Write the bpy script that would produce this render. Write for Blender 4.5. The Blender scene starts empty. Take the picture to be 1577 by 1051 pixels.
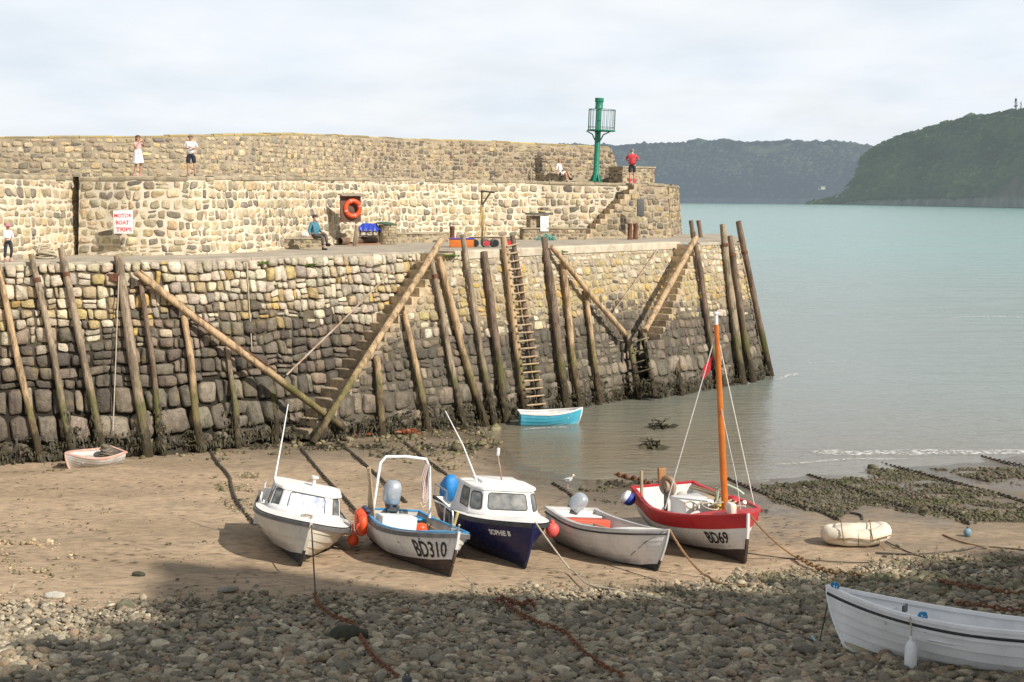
import bpy, math, random
import numpy as np
from math import sin, cos, pi, radians, atan2, sqrt, exp
from mathutils import Vector, Matrix, Euler, noise
random.seed(11)
RNG = np.random.default_rng(5)
scene = bpy.context.scene
COL = scene.collection
V = Vector

# ------------------------------------------------------------------ camera model
FPX, CX, CY, HORIZON, EYE = 2500.0, 788.5, 525.5, 306.0, 8.4
PITCH = math.atan((CY - HORIZON) / FPX)

def ray(x, y):
    a = (x - CX) / FPX; b = -(y - CY) / FPX
    return V((a, cos(PITCH) + b * sin(PITCH), -sin(PITCH) + b * cos(PITCH)))

def on_z(x, y, z):
    r = ray(x, y); t = (z - EYE) / r.z
    return V((r.x * t, r.y * t, z))

def on_y(x, y, d):
    r = ray(x, y); t = d / r.y
    return V((r.x * t, d, EYE + r.z * t))

def proj(X, Y, Z):
    dz = Z - EYE
    f = Y * cos(PITCH) - dz * sin(PITCH)
    u = Y * sin(PITCH) + dz * cos(PITCH)
    return CX + FPX * X / f, CY - FPX * u / f

def lerp(a, b, t): return a + (b - a) * t
def smooth(t):
    t = max(0.0, min(1.0, t)); return t * t * (3 - 2 * t)

# ------------------------------------------------------------------ terrain
_SX = [-80, -2.0, -0.4, 0.24, 1.57, 4.0, 8.0, 12.0, 17.0, 40.0, 90.0]
_SY = [62, 62, 55, 51.8, 48.6, 47.4, 48.0, 50.0, 52.6, 58.0, 62.0]
def zg_np(X, Y):
    X = np.asarray(X, float); Y = np.asarray(Y, float)
    d = np.interp(X, _SX, _SY) - Y
    z = np.where(d > 0, .55 * (1 - np.exp(-.03 * np.maximum(d, 0) / .55)), .045 * d)
    z = z + np.clip(34 - Y, 0, 12) * .035
    z = z + .015 * np.sin(X * 1.3 + Y * .7) * np.sin(Y * .9 - X * .4)
    return z
def zg(x, y): return float(zg_np(x, y))
def ground(px, py, dz=0.0):
    z = .3
    for _ in range(12):
        p = on_z(px, py, z); z = zg(p.x, p.y) + dz
    return V((p.x, p.y, z))

# ------------------------------------------------------------------ object helpers
def tag(o, label=None, cat=None, group=None, kind=None):
    if label: o['label'] = label
    if cat: o['category'] = cat
    if group: o['group'] = group
    if kind: o['kind'] = kind
    return o

def empty(name, loc=(0, 0, 0), label=None, cat=None, group=None, rot=None, kind=None):
    o = bpy.data.objects.new(name, None); COL.objects.link(o)
    o.location = loc
    if rot is not None: o.rotation_euler = rot
    o.empty_display_size = .2
    return tag(o, label, cat, group, kind)

def copy_tree(o, parent=None):
    c = o.copy(); COL.objects.link(c); c.parent = parent
    for ch in list(o.children): copy_tree(ch, c)
    return c

class MB:
    def __init__(s): s.v = []; s.f = []; s.m = []; s.c = []; s.usecol = False
    def add(s, vs, fs, mat=0, col=None):
        b = len(s.v)
        s.v.extend([tuple(v) for v in vs])
        s.f.extend([tuple(i + b for i in f) for f in fs])
        s.m.extend([mat] * len(fs))
        if col is not None: s.usecol = True
        s.c.extend([col if col is not None else (1, 1, 1)] * len(vs))
        return b
    def box(s, c, size, rot=None, mat=0, col=None, taper=1.0):
        x, y, z = size[0] / 2, size[1] / 2, size[2] / 2
        vs = [V((-x, -y, -z)), V((x, -y, -z)), V((x, y, -z)), V((-x, y, -z)),
              V((-x * taper, -y * taper, z)), V((x * taper, -y * taper, z)), V((x * taper, y * taper, z)), V((-x * taper, y * taper, z))]
        if rot is not None:
            R = rot if isinstance(rot, Matrix) else Euler(rot).to_matrix()
            vs = [R @ v for v in vs]
        c = V(c)
        s.add([v + c for v in vs], [(0, 3, 2, 1), (4, 5, 6, 7), (0, 1, 5, 4), (1, 2, 6, 5), (2, 3, 7, 6), (3, 0, 4, 7)], mat, col)
    def rbox(s, c, size, r=.02, rot=None, mat=0, col=None):
        """box with rounded edges: three nested rings top and bottom"""
        x, y, z = size[0] / 2, size[1] / 2, size[2] / 2
        r = min(r, x * .95, y * .95, z * .95)
        def ring(dx, h):
            out = []
            for (sx, sy) in ((1, 1), (-1, 1), (-1, -1), (1, -1)):
                a0 = {(1, 1): 0, (-1, 1): 90, (-1, -1): 180, (1, -1): 270}[(sx, sy)]
                for k in range(4):
                    a = radians(a0 + 30 * k); rr = r - dx
                    out.append(V((sx * (x - r) + rr * cos(a), sy * (y - r) + rr * sin(a), h)))
            return out
        rings = [ring(r * .7, -z), ring(r * .25, -z + r * .3), ring(0, -z + r), ring(0, z - r), ring(r * .25, z - r * .3), ring(r * .7, z)]
        s.loft(rings, True, True, rot=rot, off=c, mat=mat, col=col)
    def loft(s, rings, cap0=True, cap1=True, closed=True, rot=None, off=(0, 0, 0), mat=0, col=None):
        n = len(rings[0]); vs = [V(p) for r in rings for p in r]
        if rot is not None:
            R = rot if isinstance(rot, Matrix) else Euler(rot).to_matrix()
            vs = [R @ v for v in vs]
        off = V(off); vs = [v + off for v in vs]
        fs = []
        for i in range(len(rings) - 1):
            for j in range(n if closed else n - 1):
                k = (j + 1) % n
                fs.append((i * n + j, i * n + k, (i + 1) * n + k, (i + 1) * n + j))
        if cap0: fs.append(tuple(range(n - 1, -1, -1)))
        if cap1: fs.append(tuple(range((len(rings) - 1) * n, len(rings) * n)))
        s.add(vs, fs, mat, col)
    def tube(s, path, r, n=8, cap=True, mat=0, col=None, flat=1.0):
        path = [V(p) for p in path]
        if not isinstance(r, (list, tuple)): r = [r] * len(path)
        rings = []; up = None
        for i, p in enumerate(path):
            t = (path[min(i + 1, len(path) - 1)] - path[max(i - 1, 0)])
            if t.length < 1e-9: t = V((0, 0, 1))
            t.normalize()
            if up is None:
                up = V((0, 0, 1)) if abs(t.z) < .9 else V((1, 0, 0))
            a = t.cross(up)
            if a.length < 1e-6: a = t.orthogonal()
            a.normalize(); b = a.cross(t).normalized(); up = b
            rings.append([p + (a * cos(2 * pi * k / n) + b * sin(2 * pi * k / n) * flat) * r[i] for k in range(n)])
        s.loft(rings, cap, cap, mat=mat, col=col)
    def lathe(s, prof, n=16, mtx=None, mat=0, col=None, cap0=True, cap1=True):
        rings = [[V((r * cos(2 * pi * k / n), r * sin(2 * pi * k / n), z)) for k in range(n)] for r, z in prof]
        if mtx is not None: rings = [[mtx @ p for p in r] for r in rings]
        s.loft(rings, cap0, cap1, mat=mat, col=col)
    def ball(s, c, r, n=10, m=7, sc=(1, 1, 1), mat=0, col=None, rot=None):
        prof = [(sin(pi * i / m) * r + 1e-4, -cos(pi * i / m) * r) for i in range(m + 1)]
        M = Matrix.Translation(V(c)) @ (rot.to_4x4() if rot is not None else Matrix()) @ Matrix.Diagonal((sc[0], sc[1], sc[2], 1))
        s.lathe(prof, n, M, mat, col)
    def torus(s, c, R, r, n=20, m=8, rot=None, mat=0, sx=1.0, col=None):
        M = rot if rot is not None else Matrix.Identity(3)
        vs = []; fs = []
        for i in range(n):
            a = 2 * pi * i / n
            for j in range(m):
                b = 2 * pi * j / m
                vs.append(M @ V(((R + r * cos(b)) * cos(a) * sx, (R + r * cos(b)) * sin(a), r * sin(b))) + V(c))
        for i in range(n):
            for j in range(m):
                fs.append((i * m + j, ((i + 1) % n) * m + j, ((i + 1) % n) * m + (j + 1) % m, i * m + (j + 1) % m))
        s.add(vs, fs, mat, col)
    def xform(s, M, start=0):
        for i in range(start, len(s.v)): s.v[i] = tuple(M @ V(s.v[i]))
    def build(s, name, mats, parent=None, origin=None, sharp=38, smooth_=True):
        return mesh_obj(name, s.v, s.f, mats, parent, origin, s.m, s.c, sharp, smooth_)

def mesh_obj(name, v, f, mats, parent=None, origin=None, mi=None, cols=None, sharp=38, smooth_=True):
    me = bpy.data.meshes.new(name)
    if origin is not None:
        o_ = V(origin); v = [(p[0] - o_.x, p[1] - o_.y, p[2] - o_.z) for p in v]
    me.from_pydata([tuple(p) for p in v], [], [tuple(x) for x in f])
    if not isinstance(mats, (list, tuple)): mats = [mats]
    for m in mats: me.materials.append(m)
    if mi is not None and len(mats) > 1: me.polygons.foreach_set('material_index', mi)
    if cols is not None:
        at = me.color_attributes.new('Col', 'FLOAT_COLOR', 'POINT')
        a = np.ones((len(v), 4), np.float32); a[:, :3] = np.asarray(cols, np.float32)
        at.data.foreach_set('color', a.ravel())
    if smooth_:
        me.polygons.foreach_set('use_smooth', [True] * len(me.polygons))
        if sharp: me.set_sharp_from_angle(angle=radians(sharp))
    me.update()
    o = bpy.data.objects.new(name, me); COL.objects.link(o)
    if origin is not None: o.location = origin
    if parent is not None: o.parent = parent
    return o

def np_mesh(name, verts, faces_list, mats, parent=None, cols=None, smooth_=True, origin=None):
    """verts (n,3) array; faces_list: list of (k,m) int arrays of equal-size polygons"""
    me = bpy.data.meshes.new(name)
    verts = np.asarray(verts, np.float32)
    if origin is not None: verts = verts - np.asarray(origin, np.float32)
    me.vertices.add(len(verts)); me.vertices.foreach_set('co', verts.ravel())
    loops = np.concatenate([f.ravel() for f in faces_list]).astype(np.int32)
    sizes = np.concatenate([np.full(len(f), f.shape[1]) for f in faces_list]).astype(np.int32)
    starts = np.concatenate([[0], np.cumsum(sizes)[:-1]]).astype(np.int32)
    me.loops.add(len(loops)); me.loops.foreach_set('vertex_index', loops)
    me.polygons.add(len(sizes)); me.polygons.foreach_set('loop_start', starts)
    try: me.polygons.foreach_set('loop_total', sizes)
    except Exception: pass
    if smooth_: me.polygons.foreach_set('use_smooth', np.ones(len(sizes), bool))
    if not isinstance(mats, (list, tuple)): mats = [mats]
    for m in mats: me.materials.append(m)
    if cols is not None:
        at = me.color_attributes.new('Col', 'FLOAT_COLOR', 'POINT')
        a = np.ones((len(verts), 4), np.float32); a[:, :3] = cols
        at.data.foreach_set('color', a.ravel())
    me.update(calc_edges=True); me.validate()
    o = bpy.data.objects.new(name, me); COL.objects.link(o)
    if origin is not None: o.location = origin
    if parent is not None: o.parent = parent
    return o

# ------------------------------------------------------------------ materials
class NT:
    def __init__(s, mat):
        mat.use_nodes = True; s.t = mat.node_tree; s.t.nodes.clear()
        s.out = s.n('ShaderNodeOutputMaterial')
    def n(s, kind, **kw):
        nd = s.t.nodes.new(kind)
        for k, v in kw.items(): setattr(nd, k, v)
        return nd
    def l(s, a, b): s.t.links.new(a, b)
    def val(s, sock, v):
        if hasattr(v, 'is_linked') or isinstance(v, bpy.types.NodeSocket): s.l(v, sock)
        else: sock.default_value = v
    def noise(s, vec, scale, detail=4, rough=.55, dist=0.0):
        nd = s.n('ShaderNodeTexNoise'); nd.inputs['Scale'].default_value = scale
        nd.inputs['Detail'].default_value = detail; nd.inputs['Roughness'].default_value = rough
        nd.inputs['Distortion'].default_value = dist
        if vec is not None: s.l(vec, nd.inputs['Vector'])
        return nd.outputs['Fac']
    def maprange(s, v, a, b, c=0.0, d=1.0, clamp=True):
        nd = s.n('ShaderNodeMapRange'); nd.clamp = clamp
        s.val(nd.inputs[0], v)
        for i, x in enumerate((a, b, c, d)): nd.inputs[i + 1].default_value = x
        return nd.outputs[0]
    def math(s, op, a, b=0.0):
        nd = s.n('ShaderNodeMath', operation=op); s.val(nd.inputs[0], a); s.val(nd.inputs[1], b)
        return nd.outputs[0]
    def mix(s, fac, a, b, mode='MIX'):
        nd = s.n('ShaderNodeMix', data_type='RGBA', blend_type=mode)
        s.val(nd.inputs[0], fac)
        for sock, v in ((nd.inputs[6], a), (nd.inputs[7], b)):
            if isinstance(v, (tuple, list)): sock.default_value = (v[0], v[1], v[2], 1)
            else: s.l(v, sock)
        return nd.outputs[2]
    def pos(s):
        return s.n('ShaderNodeNewGeometry').outputs['Position']
    def obj(s): return s.n('ShaderNodeTexCoord').outputs['Object']
    def scale(s, vec, sc):
        nd = s.n('ShaderNodeMapping'); nd.inputs['Scale'].default_value = sc; s.l(vec, nd.inputs['Vector']); return nd.outputs[0]
    def sep(s, vec):
        nd = s.n('ShaderNodeSeparateXYZ'); s.l(vec, nd.inputs[0]); return nd.outputs
    def attr(s, name='Col'):
        return s.n('ShaderNodeAttribute', attribute_name=name).outputs['Color']
    def bump(s, h, strength=.3, dist=.02, normal=None):
        nd = s.n('ShaderNodeBump'); nd.inputs['Strength'].default_value = strength; nd.inputs['Distance'].default_value = dist
        s.l(h, nd.inputs['Height'])
        if normal is not None: s.l(normal, nd.inputs['Normal'])
        return nd.outputs[0]
    def principled(s, col, rough=.6, metal=0.0, normal=None, spec=.5, **kw):
        p = s.n('ShaderNodeBsdfPrincipled')
        if isinstance(col, (tuple, list)): p.inputs['Base Color'].default_value = (*col, 1)
        else: s.l(col, p.inputs['Base Color'])
        s.val(p.inputs['Roughness'], rough); s.val(p.inputs['Metallic'], metal)
        p.inputs['Specular IOR Level'].default_value = spec
        if normal is not None: s.l(normal, p.inputs['Normal'])
        for k, v in kw.items(): s.val(p.inputs[k.replace('_', ' ')], v)
        s.l(p.outputs[0], s.out.inputs['Surface'])
        return p

_mats = {}
def hull_paint(name, c, dirt=(.20, .15, .09), amt=.55, rough=.42, low=.35):
    """boat paint with runs, scuffs and a dirty band low down"""
    m = bpy.data.materials.new(name); t = NT(m); o = t.obj()
    f = t.maprange(t.noise(o, 2.2, 4), .3, .7)
    col = t.mix(f, c, tuple(x * .84 for x in c))
    run = t.maprange(t.noise(t.scale(o, (7, 7, .7)), 2.0, 5, .65), .54, .74, 0, amt)
    col = t.mix(run, col, dirt)
    z = t.math('ADD', t.sep(o)[2], t.maprange(t.noise(o, 3.5, 5, .65), .2, .8, -.16, .16, False))
    col = t.mix(t.maprange(z, low - .12, low + .2, .6, 0), col, dirt)
    sc = t.maprange(t.noise(t.scale(o, (1.2, 3, 9)), 3.5, 6, .7), .62, .70, 0, .35)
    col = t.mix(sc, col, tuple(x * .45 for x in c))
    t.principled(col, t.maprange(t.noise(o, 5, 4), .3, .7, rough - .08, rough + .22), 0, t.bump(t.noise(o, 14, 3), .06, .01), .5)
    return m
def pm(name, c1, c2=None, scale=6.0, rough=.6, bump=0.0, bscale=None, metal=0.0, spec=.5, attr=False, stretch=None, lo=.35, hi=.65, detail=5):
    """procedural material: noise between two tones, optional vertex tint and bump"""
    if name in _mats: return _mats[name]
    m = bpy.data.materials.new(name); t = NT(m)
    if c2 is None: c2 = tuple(x * .78 for x in c1)
    vec = t.obj()
    if stretch: vec = t.scale(vec, stretch)
    f = t.maprange(t.noise(vec, scale, detail), lo, hi)
    col = t.mix(f, c1, c2)
    if attr: col = t.mix(1.0, t.attr(), col, 'MULTIPLY')
    nrm = t.bump(t.noise(vec, bscale or scale * 4, 4), min(1, bump), .02) if bump else None
    r = t.maprange(t.noise(vec, scale * 2.3, 3), .3, .7, max(0, rough - .1), min(1, rough + .1))
    t.principled(col, r, metal, nrm, spec)
    _mats[name] = m
    return m

# ------------------------------------------------------------------ sun, sky, camera
SUN_AZ = V((0.78, -0.626, 0)).normalized(); SUN_EL = radians(38)
SUN = V((SUN_AZ.x * cos(SUN_EL), SUN_AZ.y * cos(SUN_EL), sin(SUN_EL)))
def setup_light():
    w = bpy.data.worlds.new('World'); scene.world = w; w.use_nodes = True
    t = w.node_tree; t.nodes.clear()
    out = t.nodes.new('ShaderNodeOutputWorld'); bg = t.nodes.new('ShaderNodeBackground')
    sky = t.nodes.new('ShaderNodeTexSky'); sky.sky_type = 'NISHITA'; sky.sun_disc = False
    sky.sun_elevation = SUN_EL; sky.sun_rotation = atan2(SUN.x, SUN.y); sky.altitude = 10
    sky.dust_density = 2.0; sky.air_density = 1.0; sky.ozone_density = 1.0
    tc = t.nodes.new('ShaderNodeTexCoord')
    sep = t.nodes.new('ShaderNodeSeparateXYZ'); t.links.new(tc.outputs['Generated'], sep.inputs[0])
    # clouds: a flat layer, direction divided by its height
    zz = t.nodes.new('ShaderNodeMath'); zz.operation = 'ADD'; zz.inputs[1].default_value = .12; t.links.new(sep.outputs[2], zz.inputs[0])
    mx = t.nodes.new('ShaderNodeMath'); mx.operation = 'MAXIMUM'; mx.inputs[1].default_value = .05; t.links.new(zz.outputs[0], mx.inputs[0])
    dv = t.nodes.new('ShaderNodeVectorMath'); dv.operation = 'DIVIDE'; t.links.new(tc.outputs['Generated'], dv.inputs[0])
    cb = t.nodes.new('ShaderNodeCombineXYZ')
    for i in range(3): t.links.new(mx.outputs[0], cb.inputs[i])
    t.links.new(cb.outputs[0], dv.inputs[1])
    mp = t.nodes.new('ShaderNodeMapping'); mp.inputs['Scale'].default_value = (.8, .62, .8); t.links.new(dv.outputs[0], mp.inputs['Vector'])
    nz = t.nodes.new('ShaderNodeTexNoise'); nz.inputs['Scale'].default_value = 2.3; nz.inputs['Detail'].default_value = 6; nz.inputs['Roughness'].default_value = .5
    nz.inputs['Distortion'].default_value = .4
    t.links.new(mp.outputs[0], nz.inputs['Vector'])
    cov = t.nodes.new('ShaderNodeMapRange'); cov.inputs[1].default_value = .30; cov.inputs[2].default_value = .60; cov.inputs[3].default_value = .86; cov.inputs[4].default_value = 1.0
    t.links.new(nz.outputs['Fac'], cov.inputs[0])
    nz2 = t.nodes.new('ShaderNodeTexNoise'); nz2.inputs['Scale'].default_value = 1.5; nz2.inputs['Detail'].default_value = 5
    mp2 = t.nodes.new('ShaderNodeMapping'); mp2.inputs['Location'].default_value = (3.3, 1.7, .2); mp2.inputs['Scale'].default_value = (1.2, .8, 1)
    t.links.new(dv.outputs[0], mp2.inputs['Vector']); t.links.new(mp2.outputs[0], nz2.inputs['Vector'])
    cr = t.nodes.new('ShaderNodeMapRange'); cr.inputs[1].default_value = .3; cr.inputs[2].default_value = .7; t.links.new(nz2.outputs['Fac'], cr.inputs[0])
    ccol = t.nodes.new('ShaderNodeMix'); ccol.data_type = 'RGBA'; ccol.inputs[6].default_value = (7.5, 8.2, 9.0, 1); ccol.inputs[7].default_value = (9.0, 9.25, 9.5, 1)
    t.links.new(cr.outputs[0], ccol.inputs[0])
    # bright cloud low over the sea, thinner and darker cloud overhead
    el = t.nodes.new('ShaderNodeMapRange'); el.interpolation_type = 'SMOOTHSTEP'
    for i_, v_ in enumerate((.13, .42, 1.0, .47)): el.inputs[i_ + 1].default_value = v_
    t.links.new(sep.outputs[2], el.inputs[0])
    dim = t.nodes.new('ShaderNodeMix'); dim.data_type = 'RGBA'; dim.blend_type = 'MULTIPLY'; dim.inputs[0].default_value = 1
    t.links.new(ccol.outputs[2], dim.inputs[6]); t.links.new(el.outputs[0], dim.inputs[7]); ccol = dim
    m = t.nodes.new('ShaderNodeMix'); m.data_type = 'RGBA'
    t.links.new(cov.outputs[0], m.inputs[0]); t.links.new(sky.outputs[0], m.inputs[6]); t.links.new(ccol.outputs[2], m.inputs[7])
    t.links.new(m.outputs[2], bg.inputs[0]); bg.inputs[1].default_value = .108
    t.links.new(bg.outputs[0], out.inputs[0])
    ld = bpy.data.lights.new('sun', 'SUN'); ld.energy = 5.5; ld.angle = radians(.53); ld.color = (1.0, .94, .84)
    lo = bpy.data.objects.new('sun', ld); COL.objects.link(lo)
    lo.rotation_euler = SUN.to_track_quat('Z', 'Y').to_euler(); lo.location = (30, -20, 60)
    cd = bpy.data.cameras.new('camera'); co = bpy.data.objects.new('camera', cd); COL.objects.link(co)
    cd.sensor_width = 36; cd.lens = FPX / 1577 * 36; cd.clip_end = 20000; cd.clip_start = .5
    co.location = (0, 0, EYE); co.rotation_euler = (pi / 2 - PITCH, 0, 0)
    scene.camera = co
    scene.view_settings.view_transform = 'Standard'; scene.view_settings.look = 'None'
    scene.view_settings.exposure = 0; scene.view_settings.gamma = 1
    scene.render.engine = 'CYCLES'
    scene.cycles.max_bounces = 6; scene.cycles.diffuse_bounces = 3; scene.cycles.transparent_max_bounces = 8
setup_light()
# ================================================================== masonry
def poly_surf(pl):
    P = np.array(pl, float); d = np.diff(P, axis=0); L = np.hypot(d[:, 0], d[:, 1])
    S = np.concatenate([[0], np.cumsum(L)])
    n = np.stack([d[:, 1] / L, -d[:, 0] / L], 1)
    nv = np.zeros_like(P); nv[:-1] += n; nv[1:] += n
    nv /= np.linalg.norm(nv, axis=1)[:, None]
    def f(s):
        x = np.interp(s, S, P[:, 0]); y = np.interp(s, S, P[:, 1])
        nx = np.interp(s, S, nv[:, 0]); ny = np.interp(s, S, nv[:, 1])
        k = np.hypot(nx, ny)
        return x, y, nx / k, ny / k
    return f, S[-1]

_TH = np.arange(12) * 2 * pi / 12 + .13
def stone_wall(pl, ztop, zbot, batter, zref, hr, wr, gap, bulge, colfun, parent, mat_s, mat_m, s0=None, s1=None, seed=1, wob=.06, cap=None, squared=.42, mortar_depth=0.0, dome=1.0):
    """rounded stones laid in wavering courses over a mortar face; ztop, zbot: functions of s"""
    g = np.random.default_rng(seed)
    f, L = poly_surf(pl)
    s0 = 0 if s0 is None else s0; s1 = L if s1 is None else s1
    ss = np.linspace(s0, s1, 60)
    zt = np.array([ztop(s) for s in ss]); zb = np.array([zbot(s) for s in ss])
    z = zb.min() - .1; levels = [z]
    while z < zt.max():
        h = g.uniform(*hr(z)); z += h; levels.append(z)
    zmax = zt.max()
    ph = g.uniform(0, 6.28, (len(levels), 3))
    def lev(k, s):
        return levels[k] + wob * (np.sin(s * .9 + ph[k, 0]) * .5 + np.sin(s * 2.3 + ph[k, 1]) * .35 + np.sin(s * 5.1 + ph[k, 2]) * .2)
    C = []
    for k in range(len(levels) - 1):
        zc = (levels[k] + levels[k + 1]) / 2
        s = s0 - g.uniform(0, .3)
        while s < s1:
            w = g.uniform(*wr(zc)) * (.75 if g.random() < .25 else 1)
            sa, sb = max(s, s0), min(s + w, s1); s += w
            if sb - sa < .07: continue
            t = ztop((sa + sb) / 2); b = zbot((sa + sb) / 2)
            j = g.uniform(-.5, .5, 8) * np.repeat([gap * 1.6 + .025], 8)
            zz = [lev(k, sa) + j[0], lev(k, sb) + j[1], lev(k + 1, sb) + j[2], lev(k + 1, sa) + j[3]]
            splits = [(0, 1)]
            if g.random() < .1 and (levels[k + 1] - levels[k]) > .22: 
                q = g.uniform(.4, .6); splits = [(0, q), (q, 1)]
            for (qa, qb) in splits:
                z0 = lerp(zz[0], zz[3], qa); z1 = lerp(zz[1], zz[2], qa); z2 = lerp(zz[1], zz[2], qb); z3 = lerp(zz[0], zz[3], qb)
                z2 = min(z2, t); z3 = min(z3, t)
                if min(z2 - z1, z3 - z0) < .09 or max(z2, z3) < b: continue
                C.append(((sa + j[4], z0), (sb + j[5], z1), (sb + j[6], z2), (sa + j[7], z3)))
    C = np.array(C); N = len(C)
    cx = C[:, :, 0].mean(1); cz = C[:, :, 1].mean(1)
    # inset by half the joint
    ctr = C.mean(1, keepdims=True)
    half = np.abs(C - ctr)
    C = ctr + np.sign(C - ctr) * np.maximum(half - gap * .5 * g.uniform(.6, 1.3, (N, 1, 1)), half * .55)
    e = squared * g.uniform(.8, 1.35, (N, 1))
    ct, st = np.cos(_TH), np.sin(_TH)
    ux = np.sign(ct) * np.abs(ct) ** e; uz = np.sign(st) * np.abs(st) ** e
    ir = 1 + g.uniform(-.13, .05, (N, 12))
    rings = [(1.0, -.55), (.965, .48), (.80, .90)]
    pts = []; dep = []
    size = np.minimum(C[:, 1, 0] - C[:, 0, 0], C[:, 3, 1] - C[:, 0, 1])
    bl = bulge * np.clip(size / .35, .45, 1.6) * g.uniform(.55, 1.35, N)
    for r, d in rings:
        a = (ux * ir * r + 1) / 2; b = (uz * ir * r + 1) / 2
        for_ = ((1 - a) * (1 - b))[..., None] * C[:, None, 0] + (a * (1 - b))[..., None] * C[:, None, 1] + (a * b)[..., None] * C[:, None, 2] + ((1 - a) * b)[..., None] * C[:, None, 3]
        pts.append(for_); dd = d * bl[:, None] + (g.normal(0, .13, (N, 12)) * bl[:, None] if d > 0 else 0) + np.zeros((N, 12))
        if d < 0: dd = -np.ones((N, 12)) * (.05 + .4 * bulge)
        dep.append(dd)
    pts.append(ctr); dep.append((bl * dome * g.uniform(.85, 1.1, N))[:, None])
    pts = np.concatenate(pts, 1); dep = np.concatenate(dep, 1)
    tilt = g.normal(0, .13, N)[:, None]; tilt2 = g.normal(0, .10, N)[:, None]
    S_ = pts[..., 0]; Z_ = pts[..., 1]
    dep = dep + tilt * (Z_ - cz[:, None]) + tilt2 * (S_ - cx[:, None])
    x, y, nx, ny = f(S_)
    off = batter * (zref - Z_) + dep
    P = np.stack([x + nx * off, y + ny * off, Z_ ], -1)
    cols = np.repeat(colfun(cx, cz, g)[:, None, :], 37, 1)
    base = (np.arange(N) * 37)[:, None, None]
    q = []
    for r in range(2):
        for k in range(12):
            q.append((r * 12 + k, r * 12 + (k + 1) % 12, (r + 1) * 12 + (k + 1) % 12, (r + 1) * 12 + k))
    t3 = [(24 + k, 24 + (k + 1) % 12, 36) for k in range(12)]
    Q = (np.array(q)[None] + base).reshape(-1, 4); T = (np.array(t3)[None] + base).reshape(-1, 3)
    o = np_mesh('stonework', P.reshape(-1, 3), [Q, T], mat_s, parent, cols.reshape(-1, 3))
    # mortar bed behind the stones
    nu = max(4, int((s1 - s0) / .35)); us = np.linspace(s0, s1, nu + 1); nvv = 14
    G = []
    for u in us:
        a, b = zbot(u) - .3, ztop(u)
        zz = np.linspace(a, b, nvv)
        xx, yy, nx, ny = f(np.full(nvv, u)); of = batter * (zref - zz) + mortar_depth + .012 * np.sin(u * 7 + zz * 9)
        G.append(np.stack([xx + nx * of, yy + ny * of, zz], 1))
    G = np.array(G).reshape(-1, 3)
    F = [(i * nvv + j, (i + 1) * nvv + j, (i + 1) * nvv + j + 1, i * nvv + j + 1) for i in range(nu) for j in range(nvv - 1)]
    np_mesh('mortar', G, [np.array(F)], mat_m, o)
    return o

# ---- stone materials
def stone_material(name, tidal=True, rough=.85):
    m = bpy.data.materials.new(name); t = NT(m)
    p = t.pos(); c = t.attr()
    n1 = t.maprange(t.noise(p, 5.0, 6, .6), .3, .72, .62, 1.22)
    col = t.mix(1.0, t.mix(1.0, c, (1.22, 1.20, 1.17), 'MULTIPLY'), n1, 'MULTIPLY')
    n2 = t.maprange(t.noise(p, 26.0, 4, .6), .35, .7, .8, 1.12)
    col = t.mix(1.0, col, n2, 'MULTIPLY')
    li = t.maprange(t.noise(p, 1.7, 5, .6), .58, .72, 0, .45)
    col = t.mix(li, col, (.36, .27, .10))
    if tidal:
        z = t.sep(p)[2]
        zz = t.math('ADD', z, t.maprange(t.noise(t.scale(p, (1, 1, .35)), .9, 5, .6), .2, .8, -1.1, 1.1, False))
        wet = t.maprange(zz, 2.6, 4.1, .22, 0)
        col = t.mix(wet, col, (.06, .054, .046))
        weed = t.maprange(zz, .25, 1.1, .85, 0)
        col = t.mix(weed, col, (.022, .020, .012))
        st = t.maprange(t.noise(t.scale(p, (1.4, 1.4, .14)), 2.4, 5, .65), .54, .70, 0, .75)
        low = t.maprange(z, 3.2, 4.6, 1, .12)
        col = t.mix(t.math('MULTIPLY', st, low), col, (.035, .03, .024))
    else:
        st = t.maprange(t.noise(t.scale(p, (1.1, 1.1, .2)), 1.9, 5, .6), .58, .74, 0, .5)
        col = t.mix(st, col, (.13, .105, .07))
    hh = t.math('ADD', t.noise(p, 17, 6, .65), t.math('MULTIPLY', t.noise(t.scale(p, (1, 1, 2.2)), 6, 5, .7, .6), .9))
    nrm = t.bump(hh, .9, .05)
    t.principled(col, rough, 0, nrm, .25)
    return m
def mortar_material(name, c1, c2, low=None):
    m = bpy.data.materials.new(name); t = NT(m); p = t.pos()
    col = t.mix(t.maprange(t.noise(p, 3.0, 6, .6), .35, .65), c1, c2)
    if low is not None:
        z = t.math('ADD', t.sep(p)[2], t.maprange(t.noise(p, 1.1, 4), .2, .8, -.6, .6, False))
        col = t.mix(t.maprange(z, 3.2, 4.2, 1, 0), col, low)
    nrm = t.bump(t.noise(p, 30, 5, .7), .8, .02)
    t.principled(col, .92, 0, nrm, .1)
    return m
M_STONE = stone_material('tidal_stone'); M_STONE_DRY = stone_material('dry_stone', False)
M_MORT_DARK = mortar_material('dark_joint', (.085, .07, .05), (.14, .115, .08), (.03, .026, .02))  # dark brown joints, darker low down
M_MORT_MID = mortar_material('lime_mortar_lower', (.46, .385, .265), (.28, .23, .16), (.11, .095, .073))
M_MORT = mortar_material('lime_mortar', (.74, .66, .52), (.56, .49, .37))
M_MORT_BR = mortar_material('brown_mortar', (.44, .37, .27), (.30, .25, .18))
M_CONC = pm('quay_paving', (.44, .38, .30), (.29, .25, .195), 1.3, .9, .6, 14)
M_KERB = pm('kerb_concrete', (.60, .52, .40), (.42, .36, .27), 2.0, .9, .5, 18)
M_STEP = pm('step_stone', (.20, .17, .135), (.11, .095, .075), 4, .85, .9, 12, attr=True)

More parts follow.
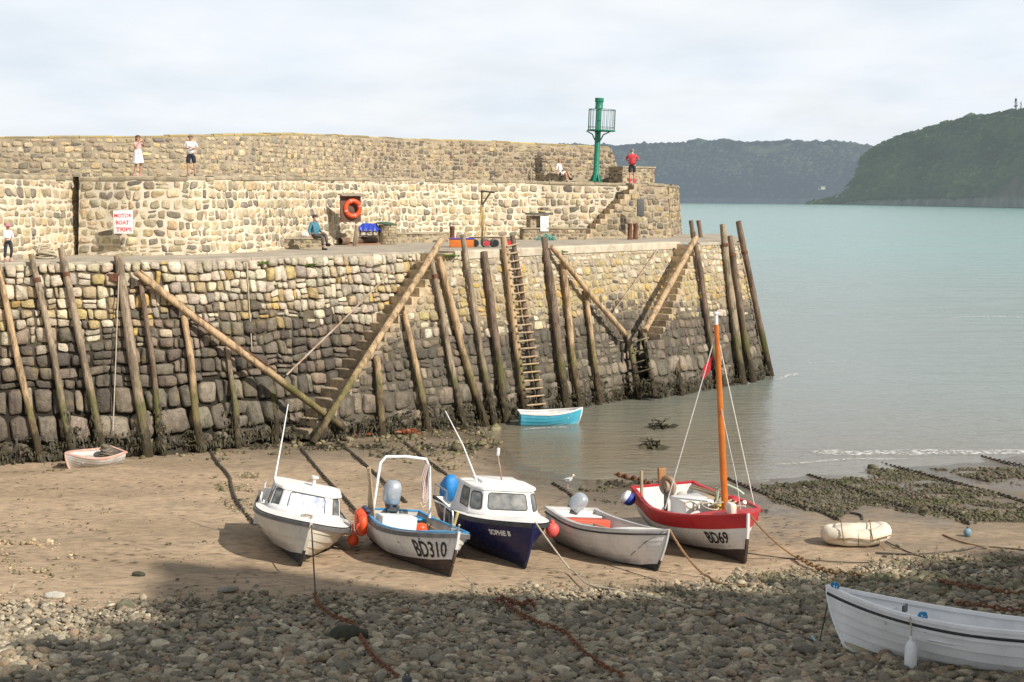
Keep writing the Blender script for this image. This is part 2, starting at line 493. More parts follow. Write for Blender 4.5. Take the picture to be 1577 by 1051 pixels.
def pick(g, N, pal, w):
    pal = np.array(pal); w = np.array(w, float); w /= w.sum()
    c = pal[g.choice(len(pal), N, p=w)]
    return c * g.uniform(.82, 1.16, (N, 1)) * g.uniform(.96, 1.04, (N, 3))
CREAM = [(.61, .535, .42), (.51, .45, .35), (.42, .37, .29), (.57, .49, .345), (.35, .315, .26)]
OCHRE = [(.50, .35, .13), (.46, .36, .18), (.42, .34, .21), (.40, .32, .21)]
DARK = [(.19, .16, .127), (.145, .125, .10), (.22, .184, .142), (.115, .10, .083), (.25, .203, .15)]
LOWS = [(.29, .245, .19), (.21, .178, .14), (.34, .285, .22), (.155, .133, .107)]
def quay_col(ochre=.2, zhi=4.1, zspread=.35):
    def fn(s, z, g):
        N = len(s)
        up = pick(g, N, CREAM, (4, 4, 3, 2, 1)); oc = pick(g, N, OCHRE, (1, 2, 3, 2)); dk = pick(g, N, DARK, (4, 4, 3, 2, 1)); lo = pick(g, N, LOWS, (3, 3, 2, 2))
        zz = z + g.normal(0, zspread, N) + .35 * np.sin(s * .35 + 1)
        isup = zz > zhi
        band = np.exp(-((z - zhi - .75) / .75) ** 2) * ochre * 2.6 + ochre * .25
        c = np.where((isup & (g.random(N) < band))[:, None], oc, np.where(isup[:, None], up, dk))
        c = np.where((zz < 1.9)[:, None], lo, c)
        return c
    return fn
def upper_col(pal, w):
    return lambda s, z, g: pick(g, len(s), pal, w)
TERR = [(.54, .45, .31), (.46, .38, .26), (.37, .31, .22), (.58, .45, .27), (.29, .255, .20), (.22, .195, .16)]
PARA = [(.34, .27, .18), (.25, .205, .15), (.42, .34, .23), (.17, .145, .115), (.43, .34, .19), (.24, .165, .13)]

# ================================================================== plan of the harbour
def pd(x, d): return ((x - CX) / FPX * d, d)
DECK = 6.4; BAT = .20
L_PL = [pd(-140, 49.6), pd(-80, 49.9), pd(0, 50.6), pd(100, 51.4), pd(250, 52.6), pd(400, 55.3), pd(500, 57.6), pd(580, 59.4), (-3.35, 61.4)]
F0 = V((-7.66, 54.92)); F1 = V((-2.2, 60.55))
M_PL = [tuple(F1), pd(770, 62.6), pd(850, 66.0), pd(950, 69.6), (7.55, 73.6)]
EN = V((.8, -.6)); G1 = V((8.35, 73.0)); G0 = V((5.75, 69.55)); GL = V((5.02, 68.58))
E_PL = [tuple(G1), (10.45, 75.85)]
C_PL = [(10.45, 75.85), (11.3, 79.0), (12.2, 92.0)]
EC_PL = [E_PL[0], E_PL[1]] + C_PL[1:]

# all seaward faces, for leaning timbers on them
FACES = [('L', L_PL), ('A', [tuple(F0), tuple(F1)]), ('M', M_PL), ('B', [tuple(GL), tuple(G0), tuple(G1)]), ('E', E_PL)]
def face_hit(px, py, off=.15, only=None, ext=.6):
    r = ray(px, py); t = np.arange(40, 95, .02)
    X = r.x * t; Y = r.y * t; Z = EYE + r.z * t
    best = None
    for nm, pl in FACES:
        if only and nm not in only: continue
        for i in range(len(pl) - 1):
            a = np.array(pl[i]); b = np.array(pl[i + 1]); d = b - a; L = np.hypot(*d); d = d / L; n = np.array([d[1], -d[0]])
            al = (X - a[0]) * d[0] + (Y - a[1]) * d[1]
            sd = (X - a[0]) * n[0] + (Y - a[1]) * n[1] - BAT * (DECK - Z)
            e0 = ext if (i == 0 or only) else 0.02; e1 = ext if (i == len(pl) - 2 or only) else 0.02
            ok = (al > -e0) & (al < L + e1) & (sd < off)
            if not only and nm == 'A': ok &= Z < .4 + 6.0 * np.clip(al / L, 0, 1) + .1
            if not only and nm == 'B': ok &= Z < (2.5 if i == 0 else 2.4 + 4.0 * np.clip(al / L, 0, 1) + .1)
            k = np.argmax(ok)
            if ok[k] and (best is None or t[k] < best): best = t[k]
    if best is None: best = (-.25 - EYE) / r.z if r.z < -.05 else 75.0
    return V((r.x * best, r.y * best, EYE + r.z * best))

# ================================================================== the quay
quay = empty('harbour_quay', (0, 62, 0), 'long rough stone quay with lower deck and boat steps, timber posts leaning on its face', 'quay')
class Rooted:
    """children of a thing that is built in world coordinates"""
def under(o, root):
    o.parent = root; o.matrix_parent_inverse = Matrix.Translation(-V(root.location)); return o
def hr_q(z): return (.5, .95) if z < 1.7 else ((.30, .52) if z < 3.6 else (.26, .46))
def wr_q(z): return (.5, 1.2) if z < 1.7 else ((.24, .72) if z < 3.6 else (.18, .50))
def zb_of(pl):
    f, L = poly_surf(pl)
    def zb(s):
        x, y, nx, ny = f(s); return zg(x + nx * 1.2, y + ny * 1.2) - .25
    return zb
def const(z): return lambda s: z
under(stone_wall(L_PL, const(DECK - .02), zb_of(L_PL), BAT, DECK, hr_q, wr_q, .028, .115, quay_col(.13), None, M_STONE, M_MORT_DARK, seed=3, wob=.12, mortar_depth=-.03, squared=.40), quay)
def stepline(pl, za, zb_):
    f, L = poly_surf(pl); return lambda s: za + (zb_ - za) * min(1, max(0, s / L))
A_PL = [tuple(F0), tuple(F1), tuple(F1 + (F1 - F0).normalized() * .5)]; B_PL = [tuple(GL), tuple(G0), tuple(G1)]
def hr_m(z): return (.45, .75) if z < 1.4 else ((.26, .45) if z < 3.4 else (.18, .34))
def wr_m(z): return (.45, 1.0) if z < 1.4 else ((.25, .65) if z < 3.4 else (.18, .52))
zA = lambda s: .42 + 5.86 * min(1, s / (F1 - F0).length)
under(stone_wall(A_PL, zA, zb_of(A_PL), BAT, DECK, hr_m, wr_m, .045, .09, quay_col(.3, 3.9), None, M_STONE, M_MORT_MID, seed=4, wob=.08), quay)
under(stone_wall(M_PL, const(DECK - .26), zb_of(M_PL), BAT, DECK, hr_m, wr_m, .045, .06, quay_col(.42, 3.7), None, M_STONE, M_MORT_MID, seed=5, wob=.08), quay)
zB = lambda s: 2.42 + 3.86 * max(0, min(1, (s - (G0 - GL).length) / (G1 - G0).length))
under(stone_wall(B_PL, zB, zb_of(B_PL), BAT, DECK, hr_m, wr_m, .045, .06, quay_col(.42, 3.7), None, M_STONE, M_MORT_MID, seed=6, wob=.06), quay)
under(stone_wall(EC_PL, const(DECK - .05), zb_of(EC_PL), BAT, DECK, hr_m, wr_m, .045, .06, quay_col(.45, 3.6), None, M_STONE, M_MORT_MID, seed=7, wob=.06), quay)
# landing face at the foot of the far steps
jamb = [tuple(GL - EN * 1.6), tuple(GL)]
under(stone_wall(jamb, const(2.4), lambda s: -.5, .12, DECK, hr_m, wr_m, .045, .05, quay_col(.1, 3.6), None, M_STONE, M_MORT_MID, seed=9, wob=.04), quay)

# deck
def deck_mesh():
    pts = list(L_PL) + list(M_PL) + [(7.75, 73.85)] + list(E_PL) + list(C_PL[1:]) + [(-60, 92), (-60, 49.6)]
    bm = MB(); bm.add([(x, y, DECK) for x, y in pts], [tuple(range(len(pts)))])
    o = bm.build('deck', M_CONC, smooth_=False); under(o, quay)
    me = o.data
deck_mesh()
def strip(pl, w_in, w_out, z0, z1, mat, name, root, jit=.0, seglen=None, g=random):
    """edge slabs along a plan polyline, from w_out in front to w_in behind"""
    f, L = poly_surf(pl); b = MB()
    n = max(2, int(L / (seglen or 1.0))); us = [L * i / n for i in range(n + 1)]
    for i in range(n):
        a, c = us[i] + .006, us[i + 1] - .006
        jz = g.uniform(-jit, jit); jo = g.uniform(-jit, jit)
        ring = []
        for u in (a, (a + c) / 2, c):
            x, y, nx, ny = [float(q) for q in f(u)]
            o_, i_ = w_out + jo, -w_in
            ring.append([(x + nx * o_, y + ny * o_, z0), (x + nx * (o_ - .0), y + ny * (o_ - .0), z1 - .04 + jz), (x + nx * (o_ - .04), y + ny * (o_ - .04), z1 + jz), (x + nx * i_, y + ny * i_, z1 + jz), (x + nx * i_, y + ny * i_, z0)])
        cc = g.uniform(.85, 1.15); b.loft(ring, True, True, col=(cc, cc, cc))
    o = b.build(name, mat); return under(o, root)
strip(M_PL, .75, .10, DECK - .26, DECK + .05, M_KERB, 'kerb', quay, .004, 4.0)
strip(L_PL, .5, .03, DECK - .12, DECK + .012, M_CONC, 'kerb', quay, .01, 1.4)
strip(E_PL, .5, .08, DECK - .12, DECK + .012, M_CONC, 'kerb', quay, .008, 1.1)

# flights of steps
def flight(P0, P1, n_, z0, z1, width, N, root, seed, over=.05, colfn=None):
    g = random.Random(seed); d = (P1 - P0) / N; nrm = V((d.y, -d.x)).normalized()
    rise = (z1 - z0) / N
    for i in range(N):
        zt = z0 + rise * (i + 1)
        a = P0 + d * i - d * .12; c = P0 + d * (i + 1) + d * .25
        b = MB()
        hw = BAT * (DECK - zt)
        cuts = sorted([0, 1] + ([g.uniform(.3, .7)] if g.random() < .8 else []))
        for k in range(len(cuts) - 1):
            u0, u1 = cuts[k], cuts[k + 1]
            fr = hw + over + g.uniform(-.04, .03)
            def P(al, w): q = P0 + d * al + nrm * (fr - (fr + width) * w); return q
            al0 = i - .10 + g.uniform(-.08, .05); al1 = i + 1.3
            q = [P(al0, u0 + .003), P(al1, u0 + .003), P(al1, u1 - .003), P(al0, u1 - .003)]
            zz = [zt + g.uniform(-.025, .02) for _ in range(4)]
            bot = zt - rise * g.uniform(1.0, 1.12)
            e = .035
            ctr = sum(q, V((0, 0))) / 4
            rings = [[(p.x, p.y, bot) for p in q], [(p.x, p.y, zz[j] - e) for j, p in enumerate(q)], [(p.x + (ctr - p).x * .07, p.y + (ctr - p).y * .07, zz[j]) for j, p in enumerate(q)]]
            cc = (colfn(zt, g) if colfn else (1, 1, 1)); b.loft(rings, False, True, col=cc)
        o = b.build('step', M_STEP, sharp=30); under(o, root)
def step_col(z, g):
    k = g.uniform(.8, 1.2)
    if z > 4.3: return (3.0 * k, 2.7 * k, 2.15 * k)
    if z > 3.2: return (2.5 * k, 2.25 * k, 1.85 * k)
    return (1.9 * k, 1.75 * k, 1.5 * k)
flight(F0, F1, None, .35, 6.36, 2.6, 20, quay, 21, .06, step_col)
flight(G0, G1, None, 2.35, 6.36, 1.9, 15, quay, 22, .05, step_col)

# ================================================================== raised terrace above the lower quay
def dz(px, py, z=DECK): p = on_z(px, py, z); return (p.x, p.y)
TL_PL = [dz(-150, 406), dz(-80, 404.5), dz(30, 399.5), dz(118, 392.5), dz(150, 389.8)]
TR_PL = [dz(121, 393.1), dz(200, 393.6), dz(300, 393.0), dz(400, 387.5), dz(500, 378.5), dz(620, 371.5), dz(700, 369), dz(830, 366.9), dz(905, 366.75), dz(990, 366.1)]
TE_PL = [dz(976, 367.0), dz(1034, 366.0)]
TEND_PL = [dz(1034, 366.0), (9.9, 95.0)]
def tz_px(px): return float(np.interp(px, [-80, 300, 500, 620, 830, 1034], [9.2, 9.18, 9.32, 9.36, 9.3, 9.14]))
def tz(pl):
    f, L = poly_surf(pl)
    def fn(s):
        x, y, nx, ny = f(s); px = CX + FPX * x / y; return tz_px(px)
    return fn
terrace = empty('raised_terrace', (0, 80, DECK), 'cream mortared stone terrace wall rising behind the lower quay deck', 'wall')
hr_t = lambda z: (.20, .38); wr_t = lambda z: (.22, .62)
ctt = upper_col(TERR, (4, 4, 3, 2, 2, 1)); ctr_ = upper_col(PARA, (3, 3, 3, 2, 3, 1))
zt_less = lambda fn, d: (lambda s: fn(s) - d)
CO = .13
for pl, sd, cf, mo, g_ in ((TL_PL, 31, ctt, M_MORT, .06), (TR_PL, 32, ctt, M_MORT, .06), (TE_PL, 33, ctr_, M_MORT_BR, .05), (TEND_PL, 34, ctr_, M_MORT_BR, .05)):
    under(stone_wall(pl, zt_less(tz(pl), CO), const(DECK - .05), .07, DECK, hr_t, wr_t, g_ * .85, .045, cf, None, M_STONE_DRY, mo, seed=sd, wob=.06, mortar_depth=.002, dome=.95), terrace)
# end face where the proud length of wall begins
under(stone_wall([dz(119.5, 389.5), dz(121, 393.0)], const(9.05), const(DECK - .05), .07, DECK, hr_t, wr_t, .05, .03, ctt, None, M_STONE_DRY, M_MORT, seed=35), terrace)
def coping(pl, zf, root, name='coping', w=.55, over=.05, mat=None, h=CO, seed=1, zoff=0):
    g = random.Random(seed); f, L = poly_surf(pl); b = MB(); s = 0
    while s < L:
        e = min(L, s + g.uniform(.5, 1.3)); jo = g.uniform(-.02, .03); jz = g.uniform(-.03, .02)
        ring = []
        for u in (s + .01, (s + e) / 2, e - .01):
            x, y, nx, ny = [float(q) for q in f(u)]; z = zf(u) + jz + zoff
            bt = -.07 * (z - DECK)
            o_ = over + jo + bt
            ring.append([(x + nx * o_, y + ny * o_, z - h), (x + nx * (o_ + .01), y + ny * (o_ + .01), z - .04), (x + nx * (o_ - .05), y + ny * (o_ - .05), z), (x + nx * (o_ - w), y + ny * (o_ - w), z + .01), (x + nx * (o_ - w), y + ny * (o_ - w), z - h)])
        k = g.uniform(.75, 1.15); b.loft(ring, True, True, col=(k, k * .98, k * .95)); s = e
    o = b.build(name, mat or M_COPE); return under(o, root)
M_COPE = pm('coping_stone', (.47, .40, .28), (.28, .235, .165), 2.2, .9, .7, 14, attr=True)
M_COPE_L = pm('lichen_coping', (.50, .38, .13), (.33, .28, .19), 1.6, .9, .7, 14, attr=True)
for i, pl in enumerate((TL_PL, TR_PL, TE_PL, TEND_PL)): coping(pl, tz(pl), terrace, seed=40 + i)

# parapet behind
PAR = [(-150, 60.0, 209), (-80, 60.0, 209.5), (0, 60.2, 209.5), (200, 61.0, 208.5), (300, 61.8, 207), (400, 66, 206), (460, 70.5, 204.5), (500, 73.5, 206), (560, 78.5, 209), (620, 82.5, 212), (688, 85.5, 215.5), (694, 85.7, 213.5), (760, 87, 216.5), (850, 89, 221.5), (940, 91, 226)]
P_PL = [pd(a, b) for a, b, c in PAR]
_pz = [on_y(a, c, b).z for a, b, c in PAR]
fP, LP = poly_surf(P_PL)
_ps = np.concatenate([[0], np.cumsum(np.hypot(*np.diff(np.array(P_PL), axis=0).T))])
pz = lambda s: float(np.interp(s, _ps, _pz))
parapet = empty('parapet_wall', (0, 84, 9.2), 'weathered rubble parapet wall along the outer edge of the terrace, against the sky', 'wall')
def par_col(s, z, g):
    c1 = pick(g, len(s), TERR, (3, 4, 3, 2, 2, 1)); c2 = pick(g, len(s), PARA, (3, 4, 2, 3, 1, 1.4))
    w = np.clip((s - 24) / 8, 0, 1)[:, None]
    return np.where(g.random((len(s), 1)) < w, c2, c1)
under(stone_wall(P_PL, zt_less(pz, .10), const(8.9), .02, 9.2, lambda z: (.12, .25), lambda z: (.16, .5), .032, .04, par_col, None, M_STONE_DRY, M_MORT_BR, seed=51, wob=.05, mortar_depth=.0), parapet)
coping(P_PL, pz, parapet, w=.6, over=.14, mat=M_COPE_L, h=.10, seed=52)
# stepped buttress at the seaward end of the parapet
def buttress():
    a = V(P_PL[-1]); d = V((.62, .78)).normalized()
    prof = [(0, 0), (.55, -.9), (.85, -1.45), (1.15, -1.75)]
    pl = [tuple(a + d * s) for s, _ in prof]
    zt = _pz[-1]
    fn = lambda s: zt - .06 + float(np.interp(s, [q[0] for q in prof], [q[1] for q in prof]))
    under(stone_wall(pl, fn, const(8.95), 0, 9.2, lambda z: (.14, .28), lambda z: (.25, .6), .04, .03, upper_col(PARA, (3, 2, 4, 1, 3, 1)), None, M_STONE_DRY, M_MORT_BR, seed=53), parapet)
buttress()
# terrace paving
def terr_top():
    b = MB(); n = 60
    def front(px):
        pls = TL_PL if px < 120 else TR_PL
        xs = [CX + FPX * x / y for x, y in pls]
        return float(np.interp(px, xs, [y for x, y in pls]))
    vs = []; 
    pxs = [-140 + (1034 + 140) * i / n for i in range(n + 1)]
    for px in pxs:
        d0 = front(px) + .4; d1 = float(np.interp(px, [p[0] for p in PAR], [p[1] for p in PAR])) + .5
        d1 = max(d1, d0 + .5); z = tz_px(px) - .02
        if px > 900: d1 = max(d1, 96)
        vs += [(*pd(px, d0), z), (*pd(px, d1), z)]
    b.add(vs, [(2 * i, 2 * i + 2, 2 * i + 3, 2 * i + 1) for i in range(n)])
    under(b.build('paving', M_CONC, smooth_=False), terrace)
terr_top()
# terrace steps
T0 = V(dz(903, 367.6)); T1 = V(dz(984, 366.9))
tA = [tuple(T0), tuple(T1)]
LT = (T1 - T0).length
tzA = lambda s: DECK + .05 + 2.6 * min(1, s / LT)
under(stone_wall(tA, tzA, const(DECK - .05), .0, DECK, hr_t, wr_t, .05, .03, ctr_, None, M_STONE_DRY, M_MORT_BR, seed=36), terrace)
BAT_SAVE = BAT; BAT = 0.0
flight(T0, T1, None, DECK, 9.1, .8, 11, terrace, 23, .03, lambda z, g: (2.9, 2.6, 2.1))
BAT = BAT_SAVE

# ================================================================== ground
M_SAND = bpy.data.materials.new('beach_sand')
def sand_mat():
    t = NT(M_SAND); p = t.pos(); s = t.sep(p)
    big = t.maprange(t.noise(t.scale(p, (.5, 1, 1)), .35, 5, .6), .35, .65)
    c = t.mix(big, (.54, .395, .26), (.37, .268, .172))
    mud = t.math('ADD', t.maprange(t.math('ADD', s[1], t.math('MULTIPLY', s[0], .55)), 42, 49, 0, .75), t.maprange(t.noise(t.scale(p, (.35, .9, 1)), .8, 6, .65), .35, .7, -.35, .45))
    c = t.mix(mud, c, (.235, .185, .130))
    fine = t.maprange(t.noise(t.scale(p, (1, 2.2, 1)), 3.2, 6, .7), .42, .66, 0, .7)
    c = t.mix(fine, c, (.155, .115, .076))
    deb = t.maprange(t.noise(t.scale(p, (.7, 2.4, 1)), 2.2, 8, .72), .60, .67, 0, .7)
    c = t.mix(deb, c, (.06, .046, .033))
    zz = t.math('ADD', s[2], t.maprange(t.noise(p, .6, 4), .2, .8, -.08, .08, False))
    wet = t.maprange(zz, .10, .30, 1, 0)
    c = t.mix(wet, c, t.mix(1.0, c, (.58, .60, .62), 'MULTIPLY'))
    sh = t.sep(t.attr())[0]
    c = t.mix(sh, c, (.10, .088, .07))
    r = t.maprange(zz, .07, .24, .14, .8)
    h = t.math('ADD', t.noise(t.scale(p, (1, 3.5, 1)), 2.2, 5, .6), t.math('MULTIPLY', t.noise(p, 14, 4, .7), .35))
    vo = t.n('ShaderNodeTexVoronoi'); vo.inputs['Scale'].default_value = 2.6; t.l(p, vo.inputs['Vector'])
    h = t.math('ADD', h, t.math('MULTIPLY', t.maprange(vo.outputs['Distance'], .05, .22, -1, 0), t.maprange(t.noise(p, .5, 3), .48, .6, 0, .5)))
    nrm = t.bump(h, .55, .09)
    t.principled(c, r, 0, nrm, .4)
sand_mat()
PEB_EDGE = [(-400, 915), (0, 924), (76, 928), (145, 943), (179, 936), (304, 924), (380, 917), (483, 924), (600, 920), (771, 915), (962, 906), (1112, 900), (1161, 884), (1280, 880), (1370, 868), (1462, 861), (1577, 856), (2200, 850)]
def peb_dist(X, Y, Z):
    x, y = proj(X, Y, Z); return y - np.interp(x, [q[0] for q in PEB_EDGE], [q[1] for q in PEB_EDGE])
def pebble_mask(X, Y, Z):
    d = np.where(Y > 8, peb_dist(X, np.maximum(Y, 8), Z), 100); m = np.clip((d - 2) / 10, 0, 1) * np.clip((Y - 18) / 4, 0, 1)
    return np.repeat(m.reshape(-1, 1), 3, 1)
def build_ground():
    xs = np.concatenate([np.arange(-75, -24, 1.5), np.arange(-24, 30, .3), np.arange(30, 95, 1.5)])
    ys = np.concatenate([np.arange(-40, 20, 1.0), np.arange(20, 66, .3), np.arange(66, 110, 2)])
    X, Y = np.meshgrid(xs, ys); Z = zg_np(X, Y)
    Z = Z + .018 * np.sin(X * 2.1 + np.sin(Y * 1.7)) * np.cos(Y * 3.1 + X * .6)
    n, m = X.shape
    idx = np.arange(n * m).reshape(n, m)
    F = np.stack([idx[:-1, :-1], idx[:-1, 1:], idx[1:, 1:], idx[1:, :-1]], -1).reshape(-1, 4)
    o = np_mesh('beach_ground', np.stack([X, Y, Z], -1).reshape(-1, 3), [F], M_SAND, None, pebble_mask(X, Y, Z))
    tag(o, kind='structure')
build_ground()
def sea_mat():
    m = bpy.data.materials.new('sea_water'); t = NT(m); p = t.pos(); s = t.sep(p)
    near = t.mix(t.maprange(t.noise(t.scale(p, (.4, 1, 1)), .25, 3), .35, .65), (.205, .160, .105), (.165, .132, .09))
    mid = (.215, .232, .20); far = (.17, .325, .29)
    dd = t.math('ADD', s[1], t.math('MULTIPLY', s[0], .9))
    c = t.mix(t.maprange(dd, 58, 92, 0, 1), near, mid)
    c = t.mix(t.maprange(dd, 85, 330, 0, 1), c, far)
    c = t.mix(t.maprange(t.noise(t.scale(p, (.006, .02, 1)), 1.0, 4), .4, .65, 0, .35), c, (.22, .29, .27))
    w1 = t.noise(t.scale(p, (.55, 1.5, 1)), 1.25, 3, .55, .3)
    w2 = t.noise(t.scale(p, (.5, 1.0, 1)), 4.5, 3, .6)
    w3 = t.noise(t.scale(p, (.10, .30, 1)), .9, 4, .5)
    h = t.math('ADD', t.math('MULTIPLY', w1, .6), t.math('MULTIPLY', w2, .34))
    h = t.math('ADD', h, t.math('MULTIPLY', w3, t.maprange(s[1], 60, 130, .6, 7.0)))
    w4 = t.noise(t.scale(p, (.03, .09, 1)), 1.0, 5, .6)
    h = t.math('ADD', h, t.math('MULTIPLY', w4, t.maprange(s[1], 90, 400, 0, 16.0)))
    nrm = t.bump(h, .7, .14)
    t.principled(c, .18, 0, nrm, .5, IOR=1.33)
    return m
M_SEA = sea_mat()
b = MB(); b.add([(-3000, 38, 0), (9000, 38, 0), (9000, 9000, 0), (-3000, 9000, 0)], [(0, 1, 2, 3)])
tag(b.build('sea_water', M_SEA, smooth_=False), kind='structure')

# ================================================================== headlands
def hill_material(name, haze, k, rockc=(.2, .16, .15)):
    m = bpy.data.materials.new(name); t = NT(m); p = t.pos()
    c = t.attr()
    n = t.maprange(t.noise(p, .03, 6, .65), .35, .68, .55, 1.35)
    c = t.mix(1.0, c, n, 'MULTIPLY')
    c = t.mix(k * .35, c, haze)  # haze tint painted into the base colour
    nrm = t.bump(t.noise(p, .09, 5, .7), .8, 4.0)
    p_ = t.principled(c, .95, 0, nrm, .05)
    em = t.n('ShaderNodeEmission'); em.inputs[0].default_value = (*haze, 1); em.inputs[1].default_value = 1.0   # painted haze: the hillside surface itself glows in the haze colour
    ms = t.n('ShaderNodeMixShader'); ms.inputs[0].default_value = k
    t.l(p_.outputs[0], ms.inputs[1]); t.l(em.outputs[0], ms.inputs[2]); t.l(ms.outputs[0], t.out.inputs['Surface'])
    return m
M_HILL_FAR = hill_material('far_hillside_painted_haze', (.212, .256, .295), .83)
M_HILL_NEAR = hill_material('wooded_hillside_painted_haze', (.172, .215, .212), .64)
def headland(name, shore, ridge, depth, mat, rock, field, seed, blob_r, nblob, label):
    g = np.random.default_rng(seed)
    px0, px1 = ridge[0][0], ridge[-1][0]; nu, nv = 170, 28
    sx = [q[0] for q in shore]; sd = [q[1] for q in shore]; rx = [q[0] for q in ridge]; ry = [q[1] for q in ridge]
    Pn = np.zeros((nu, nv, 3)); Cn = np.zeros((nu, nv, 3))
    def surf(px, v):
        d0 = np.interp(px, sx, sd); zr = on_y(px, float(np.interp(px, rx, ry)), d0 + depth).z
        if v <= 1:
            d = d0 + depth * v; z = zr * (v ** .62) 
        else:
            d = d0 + depth * (1 + (v - 1) * 2); z = zr * (1 - (v - 1) * .5)
        nn = noise.noise(V((px * .02, v * 3.0, seed))) * .10 + noise.noise(V((px * .07, v * 8.0, seed + 3))) * .04
        z = z * (1 + nn * (1 - abs(v - 1)) * 1.0 * (0 if v > .93 else 1))
        return V((*pd(px, d), max(z, -1 if v == 0 else .5)))
    vs_ = np.concatenate([[0, .006, .012], np.linspace(.03, 1, 19), np.linspace(1.1, 2, 6)])
    for i in range(nu):
        px = px0 + (px1 - px0) * i / (nu - 1)
        for j, v in enumerate(vs_):
            Pn[i, j] = surf(px, v)
            green = np.array((.055, .085, .035)) * g.uniform(.75, 1.25) * (1 + .6 * noise.noise(V((px * .025, v * 4, seed + 11))))
            rk = rock(px, v)
            c = green * (1 - rk) + np.array((.26, .19, .165)) * rk * (g.uniform(.75, 1.2) * (1 + .5 * noise.noise(V((px * .09, v * 22, 7)))))
            if v < .02: c = np.array((.50, .47, .45)) * g.uniform(.8, 1.2)
            if field(px, v): c = np.array((.34, .44, .16))
            Cn[i, j] = c
    idx = np.arange(nu * nv).reshape(nu, nv)
    F = np.stack([idx[:-1, :-1], idx[1:, :-1], idx[1:, 1:], idx[:-1, 1:]], -1).reshape(-1, 4)
    o = np_mesh(name, Pn.reshape(-1, 3), [F], mat, None, Cn.reshape(-1, 3)); tag(o, kind='structure')
    # woodland: uneven canopy clumps
    ico_v, ico_f = ICO1
    VV = []; FF = []; CC = []; base = 0
    for k in range(nblob):
        px = g.uniform(px0 + 1, px1 - 1); v = max(.03, g.uniform(.03, 1.0) ** 1.25)
        rg = k % 14 == 0
        if rg: v = g.uniform(.985, 1.01)
        if g.random() < rock(px, v) * 1.25 or field(px, v): continue
        c = np.array(surf(px, min(v, 1.0)))
        r = blob_r * g.uniform(.45, 1.2) * (1.0 if g.random() < .93 else 1.5)
        if rg: r *= 1.0 + max(-.3, 1.2 * noise.noise(V((px * .05, 7, seed))))
        sc = np.array([r * g.uniform(.9, 1.7), r * g.uniform(.8, 1.3), r * g.uniform(.45, .85)])
        vv = ico_v * (1 + g.normal(0, .2, (len(ico_v), 1))) * sc + c + np.array([0, 0, r * -.05])
        VV.append(vv); FF.append(ico_f + base); base += len(vv)
        tone = np.array((.13, .175, .07)) * g.uniform(.55, 1.45) * (1 + 1.2 * noise.noise(V((px * .02, v * 3.5, seed + 11))))
        if g.random() < .12: tone = np.array((.20, .225, .08)) * g.uniform(.8, 1.2)
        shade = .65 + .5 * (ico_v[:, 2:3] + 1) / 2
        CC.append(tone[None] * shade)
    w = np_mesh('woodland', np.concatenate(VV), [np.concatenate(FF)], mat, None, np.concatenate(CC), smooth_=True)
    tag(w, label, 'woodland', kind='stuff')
def ico(sub):
    import bmesh
    bm = bmesh.new(); bmesh.ops.create_icosphere(bm, subdivisions=sub, radius=1)
    v = np.array([x.co[:] for x in bm.verts]); f = np.array([[q.index for q in x.verts] for x in bm.faces]); bm.free(); return v, f
ICO = ico(2); ICO1 = ico(1)
SHORE = [(840, 3400), (945, 3150), (1000, 3000), (1200, 2500), (1330, 2200), (1577, 1520), (1800, 1150)]
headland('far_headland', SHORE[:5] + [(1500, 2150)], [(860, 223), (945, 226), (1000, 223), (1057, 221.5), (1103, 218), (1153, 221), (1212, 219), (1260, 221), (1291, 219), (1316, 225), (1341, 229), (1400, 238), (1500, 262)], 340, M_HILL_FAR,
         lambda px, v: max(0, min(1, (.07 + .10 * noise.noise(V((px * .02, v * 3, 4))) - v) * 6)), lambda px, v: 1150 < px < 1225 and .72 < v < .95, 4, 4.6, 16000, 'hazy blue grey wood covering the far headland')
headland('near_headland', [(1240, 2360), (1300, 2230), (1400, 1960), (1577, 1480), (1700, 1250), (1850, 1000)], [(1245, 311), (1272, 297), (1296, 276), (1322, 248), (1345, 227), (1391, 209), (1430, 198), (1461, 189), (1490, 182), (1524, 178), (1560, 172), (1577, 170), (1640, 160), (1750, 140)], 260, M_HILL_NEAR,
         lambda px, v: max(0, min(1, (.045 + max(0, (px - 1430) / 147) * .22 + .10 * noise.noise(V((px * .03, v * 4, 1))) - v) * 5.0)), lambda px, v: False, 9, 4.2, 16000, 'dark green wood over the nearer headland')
# the two tall trees on the skyline
def conifer(px, py, h, label):
    d = float(np.interp(px, [1400, 1577, 1700], [1960, 1480, 1250])) + 255
    base = on_y(px, py, d); r = empty('pine_tree', base, label, 'tree')
    g = random.Random(px); tb = MB(); tb.tube([(0, 0, -2), (0, 0, h * .5), (.2, 0, h)], [h * .03, h * .02, .05], 6)
    tb.build('trunk', pm('distant_bark', (.07, .06, .055)), r)
    c = MB()
    for k in range(90):
        z = h * g.uniform(.22, 1.0); rr = (1 - z / h) * h * .26 + .3; a = g.uniform(0, 6.28); q = g.uniform(.2, 1) * rr
        p = V((q * cos(a), q * sin(a), z)); e = V((g.uniform(-1, 1), g.uniform(-1, 1), g.uniform(-.5, .3))) * h * .07; f_ = V((-e.y, e.x, g.uniform(-.4, .4) * h * .05))
        c.add([p - e, p + f_, p + e, p - f_ * .6], [(0, 1, 2, 3)])
    c.build('crown', pm('distant_needles', (.07, .095, .07), (.05, .07, .055), .2), r, smooth_=False)
conifer(1564, 174, 16, 'tall pine standing highest on the ridge line of the right hill')
conifer(1572, 172, 10, 'shorter pine just right of the tall one on the ridge')
